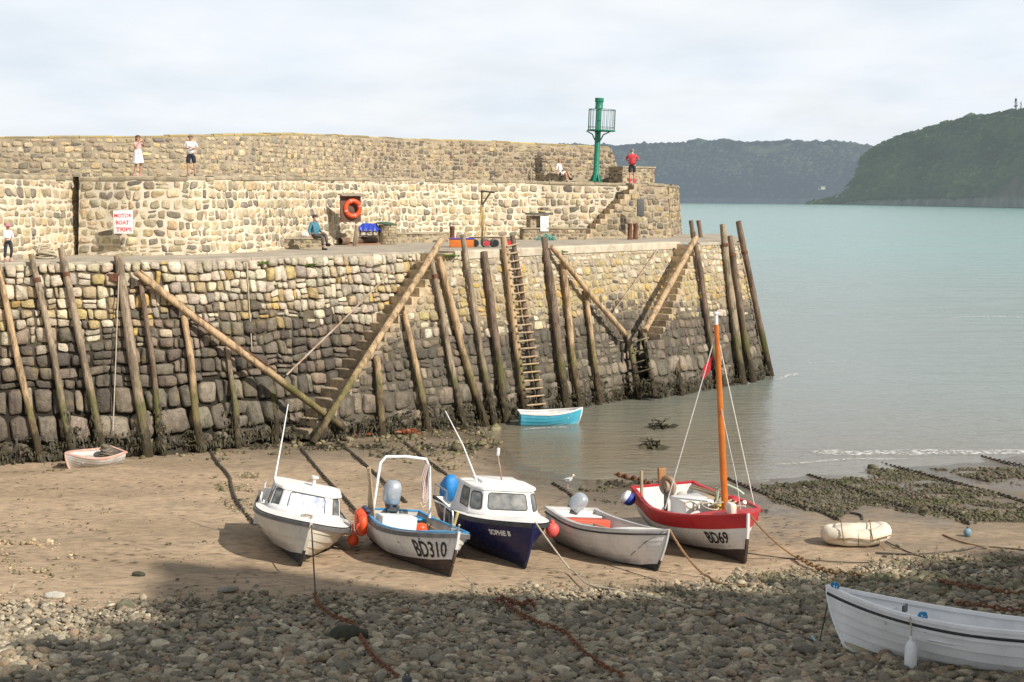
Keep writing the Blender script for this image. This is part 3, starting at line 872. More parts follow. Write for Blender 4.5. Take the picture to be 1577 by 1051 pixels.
# white house far across the bay
def far_house():
    p = on_y(1267, 292, 2338); r = empty('white_house', p, 'tiny white house in the trees low on the far hillside', 'house')
    w = MB(); w.box((0, 0, 3), (11, 7, 6)); w.box((-8, 1, 2), (6, 6, 4)); w.build('wall', pm('white_render', (.62, .64, .65)), r)
    ro = MB()
    for (x, hw, z0, hh) in ((0, 6, 6, 3), (-8, 3.4, 4, 2)):
        ro.add([(x - hw, -4, z0), (x + hw, -4, z0), (x + hw, 4, z0), (x - hw, 4, z0), (x - hw, 0, z0 + hh), (x + hw, 0, z0 + hh)], [(0, 1, 5, 4), (2, 3, 4, 5), (0, 4, 3), (1, 2, 5), (3, 2, 1, 0)])
    ro.build('roof', pm('slate_roof', (.22, .23, .25)), r, smooth_=False)
    wi = MB()
    for x in (-3, 0, 3): wi.box((x, -3.52, 3.4), (1.2, .1, 1.4))
    r.scale = (.55,) * 3
    wi.build('window', pm('dark_pane', (.05, .06, .07)), r)
far_house()
# unseen hillside added behind the viewpoint, its crest shaped to shade the pebbles
def shade_hill():
    edge = [(-260, 1130), (-60, 1060), (0, 1030), (80, 1005), (150, 980), (215, 935), (265, 890), (320, 868), (390, 870), (440, 886), (500, 912), (600, 922), (800, 920), (960, 918), (1050, 916), (1120, 912), (1200, 905), (1300, 893), (1380, 884), (1577, 858), (1760, 845), (1850, 900)]
    k = 52.0; pts = []
    for i, (x, y) in enumerate(edge):
        p = ground(x, y); rag = .35 * math.sin(i * 2.4)
        pts.append((p.x + SUN_AZ.x * k, p.y + SUN_AZ.y * k, p.z + k * math.tan(SUN_EL) + rag))
    pts = [(pts[0][0] - 3, pts[0][1] - 6, 5)] + [(pts[0][0] - 1.5, pts[0][1] - 3, 20)] + pts
    # resample for a ragged crest and shadow edge
    P = np.array(pts); T = np.arange(len(P)); tt = np.linspace(0, len(P) - 1, 150)
    R = np.stack([np.interp(tt, T, P[:, c]) for c in range(3)], 1)
    g = np.random.default_rng(2); R[:, 2] += np.convolve(g.normal(0, .9, 154), np.ones(3) / 3, 'same')[:150] * 1.0
    away = np.array([.55, -.83, 0])
    rows = [R * [1, 1, 0] - away * 7 * 1 + [0, 0, -2], R * [1, 1, .45] - away * 4, R * [1, 1, .8] - away * 1.5, R, R * [1, 1, .97] + away * 30, R * [1, 1, 0] + away * 90 + [0, 0, 30]]
    Vv = np.stack(rows, 1); nu, nv = Vv.shape[:2]; idx = np.arange(nu * nv).reshape(nu, nv)
    F = np.stack([idx[:-1, :-1], idx[1:, :-1], idx[1:, 1:], idx[:-1, 1:]], -1).reshape(-1, 4)
    C = np.full((nu * nv, 3), .26); C[:, 1] = .25; C[:, 2] = .22
    tag(np_mesh('unseen_shade_hillside', Vv.reshape(-1, 3), [F], pm('shade_hill_rock', (.30, .28, .24), (.22, .21, .17), .3, .9, .5, 1.0), None, C), kind='structure')  # unseen shade caster, kept pale to bounce light into the shade
shade_hill()
# ================================================================== timber on the quay face
def timber_mat(name, c1, c2, weed=True):
    m = bpy.data.materials.new(name); t = NT(m); p = t.pos(); o = t.obj()
    gr = t.noise(t.scale(o, (9, 9, .8)), 2.2, 6, .65)
    c = t.mix(t.maprange(gr, .35, .66), c1, c2)
    pe = t.maprange(t.noise(t.scale(o, (1, 1, .22)), 4.2, 6, .65), .50, .60, 0, .85)
    c = t.mix(pe, c, tuple(x * .38 for x in c1))
    if weed:
        z = t.math('ADD', t.sep(p)[2], t.maprange(t.noise(p, 1.6, 5, .6), .2, .8, -.9, .9, False))
        c = t.mix(t.maprange(z, 1.9, 3.4, .45, 0), c, (.13, .10, .05))
        gm = t.math('MULTIPLY', t.maprange(z, 1.1, 1.8, 0, 1), t.maprange(z, 1.8, 2.6, .7, 0))
        c = t.mix(gm, c, (.085, .10, .022))
        c = t.mix(t.maprange(z, .9, 1.7, .9, 0), c, (.035, .028, .016))
    nrm = t.bump(t.math('ADD', gr, t.math('MULTIPLY', pe, -.4)), 1.0, .05)
    t.principled(c, .85, 0, nrm, .2); return m
M_POST_PALE = timber_mat('peeled_timber', (.60, .43, .26), (.42, .29, .17))
M_POST_GREY = timber_mat('silvered_timber', (.44, .35, .25), (.27, .21, .15))
M_POST_DARK = timber_mat('dark_timber', (.27, .195, .14), (.15, .11, .085))
M_RUST = pm('rusty_iron', (.20, .085, .045), (.09, .04, .025), 9, .9, .8, 30)
M_IRON = pm('dark_iron', (.05, .045, .042), (.09, .06, .045), 9, .7, .6, 30)

def pole(name, label, cat, A, B, ra, rb, mat, group=None, crook=.05, seg=16, n=10, seed=0, collars=(), head=True, parent=None, squared=False):
    """a crooked natural pole from foot A to head B"""
    g = random.Random(seed); d = B - A; L = d.length; t = d / L
    a = t.cross(V((0, 1, 0))).normalized(); b = t.cross(a)
    ph = [g.uniform(0, 6.28) for _ in range(6)]
    rings = []; path = []
    for i in range(seg + 1):
        u = i / seg
        c = A + d * u + a * crook * (sin(u * 3.3 + ph[0]) + .5 * sin(u * 7.7 + ph[1])) * sin(pi * u) + b * crook * .4 * sin(u * 4 + ph[2]) * sin(pi * u)
        r = lerp(ra, rb, u) * (1 + .06 * sin(u * 23 + ph[3]) + g.uniform(-.05, .05))
        path.append((c, r))
        rings.append([c + (a * cos(2 * pi * k / n + ph[4]) + b * sin(2 * pi * k / n + ph[4])) * r * (1 + .07 * sin(k * 2.4 + ph[5] + u * 2) + g.uniform(-.03, .03)) for k in range(n)])
    c, r = path[-1]
    rings.append([c + t * r * .10 + (p - c) * .72 for p in rings[-1]])
    mb = MB(); mb.loft(rings, True, True)
    root = None
    if collars or parent is None and False: pass
    if collars:
        root = empty(name, A, label, cat, group)
        o = mb.build('pole', mat, root, sharp=60); o.location = (0, 0, 0)
        for v_ in o.data.vertices: v_.co -= A
        for u in collars:
            i = int(u * seg); c, r = path[i]; c2 = path[min(seg, i + 1)][0]; tt = (c2 - c).normalized() if (c2 - c).length > 1e-6 else t
            cb = MB(); cb.tube([c - A - tt * .07, c - A + tt * .07], r * 1.17, 12)
            cb.build('collar', M_RUST, root)
        return root
    o = mb.build(name, mat, parent, A if parent is None else None, sharp=60)
    if label: tag(o, label, cat, group)
    return o

PG = 'timber posts leaning against the quay face'
# (top px, foot px, dia px, material, collars, label)
POSTS = [
 ((-10, 388), (67, 724), 10.5, 'P', (), 'pale peeled post at the left edge of the picture, weed covering its foot'),
 ((48, 392), (110, 684), 10.5, 'G', (.90,), 'grey collared post beside the rope coil, second from the left edge'),
 ((94, 382), (154, 680), 10.5, 'G', (.915,), 'post with a rusty collar and a green patch, foot beside the white and pink dinghy'),
 ((182, 394), (226, 694), 15, 'G', (), 'stoutest grey post, with a thick weedy foot, left of the long sloping rail'),
 ((216, 431), (250, 690), 8.5, 'D', (), 'thin dark post under the upper end of the sloping rail'),
 ((283, 487), (310, 690), 11, 'P', (), 'short stripped post with pale broken foot under the sloping rail'),
 ((350, 534), (367, 687), 9, 'G', (), 'short green stained post under the middle of the sloping rail'),
 ((421, 596), (424, 677), 9, 'D', (), 'shortest dark weedy post under the low end of the sloping rail'),
 ((580, 550), (588, 671), 12, 'P', (), 'short thick stripped post under the slanting rail of the near steps'),
 ((622, 480), (659, 662), 9.5, 'P', (), 'pale peeled post under the upper half of the near steps rail'),
 ((662, 392), (716, 663), 9.5, 'G', (.93,), 'straight grey post beside the head of the near steps'),
 ((675, 396), (748, 656), 10.5, 'P', (), 'leaning barked post, second to the right of the near steps'),
 ((712, 362), (759, 640), 9, 'G', (), 'slim curved post rising above the deck by the blue and orange fish box'),
 ((745, 388), (778, 640), 11, 'D', (), 'dark weedy post immediately left of the long ladder'),
 ((838, 366), (872, 633), 12, 'D', (), 'dark thick post standing above the deck right of the long ladder'),
 ((866, 404), (893, 625), 10, 'P', (), 'pale post under the upper end of the far sloping rail'),
 ((902, 446), (923, 622), 8.5, 'P', (), 'thin yellowish post under the middle of the far sloping rail'),
 ((1028, 459), (1050, 609), 8, 'G', (), 'thin post under the slanting rail of the far steps'),
 ((1067, 358), (1109, 596), 8.5, 'D', (), 'dark slim post at the head of the far steps'),
 ((1113, 346), (1144, 592), 11, 'G', (.885,), 'grey post with an iron collar near the seaward corner'),
 ((1124, 364), (1159, 589), 10, 'D', (.93,), 'dark post just right of the collared grey post near the corner'),
 ((1137, 341), (1188, 587), 9.5, 'D', (.86,), 'tallest leaning post on the outer corner with an iron collar'),
]
POST_AX = []
PM = {'P': M_POST_PALE, 'G': M_POST_GREY, 'D': M_POST_DARK}
for i, (tp, ft, dia, mk, col, lab) in enumerate(POSTS):
    only = ('A', 'M') if 570 < tp[0] < 760 else None
    f_ = face_hit(*ft, off=.30, only=only); h_ = face_hit(*tp, off=.18, only=only)
    r0 = dia * f_.y / FPX / 2; POST_AX.append((f_.copy(), h_.copy(), r0, mk))
    ax = (f_ - h_).normalized(); f_ = f_ + ax * max(.12, (f_.z - (zg(f_.x, f_.y) - .1 if zg(f_.x, f_.y) > -.3 else -.4)) / max(.3, -ax.z))
    pole('fender_post', lab, 'post', f_, h_, r0 * 1.12, r0 * .92, PM[mk], PG, .05, seed=i + 3, collars=col)
# last pile round the corner and two on the far edge of the deck
p0 = V((11.95, 78.0, -.4)); pole('fender_post', 'rearmost post, half hidden behind the tall corner post', 'post', p0, V((10.6, 78.2, 5.6)), .15, .12, M_POST_DARK, PG, .04, seed=51)
for (x, lab) in ((1064, 'left stub of the pair of brown stakes above the far edge of the deck'), (1075.5, 'right stub of the pair of brown stakes above the far edge of the deck')):
    b_ = on_z(x + 5, 366, DECK); t_ = on_y(x, 340, b_.y)
    pole('mooring_stake', lab, 'stake', b_ - V((0, 0, .3)), t_, .125, .115, M_POST_DARK, 'mooring stakes on the far deck edge', .01, seg=6, seed=int(x))

# sloping rails (timbers) and iron handrails
def rail(name, label, cat, a, b, dia, mat, oa=.35, ob=.35, only_a=None, only_b=None, seed=1, crook=.03, group=None):
    A = face_hit(*a, off=oa, only=only_a); B = face_hit(*b, off=ob, only=only_b)
    r = dia * (A.y + B.y) / 2 / FPX / 2
    return pole(name, label, cat, A, B, r, r * .95, mat, group, crook, 18, 10, seed)
rail('sloping_rail', 'long timber rail sloping down right across the near wall to the beach', 'rail', (531, 661), (208, 419), 11, M_POST_PALE, .5, .42, ('A',), ('L',), 70)
rail('sloping_rail', 'heavy timber rail slanting up right along the near steps', 'rail', (481, 683), (680, 369), 11, M_POST_PALE, .7, .22, ('A',), ('A',), 71)
rail('sloping_rail', 'timber rail sloping down right from deck to the head of the short ladder', 'rail', (964, 516), (849, 380), 9, M_POST_PALE, .55, .3, ('M',), ('M',), 72)
rail('sloping_rail', 'two-piece timber rail slanting up right beside the far steps', 'rail', (993, 510), (1072, 366), 9, M_POST_PALE, .25, .25, ('B',), ('E', 'B'), 73, .01)
HG = 'iron handrails on the quay face'
def thin(name, label, cat, a, b, r, mat, oa=.2, ob=.2, fa=None, fb=None):
    A = face_hit(*a, off=oa, only=fa); B = face_hit(*b, off=ob, only=fb)
    m = MB(); mid = (A + B) / 2 - V((0, 0, .04)); m.tube([A, mid, B], r, 8)
    return tag(m.build(name, mat, None, A), label, cat, HG if cat == 'handrail' else None)
M_GALV = pm('weathered_pipe', (.42, .36, .29), (.30, .17, .10), 2, .6, .3, 20)
M_ROPE = pm('pale_rope', (.55, .49, .38), (.36, .31, .23), 30, .9, .6, 60)
thin('handrail', 'pale iron handrail running up the back wall of the near steps', 'handrail', (441, 578), (603, 418), .035, M_GALV, .25, .25, ('L',), ('L',))
thin('handrail', 'rusty iron bar lying along the long sloping rail', 'handrail', (300, 483), (425, 571), .03, M_RUST, .3, .3, ('L',), ('L',))
thin('batten', 'thin pale batten laid along the top of the long sloping rail', 'batten', (217, 417), (296, 479), .035, M_POST_PALE, .42, .38, ('L',), ('L',))
thin('handrail', 'thin iron handrail on the ochre wall left of the far steps', 'handrail', (946, 478), (1013, 384), .028, M_GALV, .15, .15, ('M',), ('M',))
thin('hanging_rope', 'pale rope hanging down the wall left of the stoutest post', 'rope', (183, 425), (174, 664), .018, M_ROPE, .3, .35, ('L',), ('L',))
thin('hanging_rope', 'short pale rope hanging over the wall above the long sloping rail', 'rope', (380, 403), (388, 540), .018, M_ROPE, .14, .14, ('L',), ('L',))

# ladders
def ladder(label, la, lb, ra_, rb_, dl, dr, nr, ml, mr, off, rung_m, seed, skip=(), fac=None):
    A0 = face_hit(*lb, off=off, only=fac); A1 = face_hit(*la, off=off - .12, only=fac); B0 = face_hit(*rb_, off=off, only=fac); B1 = face_hit(*ra_, off=off - .12, only=fac)
    root = empty('ladder', A0, label, 'ladder')
    loc = root.location
    r1 = dl * A0.y / FPX / 2; r2 = dr * A0.y / FPX / 2
    z0 = V((0, 0, 0))
    g = random.Random(seed)
    pole('side_rail', None, None, A0 - loc - V((0, 0, .15)), A1 - loc, r1 * 1.05, r1 * .95, ml, parent=root, crook=.03, seed=seed)
    pole('side_rail', None, None, B0 - loc - V((0, 0, .15)), B1 - loc, r2 * 1.05, r2 * .95, mr, parent=root, crook=.02, seed=seed + 1)
    for i in range(nr):
        u = (i + .5) / (nr + .6)
        if i in skip: continue
        p = A0.lerp(A1, u) - loc; q = B0.lerp(B1, u) - loc; d = (q - p).normalized()
        m = MB(); w = .045
        nrm = d.cross(V((0, 0, 1))).normalized()
        p2 = p - d * .08 + nrm * (r1 + .02) + V((0, 0, g.uniform(-.02, .02))); q2 = q + d * .08 + nrm * (r1 + .02) + V((0, 0, g.uniform(-.02, .02)))
        m.tube([p2, q2], [.042, .042], 6, flat=.8)
        m.build('rung', rung_m, root)
    return root
M_RUNG = pm('rung_wood', (.50, .36, .21), (.33, .24, .15), 5, .8, .5, 20)
ladder('long timber ladder with many pale rungs, reaching from deck to the water', (775, 366), (809, 630), (789, 363), (834, 628), 10.5, 8.5, 21, M_POST_PALE, M_POST_DARK, .34, M_RUNG, 80)
ladder('short weedy ladder below the landing of the far steps', (967, 510), (986, 614), (990, 504), (1009, 607), 9, 8.5, 6, M_POST_GREY, M_POST_GREY, .34, M_POST_GREY, 84)
# small iron box on the wall by the stoutest post
bx = face_hit(176, 428, off=.12, only=('L',)); m = MB(); m.rbox((0, 0, 0), (.42, .25, .28), .03); tag(m.build('wall_bracket', M_RUST), 'rusty iron bracket box on the wall beside the stoutest post', 'bracket').location = bx
# ================================================================== boats
M_GEL = hull_paint('white_gelcoat', (.82, .80, .77), amt=.24, low=.22)
M_CREAM = hull_paint('cream_gelcoat', (.74, .68, .58), amt=.35, low=.36)
M_WHITE = hull_paint('white_paint', (.80, .79, .77), amt=.38, low=.36)
M_GREYW = pm('grey_white_paint', (.55, .54, .53), (.42, .41, .40), 3, .5, .1, 16)
M_BLACKB = pm('black_antifouling', (.022, .022, .022), (.045, .04, .035), 5, .75, .3, 20)
M_BROWNB = pm('brown_antifouling', (.085, .055, .04), (.045, .032, .026), 5, .8, .3, 20)
M_NAVY = hull_paint('navy_paint', (.010, .014, .085), (.05, .045, .05), .35, .26, .2)
M_RED = hull_paint('red_paint', (.52, .020, .030), (.16, .05, .04), .4, .4, -1)
M_ORANGE = pm('orange_plastic', (.85, .10, .025), (.68, .075, .02), 3, .45, .05, 10)
M_PINKRED = pm('faded_red_plastic', (.80, .13, .10), (.65, .10, .09), 3, .5, .05, 10)
M_SKY = pm('sky_blue_paint', (.06, .33, .62), (.05, .26, .50), 4, .5, .1, 16)
M_TARP = pm('blue_tarpaulin', (.025, .25, .62), (.018, .18, .48), 3, .55, .5, 6)
M_TURQ = hull_paint('turquoise_paint', (.07, .46, .64), (.40, .55, .58), .6, .5, .08)
M_RUB = pm('black_rubber', (.03, .03, .032), (.05, .05, .05), 6, .7, .2, 20)
M_GREYRUB = pm('grey_rubbing_strip', (.16, .155, .15), (.11, .105, .10), 6, .7, .2, 20)
M_TEAK = pm('varnished_wood', (.42, .20, .075), (.28, .125, .045), 4, .5, .3, 14, stretch=(1, 6, 6))
M_WOOD = pm('bare_wood', (.46, .35, .22), (.33, .25, .16), 5, .8, .4, 20)
M_MAST = pm('orange_varnish_mast', (.58, .17, .022), (.45, .125, .018), 4, .38, .1, 12)
M_CHROME = pm('steel_tube', (.62, .62, .62), (.5, .5, .5), 6, .3, .0, metal=.85)
M_SILVER = pm('silver_cowling', (.50, .54, .58), (.43, .47, .51), 3, .32, .03, metal=.35)
M_DKGREY = pm('dark_engine_metal', (.06, .06, .065), (.09, .09, .09), 8, .5, .3, 20)
M_INNER = pm('pale_boat_inside', (.62, .57, .50), (.46, .41, .35), 3, .6, .15, 12)
M_PINKIN = pm('weathered_pink_paint', (.60, .30, .23), (.62, .44, .37), 6, .65, .2, 16)
M_BLACKL = pm('black_lettering', (.012, .012, .014), (.02, .02, .02), 8, .5)
M_WHITEL = pm('white_lettering', (.85, .85, .85), (.75, .75, .75), 8, .5)
M_REDL = pm('red_lettering', (.75, .04, .05), (.65, .03, .04), 8, .5)
M_ROPEB = pm('blue_rope', (.05, .32, .62), (.04, .22, .45), 20, .8, .4, 40)
M_ROPED = pm('dark_wet_rope', (.10, .085, .065), (.06, .052, .042), 20, .9, .5, 60)
M_ROPEW = pm('white_cord', (.72, .70, .66), (.55, .52, .47), 20, .8, .4, 60)
M_ROPEO = pm('brown_rope', (.30, .17, .085), (.20, .115, .06), 20, .9, .5, 60)
M_BRIGHT = hull_paint('bright_white_gelcoat', (.93, .93, .93), (.45, .42, .36), .18, .4, .12)
def glass_mat():
    m = bpy.data.materials.new('cabin_glass'); t = NT(m); p = t.obj()
    c = t.mix(t.maprange(t.noise(p, 3.2, 4), .35, .65), (.06, .068, .072), (.26, .26, .25))
    t.principled(c, .06, 0, None, .6); return m
M_GLASS = glass_mat()
def glass2_mat():
    m = bpy.data.materials.new('bright_cabin_glass'); t = NT(m); p = t.obj()
    c = t.mix(t.maprange(t.noise(p, 5.0, 5, .6, 1.2), .42, .6), (.36, .40, .55), (.74, .76, .82))
    t.principled(c, .08, 0, None, .6); return m
M_GLASS_B = glass2_mat()

class Hull:
    def __init__(s, L, B, D, sb=.35, ss=.1, tr=.75, rake=.35, ns=9, lap=.012, vb=.5, mid=.42, stemrise=.06, kr=.0):
        s.L, s.B, s.D, s.sb, s.ss, s.tr, s.rake, s.ns, s.lap, s.vb, s.mid, s.kr = L, B / 2, D, sb, ss, tr, rake, ns, lap, vb, mid, kr
    def w(s, t):
        if t < s.mid: return s.B * lerp(s.tr, 1, smooth(t / s.mid) * .6 + .4 * min(1, t / s.mid))
        u = (t - s.mid) / (1 - s.mid); return s.B * max(0.0, 1 - u ** 2.35) + .012
    def sheer(s, t):
        return s.D + (s.sb * ((t - .35) / .65) ** 2 if t > .35 else s.ss * ((.35 - t) / .35) ** 2)
    def keel(s, t): return .10 * smooth((t - .82) / .18) * 1 + s.kr * max(0, (.3 - t) / .3) ** 2
    def pt(s, t, q, side=1, out=0.0):
        v = lerp(s.vb * .35, 1.0, smooth((t - .30) / .70)); a = q * pi / 2
        y = s.w(t) * lerp(sin(a) ** .72, q ** 1.05, v)
        zz = lerp(1 - cos(a) ** 1.05, q, v)
        k = s.keel(t); z = k + (s.sheer(t) - k) * zz
        x = t * (s.L - s.rake * (1 - q) ** 1.6 * smooth((t - .35) / .65))
        f = min(1.0, (1 - t) / .06 + .25)
        return V((x, side * (y + out * f), z - out * .35 * f))
    def top(s, t, side=1, inn=0.0, dz=0.0):
        p = s.pt(t, 1, side); return V((p.x, side * max(0.0, abs(p.y) - inn), p.z + dz))

def hull_mesh(h, root, m_top, m_bot, nb, name='hull', m_band=None, nband=0, nt=30):
    b = MB(); rows = []
    for i in range(h.ns):
        rows.append((i / h.ns, h.lap if i > 0 else 0)); rows.append(((i + 1) / h.ns, 0.0))
    ts = [1 - (1 - i / nt) ** 1.25 for i in range(nt + 1)]
    for side in (1, -1):
        vs = [h.pt(t, q, side, o) for t in ts for q, o in rows]; n = len(rows); fs = []; ms = []
        for i in range(nt):
            for j in range(n - 1):
                f = (i * n + j, (i + 1) * n + j, (i + 1) * n + j + 1, i * n + j + 1)
                fs.append(f if side == -1 else f[::-1])
                st = (j + 1) // 2 if j % 2 else j // 2
                ms.append(1 if st < nb else (2 if m_band and st >= h.ns - nband else 0))
        o_ = len(b.v); b.v.extend([tuple(v) for v in vs]); b.f.extend([tuple(k + o_ for k in f) for f in fs]); b.m.extend(ms); b.c.extend([(1, 1, 1)] * len(vs))
    # transom
    sec = [h.pt(0, q, 1, 0) for q, o in rows] + [h.pt(0, q, -1, 0) for q, o in rows[::-1]]
    b.add(sec, [tuple(range(len(sec)))], 0)
    return b.build(name, [m_top, m_bot, m_band or m_top], root, sharp=24)

def inner_mesh(h, root, m, zf=.16, t1=.96, name='inner_lining', th=.035):
    b = MB(); nt = 24; qs = [1, .9, .78, .66, .54, .42, .3, .18, .06]
    vs = []
    n = len(qs) * 2
    for i in range(nt + 1):
        t = .012 + (t1 - .012) * i / nt
        L_ = []
        for q in qs:
            p = h.pt(t, q, 1); L_.append(V((p.x, max(0.004, p.y - th), max(p.z + (th if q < 1 else -.004), zf + h.keel(t) * .5))))
        vs += L_ + [V((p.x, -p.y, p.z)) for p in L_[::-1]]
    fs = [(i * n + j, i * n + j + 1, (i + 1) * n + j + 1, (i + 1) * n + j) for i in range(nt) for j in range(n - 1)]
    fs.append(tuple(range(n))[::-1])
    b.add(vs, fs); return b.build(name, m, root, sharp=40)

def gunwale(h, root, m, name='gunwale', w=.06, hh=.045, dz=0.0, t0=0.0, out=.02, transom=True, nt=34, drop=0.0):
    objs = MB()
    for side in (1, -1):
        rings = []
        for i in range(nt + 1):
            t = t0 + (1 - t0) * (1 - (1 - i / nt) ** 1.3)
            p = h.pt(t, 1, side); y = abs(p.y)
            a, c = y + out, max(0.0, y - (w - out))
            z = p.z + dz - drop
            rings.append([V((p.x, side * a, z - hh * .6)), V((p.x, side * a, z + hh * .3)), V((p.x, side * (a - .01), z + hh * .4)), V((p.x, side * (c + .01 if c > .01 else c), z + hh * .4)), V((p.x, side * c, z - hh * .6))])
        if side == 1: rings = [r[::-1] for r in rings]
        objs.loft(rings, True, True)
    if transom:
        w0 = h.w(0); z = h.sheer(0) + dz - drop
        objs.box((0, 0, z - hh * .1), (w, 2 * w0 + 2 * out - .01, hh * .97))
    return objs.build(name, m, root, sharp=30)

def rub_strip(h, root, m, q=.93, r=.022, name='rubbing_strip'):
    b = MB()
    for side in (1, -1):
        b.tube([h.pt(1 - (1 - i / 30) ** 1.25, q, side, .012) for i in range(31)], r, 6)
    return b.build(name, m, root)

def deck_part(h, root, m, t0, t1=1.0, name='foredeck', camber=.06, dz=.01, inn=.0, aft_drop=None):
    b = MB(); nt = 16; ny = 8; vs = []
    for i in range(nt + 1):
        t = t0 + (t1 - t0) * i / nt
        for j in range(ny + 1):
            s_ = -1 + 2 * j / ny; p = h.pt(t, 1, 1); y = (abs(p.y) - inn) * s_
            vs.append((p.x, y, p.z + dz + camber * (1 - s_ * s_) * min(1, p.y / .5)))
    fs = [(i * (ny + 1) + j, (i + 1) * (ny + 1) + j, (i + 1) * (ny + 1) + j + 1, i * (ny + 1) + j + 1) for i in range(nt) for j in range(ny)]
    n0 = len(vs)
    if aft_drop:
        vs += [(vs[j][0], vs[j][1] * .97, vs[j][2] - aft_drop) for j in range(ny + 1)]
        fs += [(j, j + 1, n0 + j + 1, n0 + j) for j in range(ny)]
    b.add(vs, fs); return b.build(name, m, root)

def thwart(h, root, t, z, m, w=.24, th=.035, name='thwart'):
    qz = (z - h.keel(t)) / (h.sheer(t) - h.keel(t))
    y = min(abs(h.pt(t, q_, 1).y) for q_ in [max(.3, min(1, qz + .1))]) - .04
    b = MB(); x = h.pt(t, .8).x
    b.rbox((x, 0, z), (w, 2 * y, th), .012); return b.build(name, m, root)

def keel_part(h, root, m, d=.07, w=.05, name='keel', m2=None, stem_q=.25):
    b = MB(); rings = []
    for i in range(33):
        if i < 24:
            t = i / 24 * .985; p = h.pt(t, 0); rings.append((V((p.x, 0, p.z)), V((0, 0, -1)) * d * (1 - .3 * smooth((t - .85) / .15))))
        else:
            q = (i - 23) / 9; p = h.pt(1, q); rings.append((V((p.x - .01, 0, p.z + (.03 if i == 32 else 0))), V((.045, 0, -.03 * (1 - q)))))
    R = [[p + V((0, w / 2, 0)), p + d_ + V((0, w * .35, 0)), p + d_ + V((0, -w * .35, 0)), p + V((0, -w / 2, 0))] for p, d_ in rings]
    b.loft(R, True, True)
    nf = 4 * (len(R) - 1)
    for i in range(len(R) - 1):
        if i >= 24 + stem_q * 9:
            for k in range(4): b.m[i * 4 + k] = 1
    b.m[-1] = 1
    return b.build(name, [m, m2 or m], root, sharp=50)

def text_geo(s, size=1.0, bold=.0):
    c = bpy.data.curves.new('lettering', 'FONT'); c.body = s; c.size = size; c.offset = bold; c.resolution_u = 3
    o = bpy.data.objects.new('lettering_src', c); COL.objects.link(o)
    dg = bpy.context.evaluated_depsgraph_get(); me = o.evaluated_get(dg).to_mesh()
    v = [tuple(x.co) for x in me.vertices]; f = [tuple(p.vertices) for p in me.polygons]
    o.evaluated_get(dg).to_mesh_clear(); bpy.data.objects.remove(o); bpy.data.curves.remove(c)
    return v, f
def dense_text(s, size, bold, sx=1.0):
    """text cut into small faces so it can bend with a hull"""
    import bmesh
    v, f = text_geo(s, size, bold); bm = bmesh.new(); vs = [bm.verts.new((p[0] * sx, p[1], 0)) for p in v]
    for q in f:
        try: bm.faces.new([vs[i] for i in q])
        except ValueError: pass
    bmesh.ops.remove_doubles(bm, verts=bm.verts, dist=1e-5)
    bmesh.ops.triangulate(bm, faces=bm.faces)
    x0 = min(p.co.x for p in bm.verts); x1 = max(p.co.x for p in bm.verts); 
    k = x0
    while k < x1:
        bmesh.ops.bisect_plane(bm, geom=bm.verts[:] + bm.edges[:] + bm.faces[:], plane_co=(k, 0, 0), plane_no=(1, 0, 0)); k += size * .12
    y0 = min(p.co.y for p in bm.verts); y1 = max(p.co.y for p in bm.verts); k = y0
    while k < y1:
        bmesh.ops.bisect_plane(bm, geom=bm.verts[:] + bm.edges[:] + bm.faces[:], plane_co=(0, k, 0), plane_no=(0, 1, 0)); k += size * .1
    bm.verts.index_update()
    vv = [tuple(p.co) for p in bm.verts]; ff = [tuple(q.index for q in p.verts) for p in bm.faces]; bm.free()
    return vv, ff, x0, x1
def hull_text(h, root, s, t_end, z_lo_q, size, side, m, bold=.02, sx=.8, name='registration_number', out=.022):
    """letters along the hull side; read from bow side so the word always runs left to right"""
    v, f, x0, x1 = dense_text(s, size, bold, sx); W = x1 - x0; vs = []
    Lr = h.L
    for x, y, z in v:
        d = (x1 - x) if side == -1 else (x - x0)
        t = t_end - d / Lr
        hh = h.sheer(t) - h.keel(t)
        q = z_lo_q + y / hh
        p = h.pt(t, q, side, out); vs.append(p)
    b = MB(); b.add(vs, f if side == -1 else [q[::-1] for q in f]); return b.build(name, m, root, smooth_=False)

def place_boat(root, h, bow_px, theta, heel, pitch=0.0, sink=.04):
    """bow foot at a pixel on the sand, heading theta degrees to the right of straight at the camera"""
    th = radians(theta); R = (Matrix.Rotation(atan2(-cos(th), sin(th)), 4, 'Z') @ Matrix.Rotation(radians(pitch), 4, 'Y') @ Matrix.Rotation(radians(heel), 4, 'X'))
    a = h.pt(1, 0) ; g = ground(*bow_px) if zg(*ground(*bow_px)[:2]) > .02 else on_z(*bow_px, 0)
    loc = g - (R @ a); loc.z -= sink
    root.matrix_world = Matrix.Translation(loc) @ R
    root.location = loc; root.rotation_euler = R.to_euler()
    return Matrix.Translation(loc) @ R

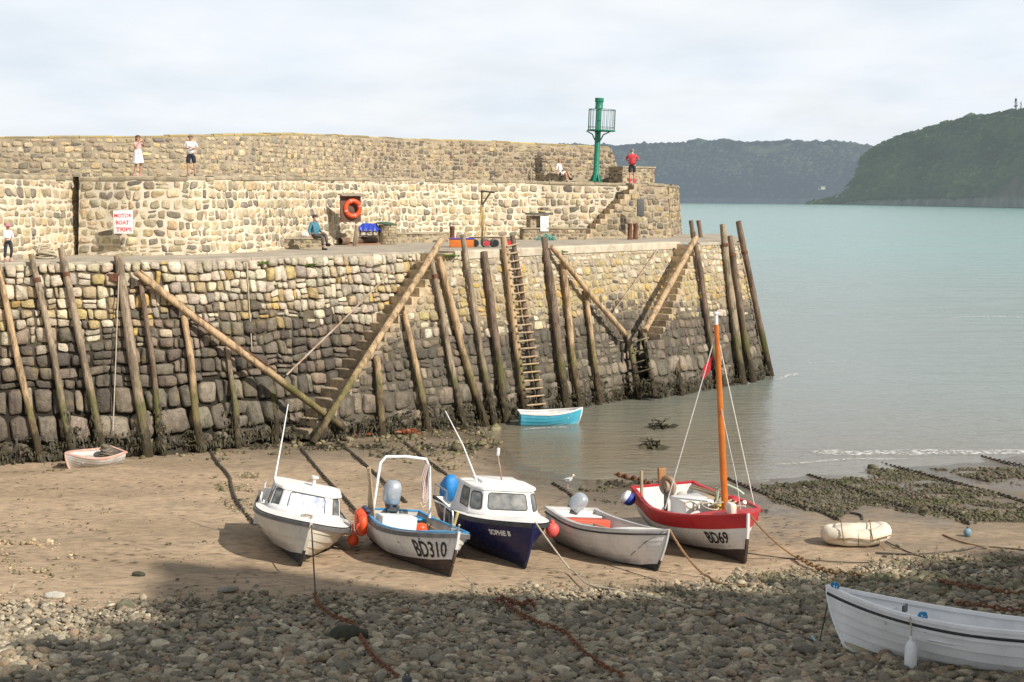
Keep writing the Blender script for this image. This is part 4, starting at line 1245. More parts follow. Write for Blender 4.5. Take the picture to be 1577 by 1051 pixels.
def cabin(h, root, m, xs, ys, zs, wins, m_glass, m_frame, m_roof=None, roof_over=.05, lean=.0):
    """wheelhouse with flat panels. xs: rear, side-front, chamfer-front, nose. ys: half widths. zs: base, top"""
    (xr, x1, x2, x3), (yr, y1, y2), (z0, z1) = xs, ys, zs
    def outline(k):
        # k 0 base .. 1 top: front rakes aft, sides tumble home
        s_ = 1 - .11 * k; fx = .24 * k + lean * k
        return [V((xr, yr * s_, 0)), V((x1 - fx * .9, y1 * s_, 0)), V((x2 - fx, y2 * s_, 0)), V((x2 - fx, -y2 * s_, 0)), V((x1 - fx * .9, -y1 * s_, 0)), V((xr, -yr * s_, 0))]
    def lev(k, bow=0):
        z = lerp(z0, z1, k); return [V((p.x, p.y, z + (.0))) for p in outline(k)]
    rings = [lev(k) for k in (-.12, 0, .15, .5, .9, 1.0)]
    b = MB(); b.loft(rings, False, False); o = b.build('cabin', m, root, sharp=20)
    # roof: a cambered slab with a rounded rim
    rb = MB(); top = outline(1.0)
    c = sum(top, V()) / len(top)
    def rr(sc, z, cam=0): 
        out = []
        P = top
        n = len(P)
        for i in range(n):
            a, d = P[i], P[(i + 1) % n]
            for q in (0.06, .3, .5, .7, .94):
                p = a.lerp(d, q); p = c + (p - c) * sc; out.append(V((p.x, p.y, z1 + z)))
        return out
    e = roof_over
    R_ = [rr(1.0, -.02), rr(1 + e, -.01), rr(1 + e * 1.15, .02), rr(1 + e * .8, .055), rr(.85, .085), rr(.55, .105), rr(.2, .112)]
    rb.loft(R_, True, True); rb.build('cabin_roof', m_roof or m, root, sharp=50)
    lo, hi = outline(0), outline(1)
    for (seg, u0, u1, v0, v1, gl) in wins:
        A, B_ = lo[seg].copy(), lo[(seg + 1) % 6].copy(); C_, D_ = hi[(seg + 1) % 6].copy(), hi[seg].copy()
        for p in (A, B_): p.z = z0
        for p in (C_, D_): p.z = z1
        nrm = (B_ - A).cross(D_ - A).normalized()
        if nrm.dot((A + C_) / 2 - V((c.x, 0, (z0 + z1) / 2))) < 0: nrm = -nrm
        def P(u, v): return A * (1 - u) * (1 - v) + B_ * u * (1 - v) + C_ * u * v + D_ * (1 - u) * v
        du = (B_ - A).length; dv = (D_ - A).length
        def rrect(grow, off, rad):
            cu, cv = (u0 + u1) / 2, (v0 + v1) / 2; hu, hv = (u1 - u0) / 2 * du + grow, (v1 - v0) / 2 * dv + grow; rad = min(rad + grow, hu, hv); out = []
            for (sx, sy, a0) in ((1, 1, 0), (-1, 1, 90), (-1, -1, 180), (1, -1, 270)):
                for k in range(5):
                    a = radians(a0 + 22.5 * k); out.append(P(cu + (sx * (hu - rad) + rad * cos(a)) / du, cv + (sy * (hv - rad) + rad * sin(a)) / dv) + nrm * off)
            return out
        fb = MB(); fb.loft([rrect(.022, -.01, .06), rrect(.022, .012, .06), rrect(.002, .014, .06), rrect(0, .004, .06)], False, False)
        w_ = fb.build('window', m_frame, root, sharp=50)
        gb = MB(); r_ = rrect(.004, .006, .06)
        if (r_[5] - r_[0]).cross(r_[10] - r_[0]).dot(nrm) < 0: r_ = r_[::-1]
        gb.add(r_, [tuple(range(len(r_)))]); gb.build('pane', gl or m_glass, w_, smooth_=False)
    return o

def outboard(root, at, mcowl, scale=1.0, tilt=0.0, yaw=0.0, name='outboard_motor', cover=None):
    r = empty(name, at); r.parent = root; r.rotation_euler = (0, radians(tilt), radians(yaw)); r.scale = (scale,) * 3
    def sec(z, l, w, x=0):
        return [V((x + l * (abs(cos(a)) ** .7) * (1 if cos(a) > 0 else -1), w * (abs(sin(a)) ** .7) * (1 if sin(a) > 0 else -1), z)) for a in [2 * pi * k / 16 for k in range(16)]]
    b = MB(); b.loft([sec(.16, .19, .13), sec(.2, .22, .155), sec(.34, .235, .165), sec(.5, .22, .16, .01), sec(.6, .17, .13, .02), sec(.64, .09, .075, .03)], True, True)
    b.build('cowling', mcowl, r, sharp=60)
    g = MB(); g.loft([sec(-.62, .05, .02, -.05), sec(-.2, .09, .05, -.02), sec(.02, .11, .07), sec(.16, .17, .11)], True, True); g.box((-.05, 0, -.66), (.26, .025, .12)); g.ball((-.05, 0, -.62), .055, 10, 6, (2.2, 1, 1))
    g.build('engine_leg', M_DKGREY, r)
    c = MB(); c.box((.14, .08, -.05), (.1, .05, .34)); c.box((.14, -.08, -.05), (.1, .05, .34)); c.box((.18, 0, .08), (.06, .24, .08)); c.tube([(.15, -.09, .1), (.3, -.12, .18), (.42, -.12, .2)], .025, 8); c.ball((.16, .1, .12), .05)
    c.build('clamp_bracket', M_DKGREY, r)
    p = MB()
    for k in range(3):
        a = 2 * pi * k / 3; p.add([(-.2, .02 * cos(a), -.62 + .02 * sin(a)), (-.22, .13 * cos(a - .3), -.62 + .13 * sin(a - .3)), (-.2, .14 * cos(a + .3), -.62 + .14 * sin(a + .3))], [(0, 1, 2)])
    p.build('propeller', M_DKGREY, r)
    return r
def rod(root, name, pts, r, m, n=8):
    b = MB(); b.tube(pts, r, n); return b.build(name, m, root)
def sphere_buoy(name, loc, r, m, m2, label, cat='buoy', group=None, parent=None):
    root = empty(name, loc, label if parent is None else None, cat if parent is None else None, group)
    if parent is not None: root.parent = parent
    b = MB(); b.ball((0, 0, 0), r, 16, 10, (1, 1, 1.08)); b.build('float', m, root)
    e = MB(); e.lathe([(.0, r * .95), (r * .32, r * .98), (r * .30, r * 1.28), (r * .16, r * 1.36), (.0, r * 1.36)], 10); e.torus((0, 0, r * 1.42), r * .13, r * .05, 10, 5, Matrix.Rotation(pi / 2, 3, 'X')); e.build('eye', m2, root)
    return root
BG = 'small boats aground on the sand'

# ---- 1 cream cabin boat
def boat_cream():
    h = Hull(4.7, 2.2, .88, sb=.30, ss=.0, tr=.86, rake=.42, ns=6, lap=.02, vb=.55, mid=.45)
    r = empty('cabin_boat', (0, 0, 0), 'cream cabin boat with black bottom and thin white aerial, leftmost of the grounded row', 'boat', BG)
    hull_mesh(h, r, M_CREAM, M_BLACKB, 2); inner_mesh(h, r, M_GEL, .25, .5); keel_part(h, r, M_BLACKB, .09, .07, m2=M_CREAM, stem_q=.3)
    gunwale(h, r, M_GREYRUB, 'gunwale', .05, .09, -.03, out=.03)
    deck_part(h, r, M_GEL, .40, .995, camber=.10, dz=.03, inn=.01, aft_drop=.5)
    # low cuddy moulding under the wheelhouse, then the wheelhouse
    b = MB()
    def ring(k, z):
        s_ = 1 - .12 * k; return [V((1.25, .86 * s_, z)), V((2.55, .86 * s_, z + .02)), V((3.15 - .1 * k, .62 * s_, z + .06)), V((3.5 - .15 * k, .25 * s_, z + .09)), V((3.5 - .15 * k, -.25 * s_, z + .09)), V((3.15 - .1 * k, -.62 * s_, z + .06)), V((2.55, -.86 * s_, z + .02)), V((1.25, -.86 * s_, z))]
    b.loft([ring(0, .86), ring(.2, .98), ring(.6, 1.04), ring(1, 1.06)], False, True); b.build('cuddy_top', M_GEL, r, sharp=30)
    w = [(2, .14, .86, .14, .90, M_GLASS_B), (1, .2, .80, .10, .90, None), (3, .2, .80, .10, .90, None), (0, .50, .95, .10, .93, None), (4, .05, .50, .10, .93, None)]
    cabin(h, r, M_GEL, (1.35, 2.45, 2.75, 2.8), (.84, .83, .60), (1.0, 1.46), w, M_GLASS, M_RUB, roof_over=.07)
    rod(r, 'aerial', [(1.55, -.76, 1.48), (1.35, -.78, 2.4), (1.05, -.80, 3.2)], [.022, .016, .011], M_WHITEL)
    m = MB(); m.lathe([(.045, 1.72), (.04, 1.9), (.09, 1.93), (.09, 1.97), (.02, 1.98)], 10, Matrix.Translation((2.1, .1, -.16))); m.build('roof_light', M_GEL, r)
    m = MB(); m.tube([(1.0, -.9, .8), (1.0, -.92, 1.3)], .018, 6); m.tube([(1.0, -.92, 1.3), (1.6, -.86, 1.28)], .012, 6); m.rbox((1.1, -.84, 1.02), (.28, .16, .26), .05); m.build('side_locker', M_GEL, r)
    rod(r, 'cleat', [(4.32, 0, h.sheer(.97) + .04), (4.32, 0, h.sheer(.97) + .14)], .02, M_CHROME)
    b = MB(); g = random.Random(43)
    for k in range(5): b.torus((3.95 + g.uniform(-.03, .03), -.05 + g.uniform(-.03, .03), h.sheer(.85) + .09 + .018 * k), .12 + g.uniform(-.03, .02), .012, 14, 5)
    b.build('coiled_line', M_ROPE, r)
    M = place_boat(r, h, (461, 872), 10, -13, sink=.05)
    p = M @ h.pt(.62, .92, 1, .14)
    sphere_buoy('buoy_fender', p + V((.02, 0, -.13)), .13, M_ORANGE, M_PINKRED, 'orange ball fender hanging at the bow quarter of the cream cabin boat', 'fender')
    lb = MB(); lb.tube([p + V((0, .1, .22)), p + V((.02, 0, .04))], .02, 6)
    lb.build('lanyard', M_PINKRED, None, p); o = bpy.data.objects['lanyard']; tag(o, 'short pink cord holding the orange ball fender of the cream boat', 'cord')
    return M, h
MB1, H1 = boat_cream()

# ---- 2 open white boat BD310
def boat_bd310():
    h = Hull(4.3, 1.85, .84, sb=.32, ss=.04, tr=.80, rake=.30, ns=9, lap=.016, vb=.5, mid=.42)
    r = empty('open_boat', (0, 0, 0), 'white open clinker boat with black BD310 numbers, tall white arch and silver outboard', 'boat', BG)
    hull_mesh(h, r, M_WHITE, M_BROWNB, 4); inner_mesh(h, r, M_INNER, .22, .97); keel_part(h, r, M_BROWNB, .10, .07, m2=M_WHITE, stem_q=.45)
    gunwale(h, r, M_GREYRUB, 'rubbing_strake', .035, .10, -.05, out=.03)
    gunwale(h, r, M_SKY, 'gunwale', .085, .03, .02, out=.0)
    deck_part(h, r, M_SKY, .80, .99, 'foredeck', .03, .03, .02, .2)
    thwart(h, r, .60, .62, M_WOOD, .26); thwart(h, r, .17, .70, M_WOOD, .10, .05)
    b = MB(); b.rbox((.36, 0, .78), (.46, 1.36, .05), .02); b.build('stern_deck', M_SKY, r)
    b = MB(); b.rbox((.98, -.20, .62), (.5, .84, .62), .03); b.build('fish_box', M_WHITE, r)
    b = MB(); b.ball((1.15, .36, .66), .15, 14, 9); b.build('float', M_ORANGE, r)
    z0, z1 = .86, 2.22
    b = MB(); b.tube([(.72, -.70, z0), (.70, -.66, 1.6), (.66, -.62, 2.06), (.65, -.50, z1 - .01), (.64, 0, z1 + .02), (.65, .48, z1 - .01), (.66, .58, 2.04), (.70, .64, 1.5), (.72, .70, z0)], .034, 10); b.build('arch_frame', M_WHITEL, r)
    outboard(r, (-.06, -.02, .86), M_SILVER, 1.15, 6)
    b = MB()
    b.tube([(.72, .76, 1.28), (1.2, .82, 1.26), (1.75, .84, 1.20), (1.8, .84, 1.12), (1.8, .86, .86)], .022, 8); b.tube([(1.25, .84, 1.24), (1.25, .86, .84)], .02, 8); b.build('side_rail', M_CHROME, r)
    rod(r, 'boathook', [(1.75, .90, .82), (1.85, .93, 1.22)], .035, pm('yellow_pole', (.72, .6, .26), (.6, .48, .2)))
    b = MB()
    for k in range(6): b.tube([(.82 + .03 * k, -.80 + .02 * k, .72), (.72 + .01 * k, -.84 - .012 * k, 1.30 + .13 * k)], .02, 6)
    b.add([(.7, -.85, 1.5), (.72, -.95, 1.95), (.72, -.86, 1.98), (.72, -.82, 1.55)], [(0, 1, 2, 3)]); b.build('spar_bundle', M_WOOD, r)
    b = MB(); b.ball((.9, -.90, .98), .09, 8, 6, (1.4, 1, .8)); b.ball((.78, -.92, 1.02), .07); b.build('rope_bundle', pm('blue_black_rope', (.03, .04, .10), (.05, .05, .06)), r)
    # coil hanging from the arch
    b = MB(); g = random.Random(4)
    for k in range(9):
        w_ = .07 + .02 * (k % 3); L_ = .52 + .05 * k
        b.tube([V((.66, .50 + w_ * sin(a) * (.3 + .7 * (1 - cos(a)) / 2) + .006 * k, 2.12 - L_ * (1 - cos(a)) / 2)) + V((.012 * k - .05, 0, 0)) for a in [2 * pi * j / 14 for j in range(15)]], .011, 5)
    b.tube([(.66, .56, 1.5), (.66, .50, 1.3), (.66, .46, 1.18), (.66, .52, 1.08), (.66, .60, 1.14)], .013, 5); b.build('rope_coil', pm('pink_white_rope', (.72, .60, .55), (.6, .46, .42), 20), r)
    hull_text(h, r, 'BD310', .955, .50, .47, -1, M_BLACKL, .007, .70); hull_text(h, r, 'BD310', .962 - .36, .50, .42, 1, M_BLACKL, .007, .70)
    b = MB(); x = h.L * .955
    for sy in (-.07, .07): b.tube([(x, sy, h.sheer(.96)), (x, sy, h.sheer(.96) + .16)], .018, 8); b.ball((x, sy, h.sheer(.96) + .17), .028)
    b.box((x, 0, h.sheer(.96) + .09), (.03, .2, .025)); b.build('bow_bitts', M_CHROME, r)
    b = MB(); b.lathe([(.11, 0), (.14, .28), (.15, .29), (.135, .27), (.10, .02)], 14, Matrix.Translation((1.5, .42, .30)), cap1=False); b.build('bucket', M_DKGREY, r)
    b = MB(); g = random.Random(31)
    for k in range(8): b.torus((2.0 + g.uniform(-.06, .06), g.uniform(-.1, .1), .32 + .022 * k), .20 + g.uniform(-.04, .03), .018, 16, 5, Euler((g.uniform(-.2, .2), g.uniform(-.2, .2), 0)).to_matrix())
    b.build('coiled_line', M_ROPEB, r)
    b = MB(); b.tube([(1.1, .60, .72), (3.0, .44, .80)], .022, 8); b.loft([[(3.0, .44 - .03, .80), (3.0, .44 + .03, .80), (3.0, .44, .815)], [(3.25, .42 - .08, .815), (3.25, .42 + .08, .815), (3.25, .42, .83)], [(3.5, .40 - .07, .83), (3.5, .40 + .07, .83), (3.5, .40, .84)]], True, True); b.build('oar', M_WOOD, r)
    M = place_boat(r, h, (690, 889), 23, -7, sink=.06)
    # life ring hung outside the port quarter
    c = M @ V((.80, -.98, .70)); rr = empty('life_ring', c, 'faded orange life ring seen edge on, hung over the side of BD310', 'life ring')
    R = Euler((0, radians(90), radians(14))).to_matrix(); R = Matrix.Rotation(radians(16), 3, 'Z') @ Matrix.Rotation(radians(90), 3, 'Y'); tb = MB(); tb.torus((0, 0, 0), .30, .095, 22, 10, R, sx=.8); tb.build('ring', M_ORANGE, rr)
    tb = MB()
    for k in range(4):
        a = pi / 4 + k * pi / 2; tb.torus(R @ V((.30 * .8 * cos(a), .30 * sin(a), 0)), .097, .012, 12, 5, R @ Matrix.Rotation(a, 3, 'Z') @ Matrix.Rotation(pi / 2, 3, 'X'))
    tb.build('grab_band', M_PINKRED, rr)
    return M, h
MB2, H2 = boat_bd310()

# ---- 3 navy cabin boat
def boat_navy():
    h = Hull(4.9, 2.05, .95, sb=.26, ss=.0, tr=.86, rake=.38, ns=5, lap=.004, vb=.5, mid=.45)
    r = empty('cabin_boat', (0, 0, 0), 'navy blue cabin boat lettered SOPHIE B, with white wheelhouse and two aerials', 'boat', BG)
    hull_mesh(h, r, M_NAVY, M_NAVY, 0); inner_mesh(h, r, M_GEL, .3, .55); keel_part(h, r, M_BLACKB, .08, .07, m2=M_NAVY, stem_q=.1)
    gunwale(h, r, M_RUB, 'gunwale', .05, .08, -.03, out=.03)
    deck_part(h, r, M_GEL, .36, .995, camber=.09, dz=.03, inn=.0, aft_drop=.55)
    b = MB()
    def ring(k, z):
        s_ = 1 - .10 * k; return [V((1.5, .90 * s_, z)), V((2.9, .88 * s_, z + .02)), V((3.45 - .1 * k, .62 * s_, z + .06)), V((3.8 - .15 * k, .25 * s_, z + .09)), V((3.8 - .15 * k, -.25 * s_, z + .09)), V((3.45 - .1 * k, -.62 * s_, z + .06)), V((2.9, -.88 * s_, z + .02)), V((1.5, -.9 * s_, z))]
    b.loft([ring(0, .95), ring(.2, 1.05), ring(.6, 1.09), ring(1, 1.10)], False, True); b.build('cuddy_top', M_GEL, r, sharp=30)
    w = [(2, .10, .90, .22, .86, None), (1, .14, .86, .18, .84, None), (3, .14, .86, .18, .84, None), (0, .42, .95, .16, .88, None), (4, .05, .58, .16, .88, None)]
    cabin(h, r, M_GEL, (1.6, 2.75, 3.1, 3.2), (.86, .85, .60), (1.08, 1.60), w, M_GLASS, M_RUB, roof_over=.07)
    b = MB(); b.rbox((2.1, 0, 1.72), (.8, 1.0, .06), .03); b.build('roof_hatch', M_GEL, r)
    rod(r, 'aerial', [(2.3, -.55, 1.68), (2.2, -.95, 2.5), (2.1, -1.42, 3.25)], [.022, .016, .010], M_WHITEL)
    rod(r, 'aerial', [(2.3, .05, 1.70), (2.25, -.10, 2.32)], .02, M_GALV); b = MB(); b.lathe([(.03, 2.64), (.04, 2.66), (.04, 2.8), (.02, 2.82)], 8, Matrix.Translation((2.25, -.10, -.33))); b.build('mast_light', M_GEL, r)
    hull_text(h, r, 'SOPHIE B', .90, .74, .15, -1, M_WHITEL, .006, 1.0, 'name_lettering', .02)
    hull_text(h, r, 'SOPHIE B', .66, .74, .15, 1, M_WHITEL, .006, 1.0, 'name_lettering', .02)
    # aft: covered outboard
    oc = outboard(r, (-.10, -.05, .72), M_DKGREY, 1.1, 14)
    b = MB()
    rings = []
    for (z, l, w_, x) in ((-.02, .20, .16, -.02), (.16, .27, .20, 0), (.36, .28, .21, .02), (.52, .22, .16, .05), (.62, .08, .08, .1)):
        rings.append([V((x - .05 + l * cos(a) * (1 + .16 * sin(3 * a + z * 9) + .05 * sin(7 * a)), -.50 + w_ * sin(a) * (1 + .17 * cos(4 * a + z * 7)), z + .86)) for a in [2 * pi * k / 18 for k in range(18)]])
    b.loft(rings, True, True, rot=None); b.build('motor_cover', M_TARP, r, sharp=60)
    b = MB(); b.tube([(.1, -.9, 1.0), (.1, -.9, 1.25), (1.2, -.92, 1.25), (1.25, -.92, 1.05)], .02, 8); b.tube([(.1, .9, 1.0), (.1, .9, 1.25), (1.2, .92, 1.25), (1.25, .92, 1.05)], .02, 8); b.build('side_rail', M_CHROME, r)
    M = place_boat(r, h, (806, 876), 18, -6, sink=.06)
    p = M @ h.pt(.60, .92, 1, .15)
    sphere_buoy('buoy_fender', p + V((.06, -.05, -.08)), .165, M_PINKRED, M_PINKRED, 'faded red ball fender squeezed between the navy boat and the white boat', 'fender')
    return M, h
MB3, H3 = boat_navy()

# ---- 4 white clinker boat
def boat_white():
    h = Hull(4.05, 1.82, .80, sb=.30, ss=.10, tr=.78, rake=.34, ns=9, lap=.014, vb=.5, mid=.42)
    r = empty('open_boat', (0, 0, 0), 'plain white clinker boat with grey gunwale and tilted outboard, red locker inside', 'boat', BG)
    hull_mesh(h, r, M_GEL, M_BLACKB, 2); inner_mesh(h, r, M_GEL, .2, .97); keel_part(h, r, M_BLACKB, .09, .06, m2=M_GREYW, stem_q=.15)
    gunwale(h, r, M_GREYW, 'gunwale', .13, .05, .02, out=.02); rub_strip(h, r, M_RUB, .93, .022)
    deck_part(h, r, M_GEL, .70, .99, 'foredeck', .05, .03, .03, .25)
    b = MB(); b.rbox((.72, 0, .58), (.34, 1.16, .40), .02); b.build('locker', M_PINKRED if False else pm('red_locker', (.62, .10, .05), (.5, .085, .05)), r)
    b = MB(); b.rbox((.90, -.12, .58), (.02, .5, .24), .008); b.build('locker_panel', pm('grey_green_panel', (.2, .21, .18), (.14, .15, .13)), r)
    b = MB(); b.rbox((.22, 0, .78), (.4, 1.36, .05), .02); b.build('stern_deck', M_GEL, r)
    thwart(h, r, .50, .56, M_GEL, .26)
    oo = outboard(r, (-.10, .0, .80), M_SILVER, .92, 34); oo.rotation_euler = (radians(-24), radians(30), 0)
    p = MB(); p.tube([h.pt(.985, 1.0, -1, .03), h.pt(.9, .75, -1, .02), h.pt(.8, .45, -1, .02)], .008, 5); p.build('painter_line', M_ROPED, r)
    for sy in (-.2, .12):
        b = MB(); b.tube([(.9, sy, .70), (2.6, sy * 1.3, .66)], .022, 8); b.rbox((2.85, sy * 1.35, .655), (.6, .13, .02), .008); b.build('oar', M_WOOD, r)
    b = MB(); g = random.Random(33)
    for k in range(7): b.torus((2.25 + g.uniform(-.05, .05), .35 + g.uniform(-.05, .05), .30 + .025 * k), .18 + g.uniform(-.03, .03), .02, 16, 5, Euler((g.uniform(-.2, .2), g.uniform(-.2, .2), 0)).to_matrix())
    b.build('coiled_line', M_ROPED, r)
    M = place_boat(r, h, (1008, 879), 29, -7, sink=.06)
    return M, h
MB4, H4 = boat_white()

# ---- 5 red and white sailing boat
def boat_bd69():
    h = Hull(5.2, 2.35, 1.0, sb=.32, ss=.10, tr=.72, rake=.28, ns=12, lap=.012, vb=.5, mid=.42)
    r = empty('fishing_boat', (0, 0, 0), 'white clinker fishing boat with red top strake, orange mast and BD69 numbers', 'boat', BG)
    hull_mesh(h, r, M_WHITE, M_BROWNB, 4, m_band=M_RED, nband=3); inner_mesh(h, r, M_WHITE, .28, .97); keel_part(h, r, M_BROWNB, .13, .08, m2=M_WHITE, stem_q=.35)
    gunwale(h, r, M_RED, 'gunwale', .11, .05, .02, out=.025)
    deck_part(h, r, M_RED, .74, .99, 'foredeck', .04, .03, .02, .3)
    thwart(h, r, .30, .72, M_WHITE, .28); 
    b = MB(); b.rbox((2.45, -.22, .92), (1.0, .72, .62), .03); b.build('engine_box', M_WHITE, r)
    b = MB(); b.rbox((1.95, .40, .86), (.5, .5, .55), .03); b.build('fish_box', M_WOOD, r)
    # mast with white truck
    b = MB(); b.tube([(3.45, .22, .3), (3.35, .20, 2.7), (3.24, .17, 5.40)], [.085, .078, .055], 14); b.build('mast', M_MAST, r)
    b = MB(); b.lathe([(.045, 5.38), (.045, 5.62), (.07, 5.64), (.07, 5.69), (.0, 5.70)], 12, Matrix.Translation((3.235, .17, 0))); b.build('mast_cap', M_WHITEL, r)
    top = V((3.25, .17, 5.25))
    rod(r, 'shroud', [top, (2.7, -1.0, 1.08)], .016, M_ROPEW, 6); rod(r, 'shroud', [top, (3.3, 1.0, 1.12)], .016, M_ROPEW, 6)
    rod(r, 'forestay', [(3.3, .19, 3.6), (4.2, .16, 2.0), (4.75, .02, 1.35)], .007, M_ROPEW, 5)
    rod(r, 'halyard', [top, (3.28, .2, 2.6), (3.4, .32, 1.1)], .007, M_ROPEW, 5)
    b = MB(); b.add([(3.2, .10, 4.72), (3.14, -.14, 4.42), (3.1, -.16, 4.08), (3.18, .02, 4.34)], [(0, 1, 2, 3)]); b.build('pennant', pm('red_cloth', (.65, .03, .05), (.5, .02, .04)), r)
    # hauler wheel, timber heads, tiller post
    R_ = Matrix.Rotation(pi / 2, 3, 'X')
    b = MB(); b.torus((1.75, -.55, 1.42), .20, .06, 20, 8, R_ @ Matrix.Rotation(.5, 3, 'Y')); b.lathe([(.15, -.07), (.15, .07)], 16, Matrix.Translation((1.75, -.55, 1.42)) @ Matrix.Rotation(pi / 2, 4, 'X')); b.build('pot_hauler', M_GALV, r)
    rod(r, 'hauler_stand', [(1.75, -.62, .7), (1.75, -.60, 1.35)], .05, M_DKGREY)
    for (x, y, z0, z1) in ((.55, -.78, .8, 1.62), (2.6, .35, .8, 1.45)): rod(r, 'timber_head', [(x, y, z0), (x + .02, y, z1)], .045, M_WOOD, 6)
    b = MB(); b.rbox((-.06, .0, 1.15), (.12, .2, .75), .02); b.build('rudder_head', M_TEAK, r)
    # heap of gear forward
    b = MB(); g = random.Random(8)
    for k in range(7):
        c = V((3.2 + g.uniform(-.3, .4), g.uniform(-.5, .5), 1.18)); b.torus(c, g.uniform(.12, .24), .022, 14, 5, Euler((g.uniform(-.6, .6), g.uniform(-.6, .6), 0)).to_matrix())
    b.build('rope_heap', M_ROPE, r)
    b = MB(); b.rbox((3.0, .28, 1.02), (.42, .36, .24), .04); b.ball((3.35, .42, 1.1), .12); b.build('oilskin_bag', pm('yellow_cloth', (.62, .42, .08), (.5, .33, .06)), r)
    b = MB(); b.ball((3.0, .6, 1.2), .14, 8, 6, (1.4, 1, .8)); b.ball((2.7, .7, 1.15), .12, 8, 6, (1.4, 1, .8)); b.build('red_gear', M_RED, r)
    rod(r, 'hose', [(2.9, .2, 1.0), (2.95, .25, 1.45), (3.1, .42, 1.6), (3.3, .6, 1.5), (3.4, .7, 1.4)], .03, pm('pale_green_hose', (.5, .62, .48), (.42, .55, .4)))
    b = MB(); b.tube([(4.55, -.18, 1.42), (4.75, -.12, 1.45), (4.95, .05, 1.46)], .02, 6); b.tube([(4.5, .1, 1.38), (4.7, .15, 1.5)], .05, 8); b.rbox((4.72, -.2, 1.37), (.30, .16, .3), .05); b.build('bow_fairlead', M_CREAM, r)
    hull_text(h, r, 'BD69', .905, .47, .38, -1, M_BLACKL, .007, .74); hull_text(h, r, 'BD69', .905 - .26, .47, .36, 1, M_BLACKL, .007, .74)
    b = MB(); g = random.Random(41)
    for k in range(5): b.ball((1.2 + .2 * k, -.15 + .12 * sin(k * 2.0), 1.02 + .03 * (k % 2)), .17, 10, 7, (1.3, .9, .75))
    b.build('folded_sail', pm('pale_canvas', (.66, .62, .54), (.5, .46, .39), 5, .85, .6, 12), r)
    b = MB(); b.tube([(.7, .45, 1.12), (3.0, .62, 1.20)], .03, 8); b.tube([(.8, .52, 1.16), (2.8, .70, 1.22)], .022, 8); b.build('spare_spars', M_WOOD, r)
    M = place_boat(r, h, (1146, 868), 16, 2, sink=.06)
    p = M @ h.pt(.10, .96, -1, .18)
    root = empty('fender_ball', p + V((-.03, 0, .0)), 'blue and white ball fender at the stern quarter of the red topped boat', 'fender')
    b = MB(); b.ball((0, 0, 0), .17, 16, 10); b.build('float', pm('deep_blue_plastic', (.025, .05, .36), (.02, .04, .28)), root)
    b = MB(); b.lathe([(.0, .06), (.175, .055), (.172, .10), (.14, .155), (.05, .185), (0, .19)], 16, Matrix.Rotation(radians(-55), 4, 'Y')); b.build('white_cap', M_WHITEL, root)
    return M, h
MB5, H5 = boat_bd69()

# ---- 6 big grey-white dinghy at the lower right
def boat_front():
    h = Hull(4.6, 1.75, .84, sb=.34, ss=.06, tr=.80, rake=.42, ns=6, lap=.032, vb=.55, mid=.44)
    r = empty('rowing_dinghy', (0, 0, 0), 'large white dinghy in the shade at the lower right, with a long white fender', 'boat')
    hull_mesh(h, r, M_BRIGHT, pm('yellowed_hull', (.55, .50, .33), (.45, .40, .27)), 1, nt=40); inner_mesh(h, r, M_BRIGHT, .24, .97)
    gunwale(h, r, M_BRIGHT, 'gunwale', .12, .06, .015, out=.02, nt=44); rub_strip(h, r, M_RUB, .90, .028)
    keel_part(h, r, M_BRIGHT, .07, .06)
    # moulded bow locker and side benches
    b = MB(); vs = []; n = 18
    def bench(side):
        rings = []
        for i in range(n + 1):
            t = .04 + .56 * i / n; p = h.pt(t, .86, side); y = abs(p.y) - .04; z = h.sheer(t) * .64
            wdt = .30 if t < .56 else .3 + (t - .56) * 3
            rings.append([V((p.x, side * y, z)), V((p.x, side * (y - wdt), z)), V((p.x, side * (y - wdt - .02), .34))])
        bb = MB(); bb.loft(rings, True, True); bb.build('side_bench', M_BRIGHT, r, sharp=30)
    bench(1); bench(-1)
    thwart(h, r, .60, .60, M_BRIGHT, .34, .05); thwart(h, r, .10, .62, M_BRIGHT, .4, .06)
    deck_part(h, r, M_BRIGHT, .76, .985, 'bow_locker', .02, -.10, .06, .16)
    b = MB(); x = h.pt(.62, 1).x
    b.rbox((h.pt(.80, 1).x - .38, -.14, h.sheer(.78) - .07), (.03, .40, .14), .01); b.build('vent_panel', M_DKGREY, r)
    b = MB(); b.add([h.top(.42, -1, .40, -.30), h.top(.24, -1, .40, -.30), h.top(.24, -1, .40, -.46), h.top(.42, -1, .40, -.46)], [(0, 1, 2, 3)]); b.build('locker_opening_shade', pm('shadow_grey', (.12, .11, .10), (.16, .15, .13)), r)  # flat dark panel stands for the shade inside an opening
    # screw heads along the gunwale
    b = MB()
    for i in range(14):
        t = .2 + .055 * i; p = h.pt(t, .97, -1, .032); b.ball(p, .011, 6, 4)
    b.build('rivets', M_RUB, r)
    # blue lashings
    for t_, sd in ((.97, 1), (.62, 1)):
        b = MB(); c = h.top(t_, sd, .04, .05); g = random.Random(int(t_ * 100))
        for k in range(5): b.torus(c + V((g.uniform(-.03, .03), 0, g.uniform(-.02, .02))), .06, .012, 12, 5, Euler((pi / 2 + g.uniform(-.5, .5), 0, g.uniform(-.8, .8))).to_matrix())
        b.tube([c, c + V((-.03, -.06, -.12)), c + V((-.05, -.05, -.26))], .012, 5); b.build('blue_lashing', M_ROPEB, r)
    M = place_boat(r, h, (1308, 1010), -114, 6, pitch=0, sink=-.06)
    # move the stem to the top-left corner of the boat
    return M, h, r
MB6, H6, RB6 = boat_front()
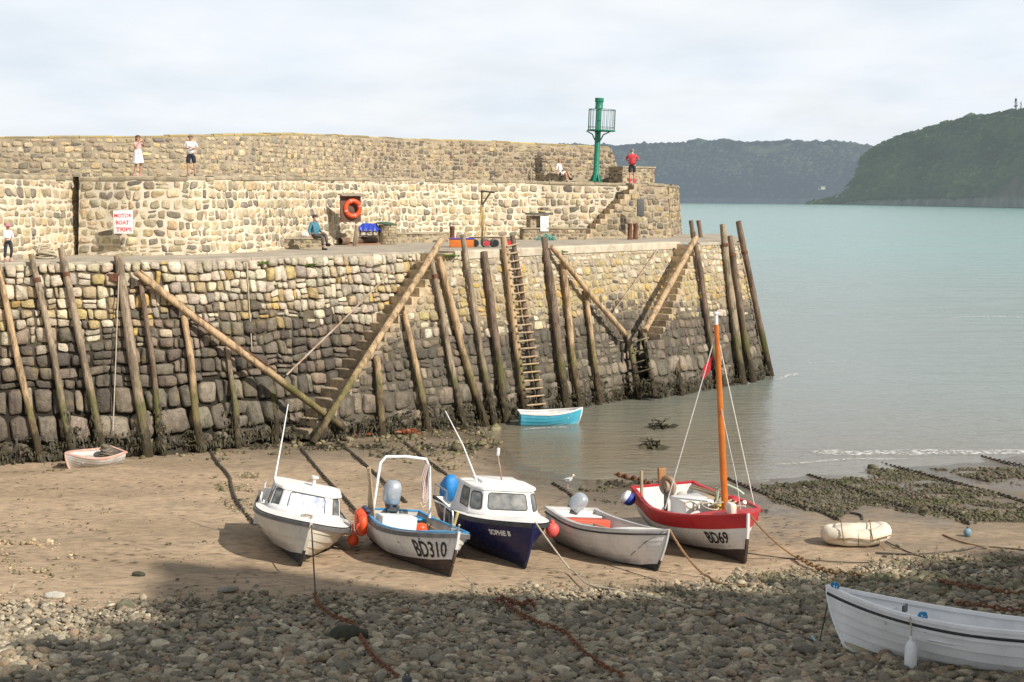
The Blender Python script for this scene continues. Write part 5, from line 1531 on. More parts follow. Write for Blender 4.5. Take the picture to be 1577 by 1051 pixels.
def long_fender():
    p = MB6 @ H6.pt(.66, .98, 1, .06); c = p + V((0, -.10, -.62)); r = empty('boat_fender', c, 'long white sausage fender hanging on the near side of the large white dinghy', 'fender')
    b = MB(); b.lathe([(.0, -.42), (.03, -.40), (.035, -.36), (.075, -.30), (.10, -.24), (.105, 0), (.10, .20), (.07, .28), (.035, .31), (.03, .38), (.0, .39)], 16); b.build('float', M_WHITEL, r)
    b = MB(); b.tube([(0, 0, .36), (.01, .04, .5), (.0, .10, .62), (.02, .16, .68)], .014, 6); b.build('lanyard', M_ROPE, r)
long_fender()

# ---- 7 small white and pink dinghy by the wall
def small_dinghy(name, label, bow_px, theta, heel, L, B, D, mo, mi, mg, pitch=0, bot=None, nb=0, ns=6, sink=.02, zabs=None):
    h = Hull(L, B, D, sb=.16, ss=.05, tr=.78, rake=.2, ns=ns, lap=.010, vb=.55, mid=.42)
    r = empty(name, (0, 0, 0), label, 'boat')
    hull_mesh(h, r, mo, bot or mo, nb, nt=20); inner_mesh(h, r, mi, .12, .95); gunwale(h, r, mg, 'gunwale', .085, .05, .01, out=.014, nt=20)
    keel_part(h, r, mg, .06, .04); thwart(h, r, .42, D * .66, mi, .18); thwart(h, r, .12, D * .66, mi, .2); thwart(h, r, .74, D * .72, mi, .16)
    M = place_boat(r, h, bow_px, theta, heel, pitch, sink)
    if zabs is not None:
        r.location.z = zabs; M = Matrix.Translation(r.location) @ r.rotation_euler.to_matrix().to_4x4()
    return M, h, r
MB7, H7, RB7 = small_dinghy('rowing_dinghy', 'little white dinghy with pink gunwale lying on the sand against the wall posts', (108, 722), -40, -8, 1.9, 1.08, .46, M_WHITE, M_WHITE, M_PINKIN)
c7 = MB7 @ V((.45, .05, .44)); mm = MB(); g7 = random.Random(3)
for k in range(9): mm.torus(V((g7.uniform(-.05, .05), g7.uniform(-.05, .05), .035 * k - .05)), .22 - .012 * k, .032, 16, 6, Euler((g7.uniform(-.25, .25), g7.uniform(-.25, .25), 0)).to_matrix())
o7 = mm.build('rope_coil', pm('grey_brown_rope', (.20, .165, .12), (.12, .10, .075), 20, .9, .5, 50), None, (0, 0, 0)); o7.location = c7; tag(o7, 'grey brown rope coil piled in the stern of the white and pink dinghy', 'rope')
# ---- 8 blue dinghy afloat
MB8, H8, RB8 = small_dinghy('rowing_dinghy', 'turquoise blue dinghy with white inside afloat at the foot of the long ladder', (888, 653), 97, 2, 2.35, 1.1, .60, M_TURQ, M_WHITE, M_WHITE, zabs=-.16)

# ---- 9 upturned inflatable
def inflatable():
    c = ground(1318, 838); r = empty('inflatable_dinghy', c, 'cream inflatable dinghy lying upside down, lashed with rope, right of the red boat', 'boat')
    m = pm('cream_rubber', (.76, .70, .57), (.64, .57, .44), 3, .6, .35, 9)
    Lh, Wh, rt = .64, .40, .195; pts = []
    for k in range(29):
        a = -pi * .5 + pi * 2 * k / 28
        x = Lh * (abs(cos(a)) ** .75) * (1 if cos(a) > 0 else -1); y = Wh * (abs(sin(a)) ** .8) * (1 if sin(a) > 0 else -1)
        pts.append(V((x, y, rt + .03 + (.10 * max(0, x / Lh) ** 2))))
    b = MB(); b.tube(pts, [rt * (1 + .04 * sin(k * 1.7)) for k in range(29)], 14); b.build('buoyancy_tube', m, r, sharp=80)
    b = MB(); vs = []
    for i in range(13):
        for j in range(9):
            u, v_ = -1 + i / 6, -1 + j / 4; x = u * Lh * .98; y = v_ * Wh * .98 * (1 - .25 * abs(u) ** 4)
            vs.append((x, y, rt * 2.02 + .10 * (1 - u * u) * (1 - v_ * v_) - .05 * max(abs(u), abs(v_)) ** 6 + .10 * max(0, u) ** 2 + .012 * sin(i * 2.1 + j)))
    b.add(vs, [(i * 9 + j, (i + 1) * 9 + j, (i + 1) * 9 + j + 1, i * 9 + j + 1) for i in range(12) for j in range(8)]); b.build('floor', m, r, sharp=80)
    b = MB()
    for x in (-.35, .32):
        b.tube([V((x + .03 * sin(a * 2), (Wh + rt + .012) * cos(a), rt + .05 + (rt + .09) * sin(a) * (1.12))) for a in [pi * k / 12 for k in range(-1, 14)]], .014, 5)
    b.tube([(-.7, -.5, .18), (-.2, -.62, .26), (.3, -.62, .22), (.75, -.45, .32)], .013, 5); b.tube([(.3, -.1, .48), (.45, -.5, .3), (.5, -.6, .1), (.6, -.75, .02)], .012, 5); b.torus((.28, 0, .46), .06, .014, 10, 5); b.build('lashing', M_ROPEO, r)
    r.rotation_euler = (0, 0, radians(-6))
inflatable()
# ================================================================== people
def skin_geo(nodes, bones, root, sub=2):
    names = list(nodes); idx = {n: i for i, n in enumerate(names)}
    me = bpy.data.meshes.new('figure_src'); me.from_pydata([nodes[n][0] for n in names], [(idx[a], idx[b]) for a, b in bones], [])
    o = bpy.data.objects.new('figure_src', me); COL.objects.link(o)
    md = o.modifiers.new('skin', 'SKIN'); md.use_smooth_shade = True
    for n in names:
        sv = me.skin_vertices[0].data[idx[n]]; r = nodes[n][1]; sv.radius = (r, r) if not isinstance(r, tuple) else r
        sv.use_root = (n == root)
    if sub:
        sm = o.modifiers.new('sub', 'SUBSURF'); sm.levels = sub; sm.render_levels = sub
    dg = bpy.context.evaluated_depsgraph_get(); ev = o.evaluated_get(dg); m2 = ev.to_mesh()
    v = [V(x.co) for x in m2.vertices]; f = [tuple(p.vertices) for p in m2.polygons]
    ev.to_mesh_clear(); bpy.data.objects.remove(o); bpy.data.meshes.remove(me)
    return v, f
STAND = dict(pelvis=(0, 0, .96), belly=(0, -.01, 1.10), chest=(0, 0, 1.27), collar=(0, .01, 1.42), neck=(0, 0, 1.49), head=(0, -.02, 1.585), crown=(0, -.01, 1.655),
             hl=(.095, 0, .90), kl=(.105, -.02, .50), al=(.105, .03, .10), tl=(.12, -.12, .045), hr=(-.095, 0, .90), kr=(-.105, -.02, .50), ar=(-.105, .03, .10), tr=(-.12, -.12, .045),
             sl=(.165, .01, 1.385), el=(.235, .03, 1.12), wl=(.245, -.06, .88), pl=(.25, -.09, .80), sr=(-.165, .01, 1.385), er=(-.235, .03, 1.12), wr=(-.245, -.06, .88), pr=(-.25, -.09, .80))
RAD = dict(pelvis=.135, belly=.125, chest=.14, collar=.085, neck=.052, head=.088, crown=.07, hl=.088, kl=.055, al=.040, tl=.036, hr=.088, kr=.055, ar=.040, tr=.036,
           sl=.058, el=.040, wl=.028, pl=.034, sr=.058, er=.040, wr=.028, pr=.034)
BONES = [('pelvis', 'belly'), ('belly', 'chest'), ('chest', 'collar'), ('collar', 'neck'), ('neck', 'head'), ('head', 'crown'), ('pelvis', 'hl'), ('hl', 'kl'), ('kl', 'al'), ('al', 'tl'), ('pelvis', 'hr'), ('hr', 'kr'), ('kr', 'ar'), ('ar', 'tr'),
         ('chest', 'sl'), ('sl', 'el'), ('el', 'wl'), ('wl', 'pl'), ('chest', 'sr'), ('sr', 'er'), ('er', 'wr'), ('wr', 'pr')]
M_SKIN = pm('skin', (.52, .30, .21), (.47, .26, .18), 8, .6)
def cloth(name, c): return pm(name, c, tuple(x * .82 for x in c), 9, .85, .5, 14)
M_HAIRB = pm('brown_hair', (.10, .05, .025), (.16, .085, .04), 14, .7, .5, 30); M_HAIRG = pm('grey_hair', (.16, .14, .12), (.26, .24, .22), 14, .7, .5, 30)
M_HAIRD = pm('dark_hair', (.03, .025, .02), (.06, .05, .04), 14, .7, .5, 30); M_HAIRBL = pm('fair_hair', (.38, .25, .12), (.28, .17, .08), 14, .7, .5, 30)
M_EYE = pm('eye_dark', (.03, .02, .02), (.05, .04, .03), 8, .3)
def person(name_label, loc, yaw, scale, pose, garments, hair, look=0, girth=1.0, female=False, headr=1.0):
    r = empty('person', loc, name_label, 'person'); r.rotation_euler = (0, 0, radians(yaw)); r.scale = (scale,) * 3
    J = {k: V(v) for k, v in STAND.items()}; J.update({k: V(v) for k, v in pose.items()})
    R = dict(RAD)
    for k in ('pelvis', 'belly', 'chest'): R[k] *= girth
    if female: R['chest'] *= .9; R['belly'] *= .88; R['sl'] *= .88; R['sr'] *= .88
    R['head'] *= headr; R['crown'] *= headr
    v, f = skin_geo({k: (J[k], R[k]) for k in J}, BONES, 'pelvis')
    b = MB(); b.add(v, f)
    # face
    fd = V((sin(radians(look)), -cos(radians(look)), -.08)).normalized(); sd = fd.cross(V((0, 0, 1))).normalized(); hc = J['head']; hr = .088 * headr
    b.add([hc + fd * hr * .95 + V((0, 0, .02)), hc + fd * (hr + .028) - V((0, 0, .015)), hc + fd * hr * .93 + sd * .016 - V((0, 0, .018)), hc + fd * hr * .93 - sd * .016 - V((0, 0, .018))], [(0, 2, 1), (0, 1, 3), (1, 2, 3)])
    for q in (1, -1): b.ball(hc + sd * q * hr * .98 + V((0, 0, .0)), .022, 6, 5, (.6, 1, 1.4))
    b.tube([hc + fd * hr * .95 + sd * .02 - V((0, 0, .048)), hc + fd * hr * 1.0 - V((0, 0, .05)), hc + fd * hr * .95 - sd * .02 - V((0, 0, .048))], .006, 5)
    # fingers
    for s_ in ('l', 'r'):
        w, p = J['w' + s_], J['p' + s_]; d = (p - w).normalized(); a = d.orthogonal().normalized(); c = d.cross(a)
        for k in range(4):
            o_ = p + a * (.013 * (k - 1.5)) + d * .02; ln = (.062, .075, .07, .055)[k]
            b.tube([o_, o_ + d * ln * .5 + c * .004, o_ + d * ln * .8 + c * .022], [.0095, .009, .007], 5)
        b.tube([p - d * .02 + a * .03, p + d * .015 + a * .05, p + d * .04 + a * .048], [.011, .010, .008], 5)
    body = b.build('body', M_SKIN, r, sharp=80)
    e = MB()
    for q in (1, -1): e.ball(hc + fd * hr * .93 + sd * q * .03 + V((0, 0, .018)), .011, 6, 5)
    e.build('eyes', M_EYE, r)
    mid = lambda a, c, t: J[a].lerp(J[c], t)
    for (kind, mat, *o) in garments:
        nd = {}; bn = []
        k = o[0] if o else None
        if kind == 'top':      # k: sleeve fraction along the whole arm 0..2
            for n in ('pelvis', 'belly', 'chest', 'collar'): nd[n] = (J[n] if n != 'pelvis' else mid('pelvis', 'belly', .25), R[n] * 1.10 + .008)
            nd['collar'] = (mid('chest', 'collar', .8), R['collar'] * 1.15)
            bn = [('pelvis', 'belly'), ('belly', 'chest'), ('chest', 'collar')]
            for s_ in 'lr':
                nd['s' + s_] = (J['s' + s_], R['s' + s_] * 1.22); bn.append(('chest', 's' + s_))
                if k <= 1: nd['e' + s_] = (mid('s' + s_, 'e' + s_, k), R['e' + s_] * 1.5); bn.append(('s' + s_, 'e' + s_))
                else:
                    nd['e' + s_] = (J['e' + s_], R['e' + s_] * 1.35); nd['w' + s_] = (mid('e' + s_, 'w' + s_, k - 1), R['w' + s_] * 1.5); bn += [('s' + s_, 'e' + s_), ('e' + s_, 'w' + s_)]
            rt = 'belly'; nm = 'shirt'
        elif kind == 'legs':   # k: 0..1 to knee, 1..2 to ankle
            nd['pelvis'] = (J['pelvis'], R['pelvis'] * 1.12); nd['belly'] = (mid('pelvis', 'belly', .45), R['pelvis'] * 1.02); bn = [('pelvis', 'belly')]
            for s_ in 'lr':
                nd['h' + s_] = (J['h' + s_], R['h' + s_] * 1.22); bn.append(('pelvis', 'h' + s_))
                if k <= 1: nd['k' + s_] = (mid('h' + s_, 'k' + s_, k), R['k' + s_] * 1.62); bn.append(('h' + s_, 'k' + s_))
                else:
                    nd['k' + s_] = (J['k' + s_], R['k' + s_] * 1.3); nd['a' + s_] = (mid('k' + s_, 'a' + s_, k - 1), R['a' + s_] * 1.5); bn += [('h' + s_, 'k' + s_), ('k' + s_, 'a' + s_)]
            rt = 'pelvis'; nm = 'shorts' if k <= 1 else 'trousers'
        elif kind == 'skirt':
            m = MB(); rings = []
            for (z, w_) in ((1.12, .145), (1.0, .19), (.8, .235), (k, .285)):
                rings.append([V(((w_ * (1 + .07 * sin(5 * a + z * 3))) * cos(a), w_ * .85 * (1 + .07 * cos(4 * a)) * sin(a), z + .02 * sin(3 * a))) for a in [2 * pi * q / 22 for q in range(22)]])
            m.loft(rings, True, True); m.build('skirt', mat, r, sharp=80); continue
        elif kind == 'shoes':
            for s_ in 'lr':
                m = MB(); a, t_ = J['a' + s_], J['t' + s_]; d = (t_ - a); d.z = 0; d.normalize(); zb = min(a.z, t_.z) - .02
                m.ball((a.x + d.x * .07, a.y + d.y * .07, zb + .02), .062, 10, 7, (1, 1, .8)); c0 = V((a.x, a.y, zb)) + d * .06
                ang = atan2(d.y, d.x); m.v.clear(); m.f.clear(); m.m.clear(); m.c.clear()
                m.ball(c0, .14, 12, 8, (1.0, .42, .48), rot=Matrix.Rotation(ang, 3, 'Z')); m.tube([V((a.x, a.y, zb + .02)), V((a.x, a.y, zb + .11))], .05, 8)
                m.build('shoe', mat, r)
            continue
        elif kind == 'socks':
            for s_ in 'lr':
                m = MB(); a, q = J['a' + s_], mid('a' + s_, 'k' + s_, .38); m.tube([a, a.lerp(q, .5), q], [.046, .047, .052], 10); m.build('sock', mat, r)
            continue
        v, f = skin_geo(nd, bn, rt); m = MB(); m.add(v, f); m.build(nm, mat, r, sharp=80)
    # hair
    hm, style = hair
    if hm is not None:
        m = MB(); n_ = 14; rings = []
        for i in range(7):
            ph = pi * .5 * (1 - i / 6) if i else pi * .5
            th = lerp(-.05, 1.0, i / 6)
            zz = sin(th * pi / 2) * hr * 1.22; rr = cos(th * pi / 2) * hr * 1.14 + .002
            ring = []
            for k in range(n_):
                a = 2 * pi * k / n_; d = sd * cos(a) + fd * sin(a) * 1.05
                lift = .05 * max(0, sin(a)) * (1 - i / 6)
                ring.append(hc + d * rr * (1 + .05 * sin(k * 3.1 + i)) + V((0, 0, zz + lift + .02)) - fd * .012)
            rings.append(ring)
        if style in ('long', 'bob', 'short'):
            dn = {'long': .30, 'bob': .14, 'short': .04}[style]
            low = []
            for k in range(n_):
                a = 2 * pi * k / n_; d = sd * cos(a) + fd * sin(a); back = max(0, -sin(a) + .35)
                low.append(hc + d * hr * (1.12 if sin(a) < .35 else .95) + V((0, 0, .02 + .05 * max(0, sin(a)) - dn * min(1, back))) - fd * .015)
            rings = [low] + rings
        m.loft(rings, True, True); m.build('hair', hm, r, sharp=80)
    return r, J, fd
def terr_pt(px, d): return V((*pd(px, d), tz_px(px) - .02))

PINK = cloth('pale_pink_cotton', (.72, .45, .42)); WHITEC = cloth('white_cotton', (.78, .76, .74)); NAVYC = cloth('navy_cloth', (.025, .03, .055)); TEAL = cloth('teal_wool', (.07, .22, .30)); OLIVE = cloth('grey_brown_cloth', (.10, .09, .075))
REDC = cloth('coral_red_cotton', (.62, .06, .075)); DARKC = cloth('charcoal_cloth', (.035, .037, .045)); BLACKS = cloth('black_shoe', (.03, .03, .035)); PINKS = cloth('pink_shoe', (.72, .42, .40)); BEARD = pm('white_beard', (.75, .72, .68), (.6, .56, .52), 14, .8, .5, 30)
# woman shading her eyes on the terrace
person('woman in pale pink top and white skirt with long brown hair, standing on the terrace', terr_pt(216, 59.6), 62, .90,
       dict(el=(.27, -.12, 1.22), wl=(.12, -.20, 1.46), pl=(.07, -.17, 1.52), er=(-.26, -.12, 1.2), wr=(-.13, -.21, 1.42), pr=(-.08, -.18, 1.49), kl=(.11, -.05, .5), tr=(-.12, -.10, .045), al=(.11, .0, .1), kr=(-.10, .03, .5), ar=(-.11, .12, .1)),
       [('top', PINK, .6), ('legs', NAVYC, .85), ('skirt', WHITEC, .58), ('shoes', PINKS)], (M_HAIRB, 'long'), 0, 1, True)
person('man in white t-shirt and navy shorts looking down at his hands, standing on the terrace', terr_pt(297, 58.9), 8, .90,
       dict(head=(0, -.045, 1.58), crown=(0, -.03, 1.65), el=(.27, .0, 1.15), wl=(.10, -.21, 1.16), pl=(.04, -.25, 1.18), er=(-.27, .0, 1.15), wr=(-.10, -.21, 1.14), pr=(-.04, -.25, 1.17), kl=(.14, -.02, .5), al=(.15, .03, .1), tl=(.19, -.11, .045), kr=(-.12, -.02, .5), ar=(-.13, .03, .1), tr=(-.17, -.11, .045)),
       [('top', WHITEC, .85), ('legs', NAVYC, .92), ('shoes', BLACKS), ], (M_HAIRG, 'short'), 8, 1.08)
SEAT = dict(pelvis=(0, .05, .52), belly=(0, .06, .68), chest=(0, .05, .86), collar=(0, .04, 1.01), neck=(0, .02, 1.08), head=(0, 0, 1.175), crown=(0, .01, 1.245), hl=(.09, -.02, .50), kl=(.12, -.42, .49), al=(.11, -.44, .10), tl=(.12, -.59, .045), hr=(-.09, -.02, .50), kr=(-.12, -.42, .49), ar=(-.13, -.47, .10), tr=(-.14, -.62, .045),
            sl=(.165, .05, .975), el=(.25, .02, .72), wl=(.20, -.20, .62), pl=(.16, -.27, .60), sr=(-.165, .05, .975), er=(-.27, .08, .72), wr=(-.27, .02, .52), pr=(-.27, -.02, .46))
def seat(**k): d = dict(SEAT); d.update(k); return d
mp_, mj, mfd = person('white bearded man in a teal jumper sitting on the low stone bench', on_z(486, 385.0, DECK), 58, 1.06, seat(kl=(.05, -.44, .56), al=(-.02, -.55, .25), tl=(-.04, -.70, .22), wl=(.10, -.26, .63), pl=(.06, -.33, .64)),
       [('top', TEAL, 1.85), ('legs', OLIVE, 1.9), ('shoes', BLACKS)], (M_HAIRD, 'short'), 15, 1.12)
bb_ = MB(); bb_.ball(mj['head'] + mfd * .055 - V((0, 0, .06)), .068, 12, 8, (1, .9, .95)); bb_.build('beard', BEARD, mp_)
person('fair haired woman in white top and skirt sitting cross legged on a stone seat', terr_pt(862, 86.6) - V((0, 0, .05)), 62, 1.02, seat(kl=(.02, -.46, .58), al=(-.06, -.60, .30), tl=(-.08, -.75, .24)),
       [('top', WHITEC, 1.3), ('legs', WHITEC, .8), ('shoes', BLACKS)], (M_HAIRBL, 'bob'), 0, 1, True)
person('man in a coral red t-shirt and dark shorts seen from behind, at the terrace end', terr_pt(972.5, 87.6) + V((0, 0, .02)), 172, 1.10,
       dict(head=(0, -.07, 1.57), crown=(0, -.06, 1.64), el=(.32, -.06, 1.17), wl=(.16, -.26, 1.10), pl=(.08, -.32, 1.10), er=(-.32, -.06, 1.17), wr=(-.16, -.26, 1.10), pr=(-.08, -.32, 1.10)),
       [('top', REDC, .9), ('legs', DARKC, .95), ('socks', REDC), ('shoes', REDC)], (M_HAIRG, 'short'), 0, 1.18)
kid, kj, kfd = person('small child in a pink and white sun hat, white top and dark leggings', on_z(13, 403, DECK), 40, .70,
       dict(el=(.2, -.12, 1.12), wl=(.10, -.25, 1.05), pl=(.06, -.30, 1.05), er=(-.2, -.12, 1.12), wr=(-.1, -.25, 1.05), pr=(-.06, -.3, 1.05), kl=(.12, -.12, .5), kr=(-.12, .02, .5), ar=(-.13, .10, .1)),
       [('top', WHITEC, 1.7), ('legs', DARKC, 1.85), ('shoes', PINKS)], (None, ''), 0, 1.05, True, 1.2)
hb = MB(); hc_ = kj['head'] + V((0, 0, .05)); hb.lathe([(.21, -.03), (.20, -.01), (.115, .0), (.11, .06), (.07, .105), (.0, .12)], 16, Matrix.Translation(hc_)); hb.build('sun_hat', cloth('pink_hat', (.62, .22, .30)), kid)

# ================================================================== things on the deck and the terrace
def dk(px, py): return on_z(px, py, DECK)
def stone_box(p0, p1, h, depth, root, seed, cf=None, z0=DECK, top=True, mort=None, bulge=.03, mat=None):
    """low masonry block: stone faces on front and two ends, slab on top"""
    p0, p1 = V((p0[0], p0[1])), V((p1[0], p1[1])); d = (p1 - p0).normalized(); n = V((d.y, -d.x))
    pls = [[tuple(p0 - n * depth), tuple(p0)], [tuple(p0), tuple(p1)], [tuple(p1), tuple(p1 - n * depth)]]
    for i, pl in enumerate(pls):
        under(stone_wall(pl, const(z0 + h), const(z0 + .0), 0, z0, lambda z: (.12, .24), lambda z: (.18, .42), .035, bulge, cf or ctr_, None, mat or M_STONE_DRY, mort or M_MORT_BR, seed=seed + i, wob=.02), root)
    if top:
        b = MB(); q = [p0 - d * .05 + n * .05, p1 + d * .05 + n * .05, p1 + d * .05 - n * depth, p0 - d * .05 - n * depth]
        b.loft([[(p.x, p.y, z0 + h - .03) for p in q], [(p.x, p.y, z0 + h + .04) for p in q]], True, True)
        under(b.build('slab', M_COPE, smooth_=False), root)
def block(name, label, cat, *a, loc=None, **k):
    r = empty(name, V((a[0][0], a[0][1], k.get('z0', DECK))), label, cat); stone_box(*a[:4], r, *a[4:], **k); return r
block('stone_bench', 'long low stone bench where the bearded man sits', 'bench', dk(386, 384.5), dk(498, 383.5), .42, .7, 101)
block('stone_ledge', 'low stone ledge along the wall between the drum and the fish box', 'ledge', dk(612, 374.5), dk(692, 373), .42, .8, 105)
block('stone_ledge', 'low stone ledge along the wall right of the notice pillar', 'ledge', dk(806, 369.5), dk(902, 369), .55, .9, 109)
zs = tz_px(858) - .02
block('stone_bench', 'small stone seat block under the sitting woman', 'bench', pd(838, 87.0), pd(880, 88.0), .44, .8, 113, z0=zs)
block('stone_block', 'square dark stone block beside the man in red, against the sea', 'wall', pd(958, 89.0), pd(1007, 90.6), .95, 1.1, 117, z0=tz_px(980) - .02, mat=M_STONE_DRY, cf=upper_col(PARA, (2, 3, 1, 4, 1, 3)))
# stone drum with a green lid
def drum():
    c = dk(596, 377); c.y += .5; r = empty('stone_drum', c, 'round stone built bin with a green lid beside the blue box', 'bin')
    g = random.Random(6); R_ = .40; m = MB()
    for k in range(7):
        z = .12 * k + .02; n_ = 11
        for i in range(n_):
            a0 = 2 * pi * (i + (k % 2) * .5 + g.uniform(-.1, .1)) / n_; a1 = a0 + 2 * pi / n_ * .93; rr = R_ + g.uniform(-.012, .012)
            q = [(rr * cos(a), rr * sin(a)) for a in (a0, (a0 + a1) / 2, a1)] + [(R_ * .7 * cos(a), R_ * .7 * sin(a)) for a in (a1, a0)]
            kk = g.uniform(.7, 1.2); m.loft([[(x, y, z) for x, y in q], [(x * 1.01, y * 1.01, z + .05) for x, y in q], [(x, y, z + .108) for x, y in q]], True, True, col=(kk, kk * .97, kk * .9))
    m.lathe([(R_ * .9, 0), (R_ * .9, .86)], 18); m.build('stonework', M_COPE, r, sharp=40)
    m = MB(); m.lathe([(.47, .0), (.48, .03), (.3, .09), (.0, .12)], 20, Matrix.Translation((-.06, 0, .87)) @ Matrix.Rotation(.09, 4, 'Y')); m.build('lid', pm('green_lid', (.06, .13, .075), (.05, .10, .06)), r)
drum()
def deck_box(name, label, px, py, size, mat, yaw, band=None, dz_=0):
    c = dk(px, py); r = empty(name, c + V((0, 0, dz_)), label, 'box'); r.rotation_euler = (0, 0, radians(yaw))
    w, d, h = size; t_ = .03
    m = MB()
    m.rbox((0, 0, .02), (w, d, .04), .012); 
    for sx in (-1, 1): m.rbox((sx * (w / 2 - t_ / 2), 0, h / 2), (t_, d, h), .012)
    for sy in (-1, 1): m.rbox((0, sy * (d / 2 - t_ / 2), h / 2), (w - 2 * t_ - .004, t_, h), .012)
    m.build('box_body', mat, r)
    m = MB()
    for sx in (-1, 1): m.rbox((sx * (w / 2 + .005), 0, h - .02), (.05, d + .05, .05), .015)
    for sy in (-1, 1): m.rbox((0, sy * (d / 2 + .005), h - .022), (w - .05, .05, .05), .015)
    m.build('rim', band or mat, r); return r
M_BLUEP = pm('blue_plastic', (.03, .07, .50), (.025, .055, .40), 4, .45); M_ORP = pm('orange_box_plastic', (.72, .20, .03), (.6, .16, .03), 4, .5)
fb_ = deck_box('fish_box', 'orange fish box with blue rim behind the slim curved post', 711, 381, (.98, .6, .38), M_ORP, 4, M_BLUEP)
# lobster pots, blue tarpaulin, timber, pipe
def pots():
    c = dk(566, 377); c.y += .2
    r = empty('lobster_pot', c + V((.05, .3, .36)), 'dark netted lobster pot under the blue tarpaulin', 'pot'); m = MB()
    for x in (-.42, -.14, .14, .42):
        m.tube([(x, -.25 * cos(a), .30 * abs(sin(a)) ** .7) for a in [pi * k / 10 for k in range(11)]], .018, 6)
    for y, z in ((-.25, .02), (.25, .02), (-.2, .2), (.2, .2), (0, .3)): m.tube([(-.44, y, z), (.44, y, z)], .014, 6)
    for k in range(16):
        x = -.42 + .056 * k; m.tube([(x, -.25, .02), (x + .1, -.2, .18), (x, -.05, .30), (x + .06, .2, .2)], .005, 4); m.tube([(x + .1, -.25, .02), (x, -.2, .18), (x + .1, -.05, .3), (x, .2, .2)], .005, 4)
    m.rbox((0, 0, .0), (.92, .54, .03), .01); m.build('pot_frame', M_ROPED, r)
    r = empty('tarpaulin', c + V((.05, .25, .66)), 'bright blue crumpled tarpaulin heaped on top of the lobster pot', 'tarpaulin'); m = MB(); vs = []
    for i in range(15):
        for j in range(9):
            u, v_ = -1 + i / 7, -1 + j / 4; e = max(abs(u), abs(v_))
            vs.append((u * .54, v_ * .34, .24 - .30 * max(0, e - .55) / .45 * (1 + .25 * sin(i * 2.3 + j)) + .05 * noise.noise(V((u * 3, v_ * 3, 2)))))
    m.add(vs, [(i * 9 + j, (i + 1) * 9 + j, (i + 1) * 9 + j + 1, i * 9 + j + 1) for i in range(14) for j in range(8)]); m.build('sheet', M_BLUEP, r, sharp=30)
    a, b_ = dk(523, 378) + V((0, .1, .17)), dk(580, 375.5) + V((0, .1, .17))
    r = empty('iron_pipe', a, 'thick brown pipe with dark open end lying below the lobster pot', 'pipe'); d = (b_ - a)
    m = MB(); m.tube([V(), d * .5, d], .155, 16, cap=False); m.tube([d, V()], .135, 16, cap=False); m.build('pipe_wall', pm('brown_pipe', (.20, .125, .08), (.13, .08, .055), 4, .8, .4), r)
    m = MB(); m.lathe([(.134, 0), (.0, .0)], 16, Matrix.Translation(d * .12) @ d.to_track_quat('Z', 'Y').to_matrix().to_4x4(), cap0=False); m.build('pipe_inner_shade', pm('pipe_shade_black', (.01, .01, .01)), r)  # black disc paints the shade in the depth of the pipe
    r = empty('plank', a + V((.3, -.25, -.15)), 'reddish plank lying on the deck in front of the brown pipe', 'plank'); m = MB(); m.rbox((.75, .05, .03), (1.5, .18, .05), .01, (0, 0, .5)); m.build('board', pm('red_brown_plank', (.38, .19, .10), (.28, .14, .08), 4, .8), r)
    p = dk(546, 379.5); pole('short_post', 'stubby grey post standing in front of the pipe and the blue tarpaulin', 'post', p - V((0, 0, .1)), p + V((.10, .05, .86)), .105, .10, M_POST_GREY, None, .005, 5, 10, 9)
    # heaped sacking
    c2 = dk(522, 378) + V((.1, .9, .0)); m = MB(); vs = []
    for i in range(13):
        for j in range(9):
            u, v_ = -1 + i / 6, -1 + j / 4; vs.append((u * .62, v_ * .4, .55 * max(0, 1 - u * u * .55) * max(0, 1 - v_ * v_ * .7) + .06 * sin(i * 1.9) * (1 - abs(v_))))
    m.add(vs, [(i * 9 + j, (i + 1) * 9 + j, (i + 1) * 9 + j + 1, i * 9 + j + 1) for i in range(12) for j in range(8)]); tag(m.build('sacking', pm('beige_sacking', (.50, .41, .27), (.32, .25, .16), 5, .9, .8, 12), None, (0, 0, 0)), 'beige folds of sacking heaped between the bearded man and the blue tarpaulin', 'sacking').location = c2
    c3 = dk(470, 384) + V((0, .3, .44)); m = MB(); m.ball((0, 0, .10), .19, 12, 8, (1.3, .8, .65)); m.ball((.14, .02, .17), .1, 10, 6); o = m.build('white_bag', cloth('white_plastic', (.72, .70, .66)), None); o.location = c3; tag(o, 'small white carrier bag on the bench beside the bearded man', 'bag')
pots()
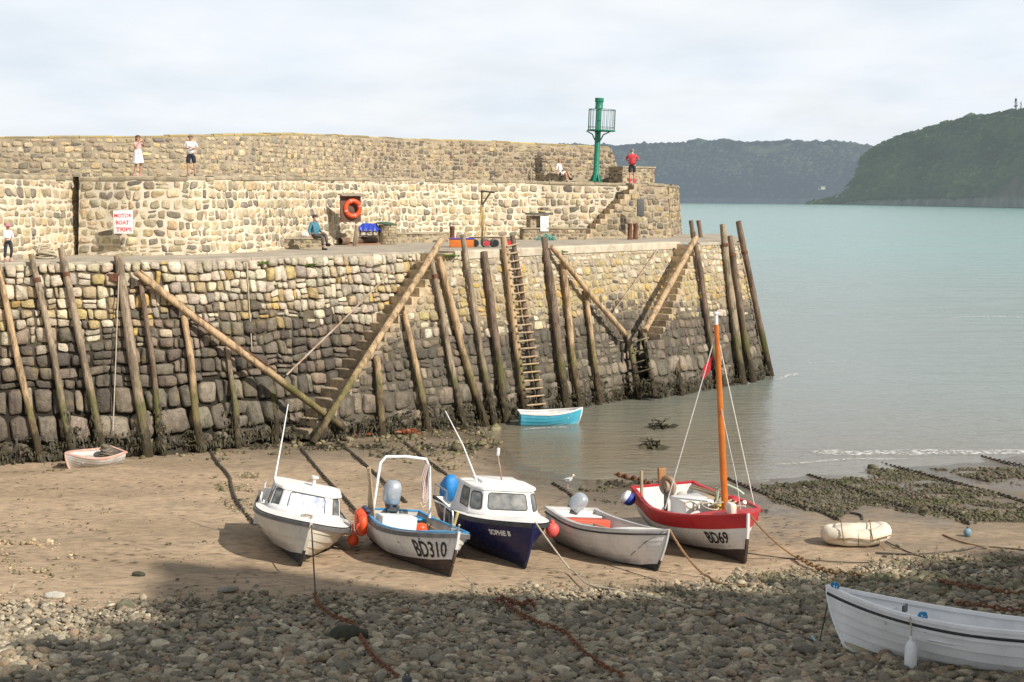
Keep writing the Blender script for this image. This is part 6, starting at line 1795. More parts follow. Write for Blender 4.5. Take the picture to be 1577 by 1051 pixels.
# lifebuoy on its board
def lifebuoy():
    p = V((*pd(541.5, 69.6), 0)); z = on_y(541, 322, 69.6).z; p.z = z
    r = empty('lifebuoy_board', p, 'brown backboard with a small pitched top holding the orange lifebuoy', 'board'); r.rotation_euler = (0, 0, radians(38))
    m = MB(); m.rbox((0, .05, 0), (1.02, .06, 1.12), .01); m.rbox((0, .4, -.2), (.1, .7, .1), .01); m.build('backboard', pm('brown_board', (.145, .075, .05), (.105, .055, .04), 4, .8), r)
    m = MB(); m.rbox((0, -.05, .60), (1.2, .36, .06), .015, (.18, 0, 0)); m.build('board_roof', pm('pale_roof_board', (.36, .29, .21), (.26, .2, .15)), r)
    c = p + Matrix.Rotation(radians(38), 3, 'Z') @ V((.03, -.08, .02)); q = empty('lifebuoy', c, 'bright orange lifebuoy ring with white bands hanging on the brown board', 'lifebuoy'); q.rotation_euler = (0, 0, radians(26))
    Rm = Matrix.Rotation(pi / 2, 3, 'X'); m = MB(); m.torus((0, 0, 0), .325, .10, 28, 10, Rm); m.build('ring', M_ORANGE, q)
    for k in range(4):
        a = .3 + k * pi / 2; m = MB(); m.torus(Rm @ V((.325 * cos(a), .325 * sin(a), 0)), .092, .014, 12, 5, Rm @ Matrix.Rotation(a, 3, 'Z') @ Matrix.Rotation(pi / 2, 3, 'X')); m.build('band', M_WHITEL, q)
lifebuoy()
# motor boat trips board
def sign():
    d = 56.95; c = on_y(189.5, 342.5, d); r = empty('notice_sign', c, 'white sign with red capitals reading MOTOR BOAT TRIPS on the terrace wall', 'sign'); r.rotation_euler = (0, 0, radians(2))
    w, h = 29.5 * d / FPX, 35.5 * d / FPX; m = MB(); m.rbox((0, .02, 0), (w, .03, h), .006); m.build('board', M_WHITEL, r)
    m = MB()
    for k, (tx, s_) in enumerate((('MOTOR', 1.0), ('BOAT', 1.0), ('TRIPS', 1.0))):
        v, f = text_geo(tx, .185, .002); x0 = min(q[0] for q in v); x1 = max(q[0] for q in v); tw = {'MOTOR': .60, 'BOAT': .46, 'TRIPS': .54}[tx]; sx = tw / (x1 - x0); zz = h * (.29 - .30 * k) - .065
        off = {'MOTOR': 0, 'BOAT': -.02, 'TRIPS': .03}[tx]
        m.add([((x - (x0 + x1) / 2) * sx + off, -.003, y + zz) for x, y, _ in v], f)
        # slab serifs
        cnt = len(tx)
        for i, ch in enumerate(tx):
            if ch not in 'TI': continue
            cx = off + tw * ((i + .5) / cnt - .5); hw = tw / cnt * .36
            tops = [] if ch in 'A' else ([-.62, .62] if ch in 'M' else ([-.5] if ch in 'RP' else [0]))
            bots = [-.62, .62] if ch in 'MAR' else ([-.5] if ch == 'P' else [0])
            for q in bots: m.box((cx + q * hw * .9, -.004, zz + .006), (.05, .003, .014))
            for q in tops: m.box((cx + q * hw * .9, -.004, zz + .129), (.05, .003, .014))
    m.build('lettering', M_REDL, r, smooth_=False)
sign()
# bollards
def bollard(px, py, h, rad, mat, label, square=False, cap=True):
    c = dk(px, py); m = MB()
    if square: m.rbox((0, 0, h / 2), (rad * 2, rad * 2, h), .02)
    else: m.lathe([(rad * 1.25, 0), (rad * 1.2, .04), (rad, .07), (rad * .98, h * .86), (rad * 1.12, h * .9), (rad * 1.1, h * .97), (rad * .8, h)], 14)
    return tag(m.build('bollard', mat, None), label, 'bollard', 'bollards along the quay deck'), c
def put_bollard(*a, **k):
    o, c = bollard(*a, **k); o.location = c
put_bollard(209, 392.5, .50, .085, M_POST_GREY, 'square grey timber bollard on the deck below the motor boat sign', square=True)
put_bollard(362, 389, .58, .075, M_POST_GREY, 'thin grey timber bollard at the left end of the stone bench', square=True)
put_bollard(696.5, 380.5, .86, .10, M_RUST, 'tall rusty iron bollard in front of the fish box')
put_bollard(970, 369.5, .80, .11, M_RUST, 'left one of the two rusty bollards under the bronze plaque')
put_bollard(978.5, 369, .78, .11, M_RUST, 'right one of the two rusty bollards under the bronze plaque')
# big pale rope coil
def coil():
    c = dk(71, 398.5); m = MB(); g = random.Random(12)
    for k in range(13): m.torus(V((g.uniform(-.06, .06), g.uniform(-.05, .05), .05 + .024 * k)), .30 - .008 * k + g.uniform(-.04, .04), .034, 22, 6, Euler((g.uniform(-.3, .3), g.uniform(-.25, .25), 0)).to_matrix())
    m.torus((.0, -.18, .26), .19, .036, 18, 6, Euler((1.2, .1, .2)).to_matrix())
    o = m.build('rope_coil', pm('pale_hawser', (.52, .45, .33), (.36, .30, .21), 12, .9, .6, 40)); o.location = c; tag(o, 'large pale hawser coiled on the deck near the child', 'rope')
coil()
# davit post with ropes
def davit():
    b0 = dk(742, 373); r = empty('davit', b0, 'slim hoist post with black angled bracket on top and yellow ropes down its side', 'hoist')
    sc = b0.y / FPX; H = (373 - 294) * sc
    m = MB(); m.tube([(0, 0, 0), (.02, 0, H * .7)], .06, 10); m.build('post', M_POST_DARK, r)
    m = MB(); z = H * .70
    m.box((0, 0, z + H * .15), (.08, .08, H * .30)); m.tube([(.03, 0, z + .05), (.44, 0, H - .04)], .045, 6); m.tube([(-.05, 0, H - .02), (1.25 * .4 + .1, 0, H - .10)], .05, 6); m.box((.02, -.03, z), (.14, .16, .12)); m.build('bracket', M_IRON, r)
    m = MB()
    for x, y, q in ((-.10, -.08, -.30), (.02, -.1, -.05), (.08, -.09, .16), (.14, -.07, .28), (-.03, -.1, -.18)): m.tube([(x * .3, y, H * .72), (x, y - .03, H * .4), (q, y - .08, .12)], .02, 5)
    m.build('fall_ropes', pm('yellow_rope', (.60, .43, .16), (.45, .32, .12), 20), r)
davit()
def drums():
    beam = dk(752, 381.5)
    labs = ['leftmost black open barrel on the quay edge by the hoist', 'grey barrel with a red end, between the two black open barrels', 'black open barrel right of the red ended barrel', 'red ended barrel half hidden by the long ladder']
    for k, (px, red) in enumerate(((732, 0), (749.5, 1), (763, 0), (784.5, 1))):
        c = dk(px, 381.2); c.z += .165; r = empty('barrel', c + V((0, 0, 0)), labs[k], 'barrel', 'row of barrels lying on the quay edge')
        R_ = Matrix.Rotation(pi / 2, 4, 'X') @ Matrix.Rotation(0, 4, 'Z'); R_ = Matrix.Rotation(radians(10), 4, 'Z') @ R_
        m = MB(); m.lathe([(.10, -.02), (.155, 0), (.165, -.03), (.17, -.3), (.165, -.6), (.1, -.62)], 16, R_, cap0=False); m.build('barrel_body', pm('grey_barrel', (.20, .18, .16), (.13, .115, .10)), r)
        m = MB(); m.lathe([(.0, .008), (.11, .006) if red else (.14, .004)], 14, R_, cap0=False, cap1=False); m.build('end_disc', pm('red_end', (.62, .03, .05), (.5, .025, .04)) if red else pm('hollow_end_shade', (.012, .012, .012)), r)  # shade in the hollow ends painted as flat black discs
    m = MB(); m.rbox((0, 0, 0), (1.9, .14, .07), .01, (0, 0, .12)); o = m.build('cart_beam', M_POST_DARK); o.location = dk(757, 381) + V((0, .3, .39)); tag(o, 'dark timber beam lying across the tops of the barrels', 'beam')
drums()
def notice_pillar():
    c = dk(831, 369.2); c.y -= .2; r = empty('notice_pillar', c, 'small stone pillar with dark slab top carrying a white notice', 'pillar')
    p0, p1 = c + V((-.45, 0, 0)), c + V((.42, .25, 0)); stone_box(p0, p1, 1.18, .7, r, 131, top=False)
    m = MB(); m.rbox((-.02, .4, 1.25), (1.15, 1.0, .09), .02, (0, 0, .27)); m.build('slab', pm('dark_slate', (.06, .06, .062), (.09, .085, .08)), r)
    m = MB(); m.ball((.12, .35, 1.36), .16, 10, 7, (1.3, 1, .5)); m.build('cap_stone', M_COPE_L, r); m = MB(); m.lathe([(.05, 1.4), (.09, 1.46), (.06, 1.55), (0, 1.57)], 10, Matrix.Translation((.12, .35, 0))); m.build('finial', M_RUST, r)
    s_ = empty('notice', c + V((.22, .02, .77)), 'white paper notice with faint lines on the stone pillar', 'notice'); s_.rotation_euler = (0, 0, radians(16)); m = MB(); m.rbox((0, -.03, 0), (.42, .03, .74), .006); m.build('board', M_WHITEL, s_)
    m = MB()
    for k in range(5): m.box((-.02 + .01 * (k % 2), -.0465, .22 - .1 * k), (.30 - .05 * (k % 3), .002, .012))
    m.build('faint_lines', pm('grey_print', (.45, .45, .45), (.55, .55, .55)), s_)
    n = empty('net_heap', dk(842, 370.5), 'pale green fishing net in a low heap below the white notice', 'net'); m = MB(); g = random.Random(3)
    for k in range(70):
        a = g.uniform(0, 6.28); q = g.uniform(0, .42); m.torus((q * cos(a) * 1.2, q * sin(a) * .5, .05 + .2 * (1 - q / .45) * g.random()), g.uniform(.06, .14), .012, 9, 4, Euler((g.uniform(0, 3), g.uniform(0, 3), 0)).to_matrix())
    m.build('mesh', pm('sea_green_net', (.20, .48, .40), (.15, .38, .33)), n)
notice_pillar()
# plaque
pq = on_y(986.5, 320, 81.6); m = MB(); m.rbox((0, 0, 0), (.36, .05, .86), .01); m.rbox((0, -.03, 0), (.30, .02, .78), .005); o = m.build('wall_plaque', pm('bronze_grey', (.10, .105, .11), (.14, .14, .14), 14, .6)); o.location = pq; tag(o, 'grey bronze plaque on the end of the terrace wall', 'plaque')
# harbour light
def beacon():
    d = 86.0; base = on_y(917.5, 280, d); k = d / FPX; r = empty('harbour_light', base, 'green harbour light column with a caged platform, at the pier end', 'beacon'); r.rotation_euler = (0, radians(2.3), 0)
    mg = pm('green_paint', (.012, .21, .125), (.010, .165, .10), 3, .45, .1)
    H = 127 * k
    m = MB(); m.lathe([(.17, 0), (.17, .05), (.155, .08), (.15, H * .88)], 16); m.build('column', mg, r)
    m = MB()
    for q in range(6):
        a = q * pi / 3; c, s_ = cos(a), sin(a); m.loft([[(.13 * c - .02 * s_, .13 * s_ + .02 * c, .0), (.36 * c - .02 * s_, .36 * s_ + .02 * c, .0), (.13 * c - .02 * s_, .13 * s_ + .02 * c, .5)], [(.13 * c + .02 * s_, .13 * s_ - .02 * c, .0), (.36 * c + .02 * s_, .36 * s_ - .02 * c, .0), (.13 * c + .02 * s_, .13 * s_ - .02 * c, .5)]], True, True)
    m.lathe([(.36, 0), (.36, .03), (.16, .03)], 16, cap1=False); m.build('base_gusset', mg, r, sharp=20)
    zp = (280 - 203) * k; cxo = 5 * k
    m = MB(); m.lathe([(.74, zp), (.74, zp + .06), (.12, zp + .06), (.12, zp)], 24, Matrix.Translation((cxo, 0, 0)), cap0=False, cap1=False)
    for q in range(4):
        a = q * pi / 2 + .2; m.tube([(.15 * cos(a), .15 * sin(a), zp - .48), (.3 * cos(a), .3 * sin(a), zp - .18), (.62 * cos(a), .62 * sin(a), zp - .02)], .035, 6)
    m.build('platform', mg, r)
    zt = (280 - 170.5) * k; m = MB(); n_ = 22
    for q in range(n_):
        a = 2 * pi * q / n_; m.tube([(cxo + .70 * cos(a), .70 * sin(a), zp + .05), (cxo + .70 * cos(a), .70 * sin(a), zt)], .013, 5)
    m.torus((cxo, 0, zt), .70, .02, 30, 6); m.torus((cxo, 0, zp + .2), .70, .012, 30, 5); m.build('railing', pm('grey_green_rail', (.10, .20, .17), (.13, .19, .17)), r)
    zl = (280 - 168) * k; m = MB(); m.lathe([(.21, zl - .05), (.22, zl), (.20, zl + .03), (.20, zl + .30), (.235, zl + .33), (.235, zl + .42), (.20, zl + .44), (.20, H - .12), (.23, H - .10), (.23, H), (0, H + .01)], 18); m.build('lantern', mg, r)
beacon()
# ================================================================== pebbles, weed, chains, ropes, small things
def pebble_material():
    m = bpy.data.materials.new('pebbles'); t = NT(m); p = t.pos(); c = t.attr()
    c = t.mix(1.0, c, t.maprange(t.noise(p, 22, 5, .65), .3, .7, .6, 1.4), 'MULTIPLY')
    c = t.mix(1.0, c, (1.85, 1.79, 1.60), 'MULTIPLY')
    alg = t.math('MULTIPLY', t.maprange(t.noise(t.scale(p, (1, 1.6, 1)), .55, 5, .6), .42, .62, 0, .85), t.maprange(t.sep(t.n('ShaderNodeNewGeometry').outputs['Normal'])[2], .1, .7))
    alg = t.math('MULTIPLY', alg, t.maprange(t.sep(p)[1], 30.5, 33.5, .25, 1))
    c = t.mix(alg, c, (.075, .085, .025))
    nrm = t.bump(t.noise(p, 34, 6, .7), .7, .02)
    t.principled(c, .72, 0, nrm, .35); return m
M_PEB = pebble_material()
ICO3 = ico(3); IV, IF = ICO; IV1, IF1 = ICO1
PAL_P = np.array([(.17, .148, .118), (.215, .188, .15), (.125, .11, .09), (.19, .15, .112), (.25, .218, .172), (.10, .09, .077), (.19, .138, .102), (.30, .27, .22)])
PAL_W = np.array([5, 4, 5, 3, 2.5, 3, 1.5, 1.0]); PAL_W /= PAL_W.sum()
def pebble_field(P, R, name, label, pal=PAL_P, pw=PAL_W, tint=None, low=False, sink=.25, flat=(.42, .75), seed=1, mat=None):
    g = np.random.default_rng(seed); N = len(P); iv, if_ = (IV1, IF1) if low else (IV, IF)
    nb = 14; shapes = []
    for k in range(nb):
        v = iv.copy(); d = g.normal(0, 1, (5, 3)); d /= np.linalg.norm(d, axis=1)[:, None]
        f = 1 + sum(.10 * np.sin(iv @ dd * g.uniform(1.5, 3) + g.uniform(0, 6)) for dd in d)
        # flatten a few facets, as worn stones have
        v = v * f[:, None]
        for dd in d[:5]:
            h = v @ dd; lim = g.uniform(.55, .85); v = v - np.outer(np.maximum(0, h - lim) * .85, dd)
        shapes.append(v)
    shapes = np.array(shapes)[g.integers(0, nb, N)]
    sc = np.stack([R * g.uniform(.9, 1.3, N), R * g.uniform(.7, 1.0, N), R * g.uniform(*flat, N)], 1)
    v = shapes * sc[:, None, :]
    a = g.uniform(0, 2 * pi, N); tx = g.normal(0, .30, N); ty = g.normal(0, .30, N)
    ca, sa = np.cos(a)[:, None], np.sin(a)[:, None]
    y1 = v[..., 1] * np.cos(tx)[:, None] - v[..., 2] * np.sin(tx)[:, None]; z1 = v[..., 1] * np.sin(tx)[:, None] + v[..., 2] * np.cos(tx)[:, None]
    x1 = v[..., 0] * np.cos(ty)[:, None] + z1 * np.sin(ty)[:, None]; z2 = -v[..., 0] * np.sin(ty)[:, None] + z1 * np.cos(ty)[:, None]
    X = x1 * ca - y1 * sa + P[:, None, 0]; Y = x1 * sa + y1 * ca + P[:, None, 1]; Z = z2 + P[:, None, 2] + (sc[:, 2] * (1 - 2 * sink))[:, None]
    VV = np.stack([X, Y, Z], -1).reshape(-1, 3); n = iv.shape[0]
    F = (if_[None] + (np.arange(N) * n)[:, None, None]).reshape(-1, 3)
    c = np.asarray(pal)[g.choice(len(pal), N, p=pw)] * g.uniform(.75, 1.25, (N, 1))
    if tint is not None: c = c * np.asarray(tint)
    o = np_mesh(name, VV, [F], mat or M_PEB, None, np.repeat(c, n, 0))
    return tag(o, label, 'pebbles', kind='stuff')
def main_pebbles():
    g = np.random.default_rng(77)
    N = 130000
    Y = g.uniform(23.6, 37.5, N); X = g.uniform(-1, 1, N) * (Y * .345 + .8)
    Z = zg_np(X, Y); d = peb_dist(X, Y, Z); px, py = proj(X, Y, Z)
    edge = g.normal(2, 5, N) + 4 * np.sin(px * .021) + 3 * np.sin(px * .06)
    keep = d > edge
    keep |= (d > -26) & (g.random(N) < .05 * np.exp(d / 14))
    X, Y, Z, d = X[keep], Y[keep], Z[keep], d[keep]; N = len(X)
    R = np.exp(g.normal(np.log(.035), .55, N)); R = np.clip(R, .013, .145)
    R *= np.clip(.72 + d / 160, .72, 1.15)
    lift = np.where(R > .07, g.uniform(0, .05, N), g.uniform(.0, .035, N))
    P = np.stack([X, Y, Z + lift], 1); big = R > .045
    pebble_field(P[big], R[big], 'pebble_beach', 'grey brown worn stones covering the shaded foreground beach', seed=3, flat=(.32, .62), sink=.22)
    pebble_field(P[~big], R[~big], 'pebble_beach', 'small grey brown pebbles filling the gaps of the foreground beach', seed=4, flat=(.32, .62), low=True, sink=.2)
main_pebbles()
def in_poly(px, py, poly):
    c = np.zeros(len(px), bool); n = len(poly); j = n - 1
    for i in range(n):
        xi, yi = poly[i]; xj, yj = poly[j]
        c ^= ((yi > py) != (yj > py)) & (px < (xj - xi) * (py - yi) / (yj - yi + 1e-9) + xi); j = i
    return c
def patch(poly, N, rm, rs, name, label, seed, tint=(1, 1, 1), low=True, clump=.0, mat=None, zlim=-.12):
    g = np.random.default_rng(seed); xs = [q[0] for q in poly]; ys = [q[1] for q in poly]
    cs = [ground(x, y) for x, y in poly]
    X = g.uniform(min(c.x for c in cs), max(c.x for c in cs), N); Y = g.uniform(min(c.y for c in cs), max(c.y for c in cs), N)
    Z = zg_np(X, Y); px, py = proj(X, Y, Z); k = in_poly(px, py, poly) & (Z > zlim)
    if clump:
        f = np.array([noise.noise(V((x * .9, y * .9, seed))) + .5 * noise.noise(V((x * 2.6, y * 2.6, seed))) for x, y in zip(X, Y)]); k &= f > clump + g.normal(0, .12, N)
    X, Y, Z = X[k], Y[k], Z[k]
    R = np.clip(np.exp(g.normal(np.log(rm), rs, len(X))), .012, .3)
    return pebble_field(np.stack([X, Y, Z], 1), R, name, label, tint=tint, low=low, seed=seed, mat=mat) if mat else pebble_field(np.stack([X, Y, Z], 1), R, name, label, tint=tuple(q * .8 for q in tint), low=low, seed=seed)
patch([(440, 655), (600, 668), (800, 640), (815, 665), (760, 690), (700, 725), (620, 712), (540, 700), (450, 690)], 9000, .05, .55, 'stony_patch', 'weedy stones scattered along the foot of the wall by the near steps', 11, (.75, .72, .62), clump=.02)
patch([(60, 700), (250, 690), (440, 672), (450, 700), (330, 715), (200, 706), (70, 735)], 3500, .035, .6, 'stony_patch', 'small stones along the foot of the wall on the left', 12, (.8, .75, .65), clump=.12)
patch([(320, 735), (400, 728), (392, 800), (350, 785)], 1700, .030, .45, 'stony_patch', 'grey shingle patch on the sand left of the cream cabin boat', 13, (1.1, 1.05, .95), clump=-.05)
patch([(-20, 815), (60, 820), (130, 860), (110, 890), (-20, 890)], 1100, .035, .5, 'stony_patch', 'pale scattered stones on the sand at the left edge', 14, (1.5, 1.4, 1.25), clump=.1)
patch([(0, 740), (330, 730), (360, 800), (330, 880), (300, 915), (0, 925)], 6000, .018, .5, 'stony_patch', 'sparse small stones and bits over the open sand', 15, (1.0, .95, .85), clump=.42)
DK = (.42, .42, .40)
patch([(1170, 748), (1320, 735), (1440, 765), (1512, 800), (1500, 808), (1330, 778), (1290, 800), (1190, 775)], 12000, .022, .55, 'shingle_bank', 'dark weedy shingle spread in front of the shallow water at right', 16, DK, clump=.0)
patch([(1330, 722), (1420, 727), (1600, 778), (1600, 806), (1490, 803), (1430, 775), (1345, 748)], 20000, .024, .5, 'shingle_bank', 'broad band of dark shingle between the two chains at right', 17, DK, clump=-.03)
patch([(1430, 722), (1600, 722), (1600, 752), (1520, 742)], 9000, .030, .5, 'shingle_bank', 'strip of dark shingle at the water edge on the far right', 18, DK, clump=.02)
patch([(860, 738), (1000, 742), (1190, 770), (1180, 800), (1000, 790), (870, 760)], 2500, .03, .5, 'stony_patch', 'scattered stones on the wet sand behind the boats', 19, DK, clump=.22)
# loose larger stones worth a name
def boulder(px, py, r, c, label, seed, flat=.7):
    p = ground(px, py); g = np.random.default_rng(seed); v0 = ICO3[0]; v = v0 * (1 + .12 * np.sin(v0 @ g.normal(0, 2, 3) + 1)[:, None] + .06 * np.sin(v0 @ g.normal(0, 6, 3) + 1)[:, None] + g.normal(0, .012, (len(v0), 1))) * np.array([r * 1.2, r * .9, r * flat])
    o = np_mesh('boulder', v, [ICO3[1]], pm('boulder_' + str(seed), c, tuple(x * .6 for x in c), 5, .85, .8, 12), None); o.location = p + V((0, 0, r * .3)); tag(o, label, 'boulder')
boulder(536, 988, .27, (.05, .052, .026), 'large dark mossy boulder in the pebbles beside the rusty chain', 1)
boulder(84, 921, .16, (.62, .58, .50), 'white stone at the edge of the pebbles on the left', 2, .5)
boulder(194, 940, .18, (.16, .155, .095), 'green tinged round stone at the upper edge of the pebbles', 3)
boulder(352, 912, .17, (.30, .27, .22), 'pale flat stone on the sand below the cream cabin boat', 4, .4)
boulder(214, 887, .12, (.075, .075, .045), 'small mossy lump on the sand at left', 5, .5)

# ---- weed
def weed_mat(name, a, b_):
    m = bpy.data.materials.new(name); t = NT(m); p = t.pos(); c = t.mix(t.maprange(t.noise(p, 9, 4), .35, .65), a, b_); c = t.mix(1.0, c, t.attr(), 'MULTIPLY'); t.principled(c, .55, 0, None, .4); return m
M_WEED = weed_mat('bladder_weed', (.055, .042, .018), (.03, .027, .013)); M_WEEDR = weed_mat('red_brown_weed', (.30, .085, .03), (.16, .05, .022)); M_GRASS = weed_mat('wall_grass', (.11, .17, .03), (.07, .11, .02))
def fronds(mb, c, n, r, L, g, hang=False, dirn=None):
    for _ in range(n):
        o = V(c) + V((g.gauss(0, r), g.gauss(0, r), 0)); a = g.uniform(0, 6.28)
        d = V((cos(a), sin(a), g.uniform(-.1, .6) if not hang else g.uniform(-1.6, -.4)))
        if hang and dirn is not None: d = dirn * g.uniform(.05, .5) + V((g.uniform(-.4, .4), g.uniform(-.3, .1), -1))
        d.normalize(); w = d.orthogonal().normalized() * L * g.uniform(.08, .24); l = L * g.uniform(.5, 1.2)
        droop = V((0, 0, -l * .35)); k = g.uniform(.55, 1.4)
        mb.add([o - w, o + w, o + d * l * .5 + w * 1.2 + droop * .2, o + d * l * .5 - w * 1.2 + droop * .2, o + d * l + droop], [(0, 1, 2, 3), (3, 2, 4)], col=(k, k, k))
def weeds():
    g = random.Random(5); mb = MB()
    # fringe along the foot of the faces
    for px in range(-10, 1190, 5):
        base_y = float(np.interp(px, [0, 110, 310, 440, 500, 600, 750, 870, 990, 1100, 1190], [722, 690, 684, 668, 668, 664, 648, 628, 607, 598, 585]))
        dens = 1.0 if px < 300 or px > 560 else .8
        for _ in range(3):
            if g.random() > dens: continue
            y = base_y - abs(g.gauss(0, 16)) + 2
            p = face_hit(px + g.uniform(-3, 3), y, off=.12)
            if p.z > 1.6: continue
            fronds(mb, p, 11, .13, .15, g, g.random() < .6, V((.5, -.85, 0)))
    for (a, b_, r0, mk) in POST_AX:
        d = (b_ - a).normalized(); top = {'D': 1.5, 'G': 1.1, 'P': .7}[mk]
        for k in range(int(90 * top)):
            s_ = g.random() ** 1.6 * top; q = g.uniform(0, 6.28); o_ = a + d * s_ + V((cos(q), sin(q) * .9, 0)) * r0 * .95
            fronds(mb, o_, 1, .02, .16, g, True, V((cos(q), sin(q), 0)))
    o = mb.build('seaweed', M_WEED, smooth_=False); tag(o, 'dark brown seaweed fringe hanging along the foot of the quay', 'seaweed', kind='stuff')
    mb = MB()
    for (px, py, n) in ((556, 671, 150), (572, 668, 90), (628, 668, 80), (655, 655, 80), (640, 662, 60), (600, 660, 50)):
        c = ground(px, py) + V((0, -.2, .12)); fronds(mb, c, n, .17, .26, g)
    tag(mb.build('seaweed', M_WEEDR, smooth_=False), 'heaps of rust red seaweed at the foot of the near steps', 'seaweed', kind='stuff')
    mb = MB()
    for (px, py, n) in ((300, 690, 40), (450, 668, 90), (700, 660, 60), (760, 655, 60), (820, 652, 40), (520, 690, 50), (490, 690, 60), (570, 690, 70), (660, 690, 60), (720, 690, 40), (600, 700, 30), (930, 622, 50), (960, 615, 50), (1000, 745, 20), (950, 748, 40), (1230, 752, 30), (1330, 770, 25), (1400, 787, 25), (400, 690, 40)):
        c = ground(px, py) + V((0, -.1, .05)); fronds(mb, c, n, .28, .2, g)
    tag(mb.build('seaweed', M_WEED, smooth_=False), 'scattered dark seaweed clumps lying on sand and stones', 'seaweed', kind='stuff')
    # kelp sticking out of the water
    for (px, py, lab) in ((1016, 660, 'upper dark kelp clump breaking the shallow water'), (1006, 690, 'lower dark kelp clump breaking the shallow water')):
        p = on_z(px, py, 0); mb = MB(); fronds(mb, V((0, 0, .02)), 46, .16, .42, g)
        for k in range(9): mb.tube([(0, 0, -.1), (g.uniform(-.3, .3), g.uniform(-.2, .2), g.uniform(.05, .3)), (g.uniform(-.5, .5), g.uniform(-.3, .3), g.uniform(.0, .45))], [.03, .025, .012], 5)
        o = mb.build('kelp', M_WEED, smooth_=False); o.location = p; tag(o, lab, 'seaweed')
    for i, (px, py, lab) in enumerate(((476, 408, 'grass tuft growing from the top of the wall below the bearded man'), (693, 394, 'green plant growing under the kerb beside the rusty bollard'), (405, 405, 'small dry tuft on the wall above the long sloping rail'), (864, 388, 'small weed tuft under the kerb right of the long ladder'))):
        p = face_hit(px, py, off=.08); mb = MB(); fronds(mb, V((0, 0, 0)), 60 if i < 2 else 26, .10, .20, g)
        o = mb.build('grass_tuft', M_GRASS, smooth_=False); o.location = p; tag(o, lab, 'plant')
weeds()
def weed_bits():
    g = random.Random(9); mb = MB(); n = 0
    while n < 900:
        px, py = g.uniform(-10, 1240), g.uniform(690, 925)
        w = noise.noise(V((px * .008, py * .03, 2))) + .5 * noise.noise(V((px * .03, py * .09, 5)))
        if w < .18 + g.gauss(0, .1): continue
        p = ground(px, py); n += 1
        if p.z < .02: continue
        a = g.gauss(.2, .5); L = g.uniform(.02, .16); d = V((cos(a), sin(a), 0)); s = V((-d.y, d.x, 0)) * g.uniform(.006, .02); q = V((0, 0, .014)); k = g.uniform(.5, 1.8)
        mb.add([p + q - d * L, p + q * 2 - s, p + q + d * L, p + q * 1.6 + s], [(0, 1, 2, 3)], col=(k, k * .95, k * .85))
    tag(mb.build('weed_scraps', M_WEED, smooth_=False), 'small dark scraps of weed strewn over the sand', 'seaweed', kind='stuff')
weed_bits()

# ---- chains and ropes on the ground
def chain(name, label, pts, link, thick, mat, lift=.03, zs=None, parent=None):
    P = [ground(*q) + V((0, 0, lift)) if not isinstance(q, V) else q for q in pts]
    # smooth path
    path = []
    for i in range(len(P) - 1):
        a, b_, c, d = P[max(i - 1, 0)], P[i], P[i + 1], P[min(i + 2, len(P) - 1)]
        n = max(2, int((c - b_).length / (link * .5)))
        for k in range(n):
            t = k / n; path.append(.5 * ((2 * b_) + (c - a) * t + (2 * a - 5 * b_ + 4 * c - d) * t * t + (3 * b_ - a - 3 * c + d) * t ** 3))
    path.append(P[-1])
    mb = MB(); acc = 0; last = path[0]; k = 0; g = random.Random(len(pts)); o_ = path[0]
    for p, q in zip(path, path[1:]):
        acc += (q - p).length
        if acc >= link * .72:
            acc = 0; d = (q - p).normalized(); up = V((0, 0, 1)); s = d.cross(up).normalized(); u = s.cross(d)
            R_ = Matrix((d, s, u)).transposed() @ Matrix.Rotation((k % 2) * pi / 2 + g.uniform(-.3, .3), 3, 'X')
            mb.torus(q - o_ + V((0, 0, g.uniform(0, .015))), link * .36, thick, 9, 5, R_, sx=1.45); k += 1
    if not mb.v: return
    o = mb.build(name, mat, parent, None); o.location = o_
    return tag(o, label, 'chain')
def rope(name, label, pts, r, mat, lift=.02, sag=0.0, lumpy=0.0, cat='rope'):
    P = [ground(*q) + V((0, 0, lift)) if not isinstance(q, V) else q for q in pts]; path = []
    for i in range(len(P) - 1):
        a, b_, c, d = P[max(i - 1, 0)], P[i], P[i + 1], P[min(i + 2, len(P) - 1)]; n = 8
        if isinstance(pts[i], V) != isinstance(pts[i + 1], V): a, d = b_ - (c - b_), c + (c - b_)
        for k in range(n):
            t = k / n; q = .5 * ((2 * b_) + (c - a) * t + (2 * a - 5 * b_ + 4 * c - d) * t * t + (3 * b_ - a - 3 * c + d) * t ** 3)
            if isinstance(pts[i], V) != isinstance(pts[i + 1], V): q = b_.lerp(c, t) - V((0, 0, sag * 4 * t * (1 - t)))
            elif not isinstance(pts[i], V): q.z = zg(q.x, q.y) + lift
            path.append(q)
    path.append(P[-1]); g = random.Random(3)
    rr = [r * (1 + lumpy * g.uniform(-.5, 1)) for _ in path]
    o0 = path[0]; mb = MB(); mb.tube([p - o0 for p in path], rr, 6); o = mb.build(name, mat); o.location = o0
    return tag(o, label, cat)
M_CHAIN_R = pm('rusty_chain', (.24, .10, .045), (.12, .05, .026), 14, .9, .6, 40); M_CHAIN_D = pm('weedy_chain', (.085, .068, .045), (.045, .037, .026), 10, .9, .6, 40); M_CHAIN_O = pm('ochre_chain', (.30, .185, .085), (.18, .105, .05), 14, .9, .6, 40)
b1 = MB1 @ (H1.pt(1, 1) + V((.02, 0, -.02)))
rope('mooring_rope', 'dark rope hanging straight down from the bow of the cream cabin boat', [b1, (486, 925)], .016, M_ROPED, .03, .0)
chain('mooring_chain', 'rusty chain running down the pebbles past the mossy boulder', [(484, 926), (492, 945), (515, 962), (545, 974), (556, 995), (572, 1020), (590, 1038), (612, 1056)], .10, .017, M_CHAIN_R, .15)
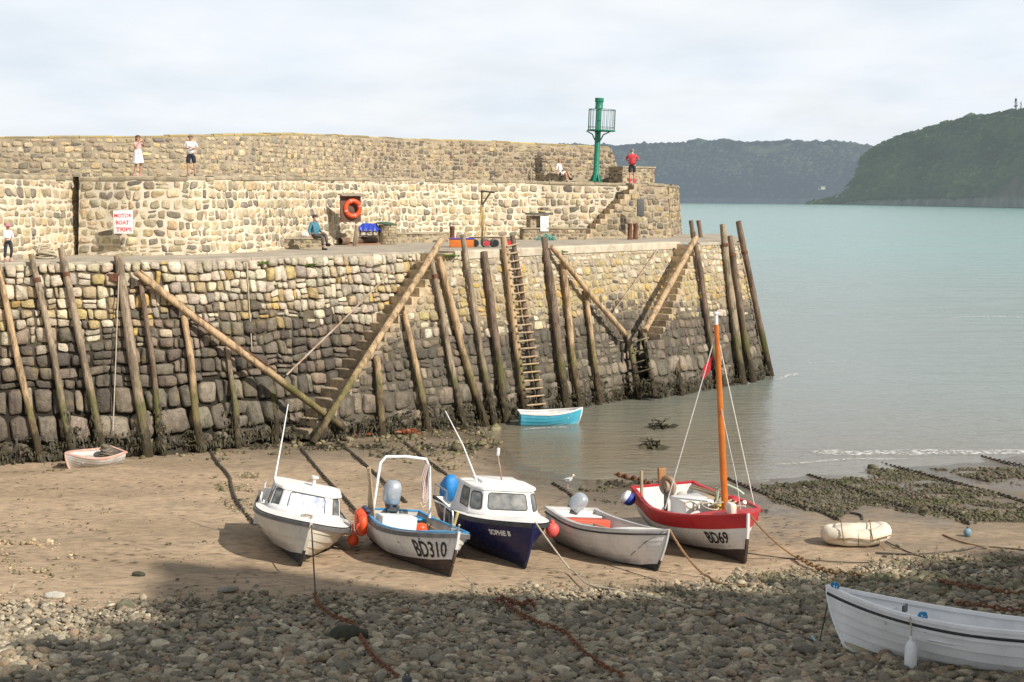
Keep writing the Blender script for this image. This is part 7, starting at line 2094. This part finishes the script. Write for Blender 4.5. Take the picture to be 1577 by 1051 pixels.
chain('mooring_chain', 'rusty chain lying over the middle of the foreground pebbles', [(772, 936), (790, 950), (830, 972), (868, 985), (884, 1002), (915, 1030), (960, 1056)], .10, .017, M_CHAIN_R, .15)
chain('mooring_chain', 'short heap of rusty chain at the top of the pebbles', [(760, 942), (775, 934), (800, 944), (815, 938), (822, 945)], .12, .02, M_CHAIN_R, .16)
b2 = MB2 @ (H2.pt(1, .35))
rope('mooring_rope', 'thin cord from the bow of BD310 down to the pebbles', [b2, (742, 916)], .008, M_ROPE, .03)
b3 = MB3 @ (H3.pt(.995, 1) + V((0, 0, .05)))
rope('mooring_rope', 'pale and dark rope from the bow of the navy boat down over the pebbles', [b3, (877, 884), (905, 908), (945, 916), (1010, 930), (1065, 944)], .02, M_ROPE, .11, .02)
rope('mooring_rope', 'dark rope trailing right across the shaded pebbles', [(1065, 944), (1150, 962), (1215, 985), (1260, 1000)], .018, M_ROPED, .12)
rope('rope_end', 'short turquoise rope end among the pebbles left of the large white dinghy', [(1250, 992), (1258, 1003)], .02, M_TURQ, .14)
b4 = MB4 @ (H4.pt(.99, 1) + V((0, 0, .04)))
rope('mooring_rope', 'brown rope from the bow of the plain white boat to the pebbles', [b4, (1085, 890), (1105, 902), (1150, 908)], .026, M_ROPEO, .06, .10)
b5 = MB5 @ (H5.pt(.99, .98) + V((.05, 0, .0)))
rope('mooring_rope', 'brown rope from the bow of the red topped boat reaching the chain', [b5, (1225, 862)], .022, M_ROPEO, .06, .08)
chain('mooring_chain', 'ochre chain ending the bow rope of the red topped boat', [(1225, 862), (1250, 877), (1280, 887), (1330, 893)], .12, .022, M_CHAIN_O, .09)
rope('ground_rope', 'thin dark rope lying on the sand in front of the cream inflatable', [(1148, 853), (1200, 860), (1290, 867), (1345, 868)], .014, M_ROPED, .02)
rope('ground_rope', 'thin line on the sand in front of the plain white boat', [(935, 871), (985, 887), (1040, 902)], .008, M_ROPED, .02)
rope('ground_rope', 'dark rope looping on the sand right of the cream inflatable', [(1348, 853), (1400, 855), (1450, 853), (1490, 848), (1515, 844), (1600, 851)], .024, M_ROPED, .02)
rope('ground_rope', 'brown rope branching off towards the small blue buoy', [(1452, 825), (1480, 836), (1515, 844)], .02, M_ROPEO, .02)
rope('ground_rope', 'line from the cream inflatable running to the pebbles', [(1362, 834), (1395, 850), (1430, 862)], .014, M_ROPED, .02)
b6 = MB6 @ H6.pt(1, .82)
rope('painter', 'dark painter hanging from the stem of the large white dinghy', [b6, (1262, 1000)], .012, M_ROPED, .12)
DCH = [
 ('dark chain from the wall foot to the left side of the cream boat', [(322, 692), (333, 712), (352, 735), (358, 760), (372, 785), (392, 808)]),
 ('dark chain running from the near steps behind the cream boat', [(446, 668), (470, 700), (500, 737), (530, 768), (562, 806)]),
 ('dark chain passing behind the arch of BD310', [(512, 676), (545, 702), (585, 738), (625, 775)]),
 ('dark chain running behind the navy cabin boat', [(606, 668), (640, 697), (680, 727), (722, 760)]),
 ('dark weedy chain at the water edge near the blue dinghy', [(772, 648), (795, 658), (820, 674)]),
 ('short dark chain behind the plain white boat and the gull', [(850, 745), (868, 756), (890, 772)]),
 ('dark weedy chain slanting right behind the red topped boat', [(1118, 738), (1160, 755), (1215, 776), (1262, 790), (1290, 801)]),
 ('dark chain dipping from the shallows to the shingle centre', [(1242, 732), (1300, 750), (1355, 769), (1392, 782), (1440, 784), (1470, 796), (1492, 808)]),
 ('long dark chain above the broad shingle band', [(1338, 711), (1400, 726), (1470, 745), (1550, 766), (1610, 785)]),
 ('farthest dark chain at the right water edge', [(1508, 704), (1550, 714), (1600, 724)]),
]
for k, (lab, pts) in enumerate(DCH):
    chain('ground_chain', lab, pts, .13, .021, M_CHAIN_D, .02)
rope('ground_rope', 'dark rope curling from the slanting chain behind the inflatable', [(1262, 788), (1300, 790), (1325, 794), (1328, 802)], .03, M_ROPED, .02)
chain('mooring_chain', 'rusty chain heap with weed behind the red topped boat', [(948, 733), (960, 738), (980, 742), (1000, 750)], .2, .05, M_CHAIN_R, .05)
chain('mooring_chain', 'rusty chain half buried in the pebbles above the large white dinghy', [(1440, 905), (1490, 914), (1540, 922), (1600, 930)], .13, .02, M_CHAIN_R, .15)
chain('mooring_chain', 'rusty chain in the pebbles at the right edge behind the dinghy', [(1470, 940), (1520, 946), (1560, 952), (1600, 952)], .13, .02, M_CHAIN_R, .15)
# buoys
pb = ground(1490, 826); sphere_buoy('buoy', pb + V((0, 0, .09)), .10, pm('faded_blue_plastic', (.20, .33, .40), (.14, .24, .30), 6, .6), M_DKGREY, 'small faded blue buoy on the sand right of the inflatable')
pb = ground(627, 1088); sphere_buoy('buoy', pb + V((0, 0, .14)), .24, pm('grey_plastic', (.26, .28, .31), (.19, .2, .22), 6, .6), M_DKGREY, 'grey buoy half seen at the bottom edge of the picture')
# gull
def gull():
    p = ground(875, 753); r = empty('gull', p, 'white gull with grey wings standing on wet sand behind the plain white boat', 'gull'); r.rotation_euler = (0, 0, radians(-25)); r.scale = (1.05,) * 3
    prof = [(-.20, .0, .215, .006), (-.13, 0, .225, .04), (-.04, 0, .235, .068), (.05, 0, .255, .070), (.10, 0, .29, .052), (.125, 0, .335, .038), (.135, 0, .37, .040), (.155, 0, .385, .034), (.18, 0, .385, .014)]
    m = MB(); rings = []
    for x, y, z, q in prof: rings.append([V((x, q * cos(a), z + q * sin(a) * 1.05)) for a in [2 * pi * k / 12 for k in range(12)]])
    m.loft(rings, True, True); m.build('body', pm('white_feather', (.80, .79, .77), (.7, .69, .67)), r, sharp=80)
    m = MB()
    for s_ in (1, -1): m.loft([[V((.06, s_ * .066, .29)), V((.06, s_ * .074, .24)), V((.05, s_ * .05, .22))], [V((-.10, s_ * .058, .265)), V((-.10, s_ * .062, .225)), V((-.08, s_ * .04, .21))], [V((-.25, s_ * .012, .225)), V((-.25, s_ * .014, .215)), V((-.24, s_ * .006, .212))]], True, True)
    m.build('wing', pm('grey_feather', (.36, .38, .40), (.28, .3, .32)), r)
    m = MB(); m.tube([(.18, 0, .383), (.215, 0, .376), (.228, 0, .366)], [.012, .009, .003], 6); m.build('beak', pm('yellow_beak', (.7, .45, .05)), r)
    m = MB()
    for s_ in (1, -1): m.tube([(.0, s_ * .025, .19), (-.01, s_ * .028, .10), (.0, s_ * .03, .005)], .006, 5); m.add([(.0, s_ * .03, .006), (.06, s_ * .03 - .02, .003), (.065, s_ * .03, .003), (.06, s_ * .03 + .02, .003)], [(0, 1, 2, 3)])
    m.build('legs', pm('pink_leg', (.6, .38, .33)), r)
    m = MB()
    for s_ in (1, -1): m.ball((.155, s_ * .031, .395), .006, 6, 4)
    m.build('eyes', M_EYE, r)
gull()
# ---- little waves breaking on the shore
def foam():
    g = np.random.default_rng(4); mb = MB()
    m = bpy.data.materials.new('foam'); t = NT(m); p = t.pos(); n = t.noise(t.scale(p, (1, 2, 1)), 6, 5, .7)
    pr = t.principled((.74, .73, .70), .8, 0, None, .2); t.l(t.maprange(n, .44, .66, 0, .8), pr.inputs['Alpha'])
    def line(pts, w, h, seed):
        P = [on_z(x, y, 0) for x, y in pts]; path = []
        for i in range(len(P) - 1):
            for k in range(24): path.append(P[i].lerp(P[i + 1], k / 24))
        rings = []
        for i, q in enumerate(path):
            s_ = sin(pi * min(1, i / 10) / 2) * (1 - max(0, (i - len(path) + 8) / 8)); ww = w * s_ * (1 + .5 * noise.noise(V((q.x * .8, q.y * .3, seed)))); hh = h * s_ * (1 + .6 * noise.noise(V((q.x * 1.7, seed, 1))))
            yo = .25 * noise.noise(V((q.x * .35, seed * 3.1, 0)))
            rings.append([q + V((0, yo - ww, .012)), q + V((0, yo - ww * .5, .012 + hh * .6)), q + V((0, yo, .012 + hh)), q + V((0, yo + ww * .6, .012 + hh * .4)), q + V((0, yo + ww * 1.2, .010))])
        mb.loft(rings, False, False, closed=False)
    line([(1245, 697), (1320, 699), (1420, 698), (1500, 697), (1600, 696)], .40, .09, 1)
    line([(1190, 716), (1300, 708), (1400, 706)], .14, .01, 2)
    line([(1195, 586), (1215, 578), (1232, 576)], .4, .05, 4)
    line([(1118, 592), (1165, 590)], .3, .04, 5)
    line([(1450, 490), (1510, 488), (1600, 489)], .35, .03, 6)
    line([(1230, 560), (1300, 557), (1340, 558)], .12, .01, 7)
    line([(806, 662), (840, 660), (880, 659)], .12, .02, 8)
    tag(mb.build('wave_foam', m), 'thin white foam of small waves running to the beach', 'foam', kind='stuff')
foam()
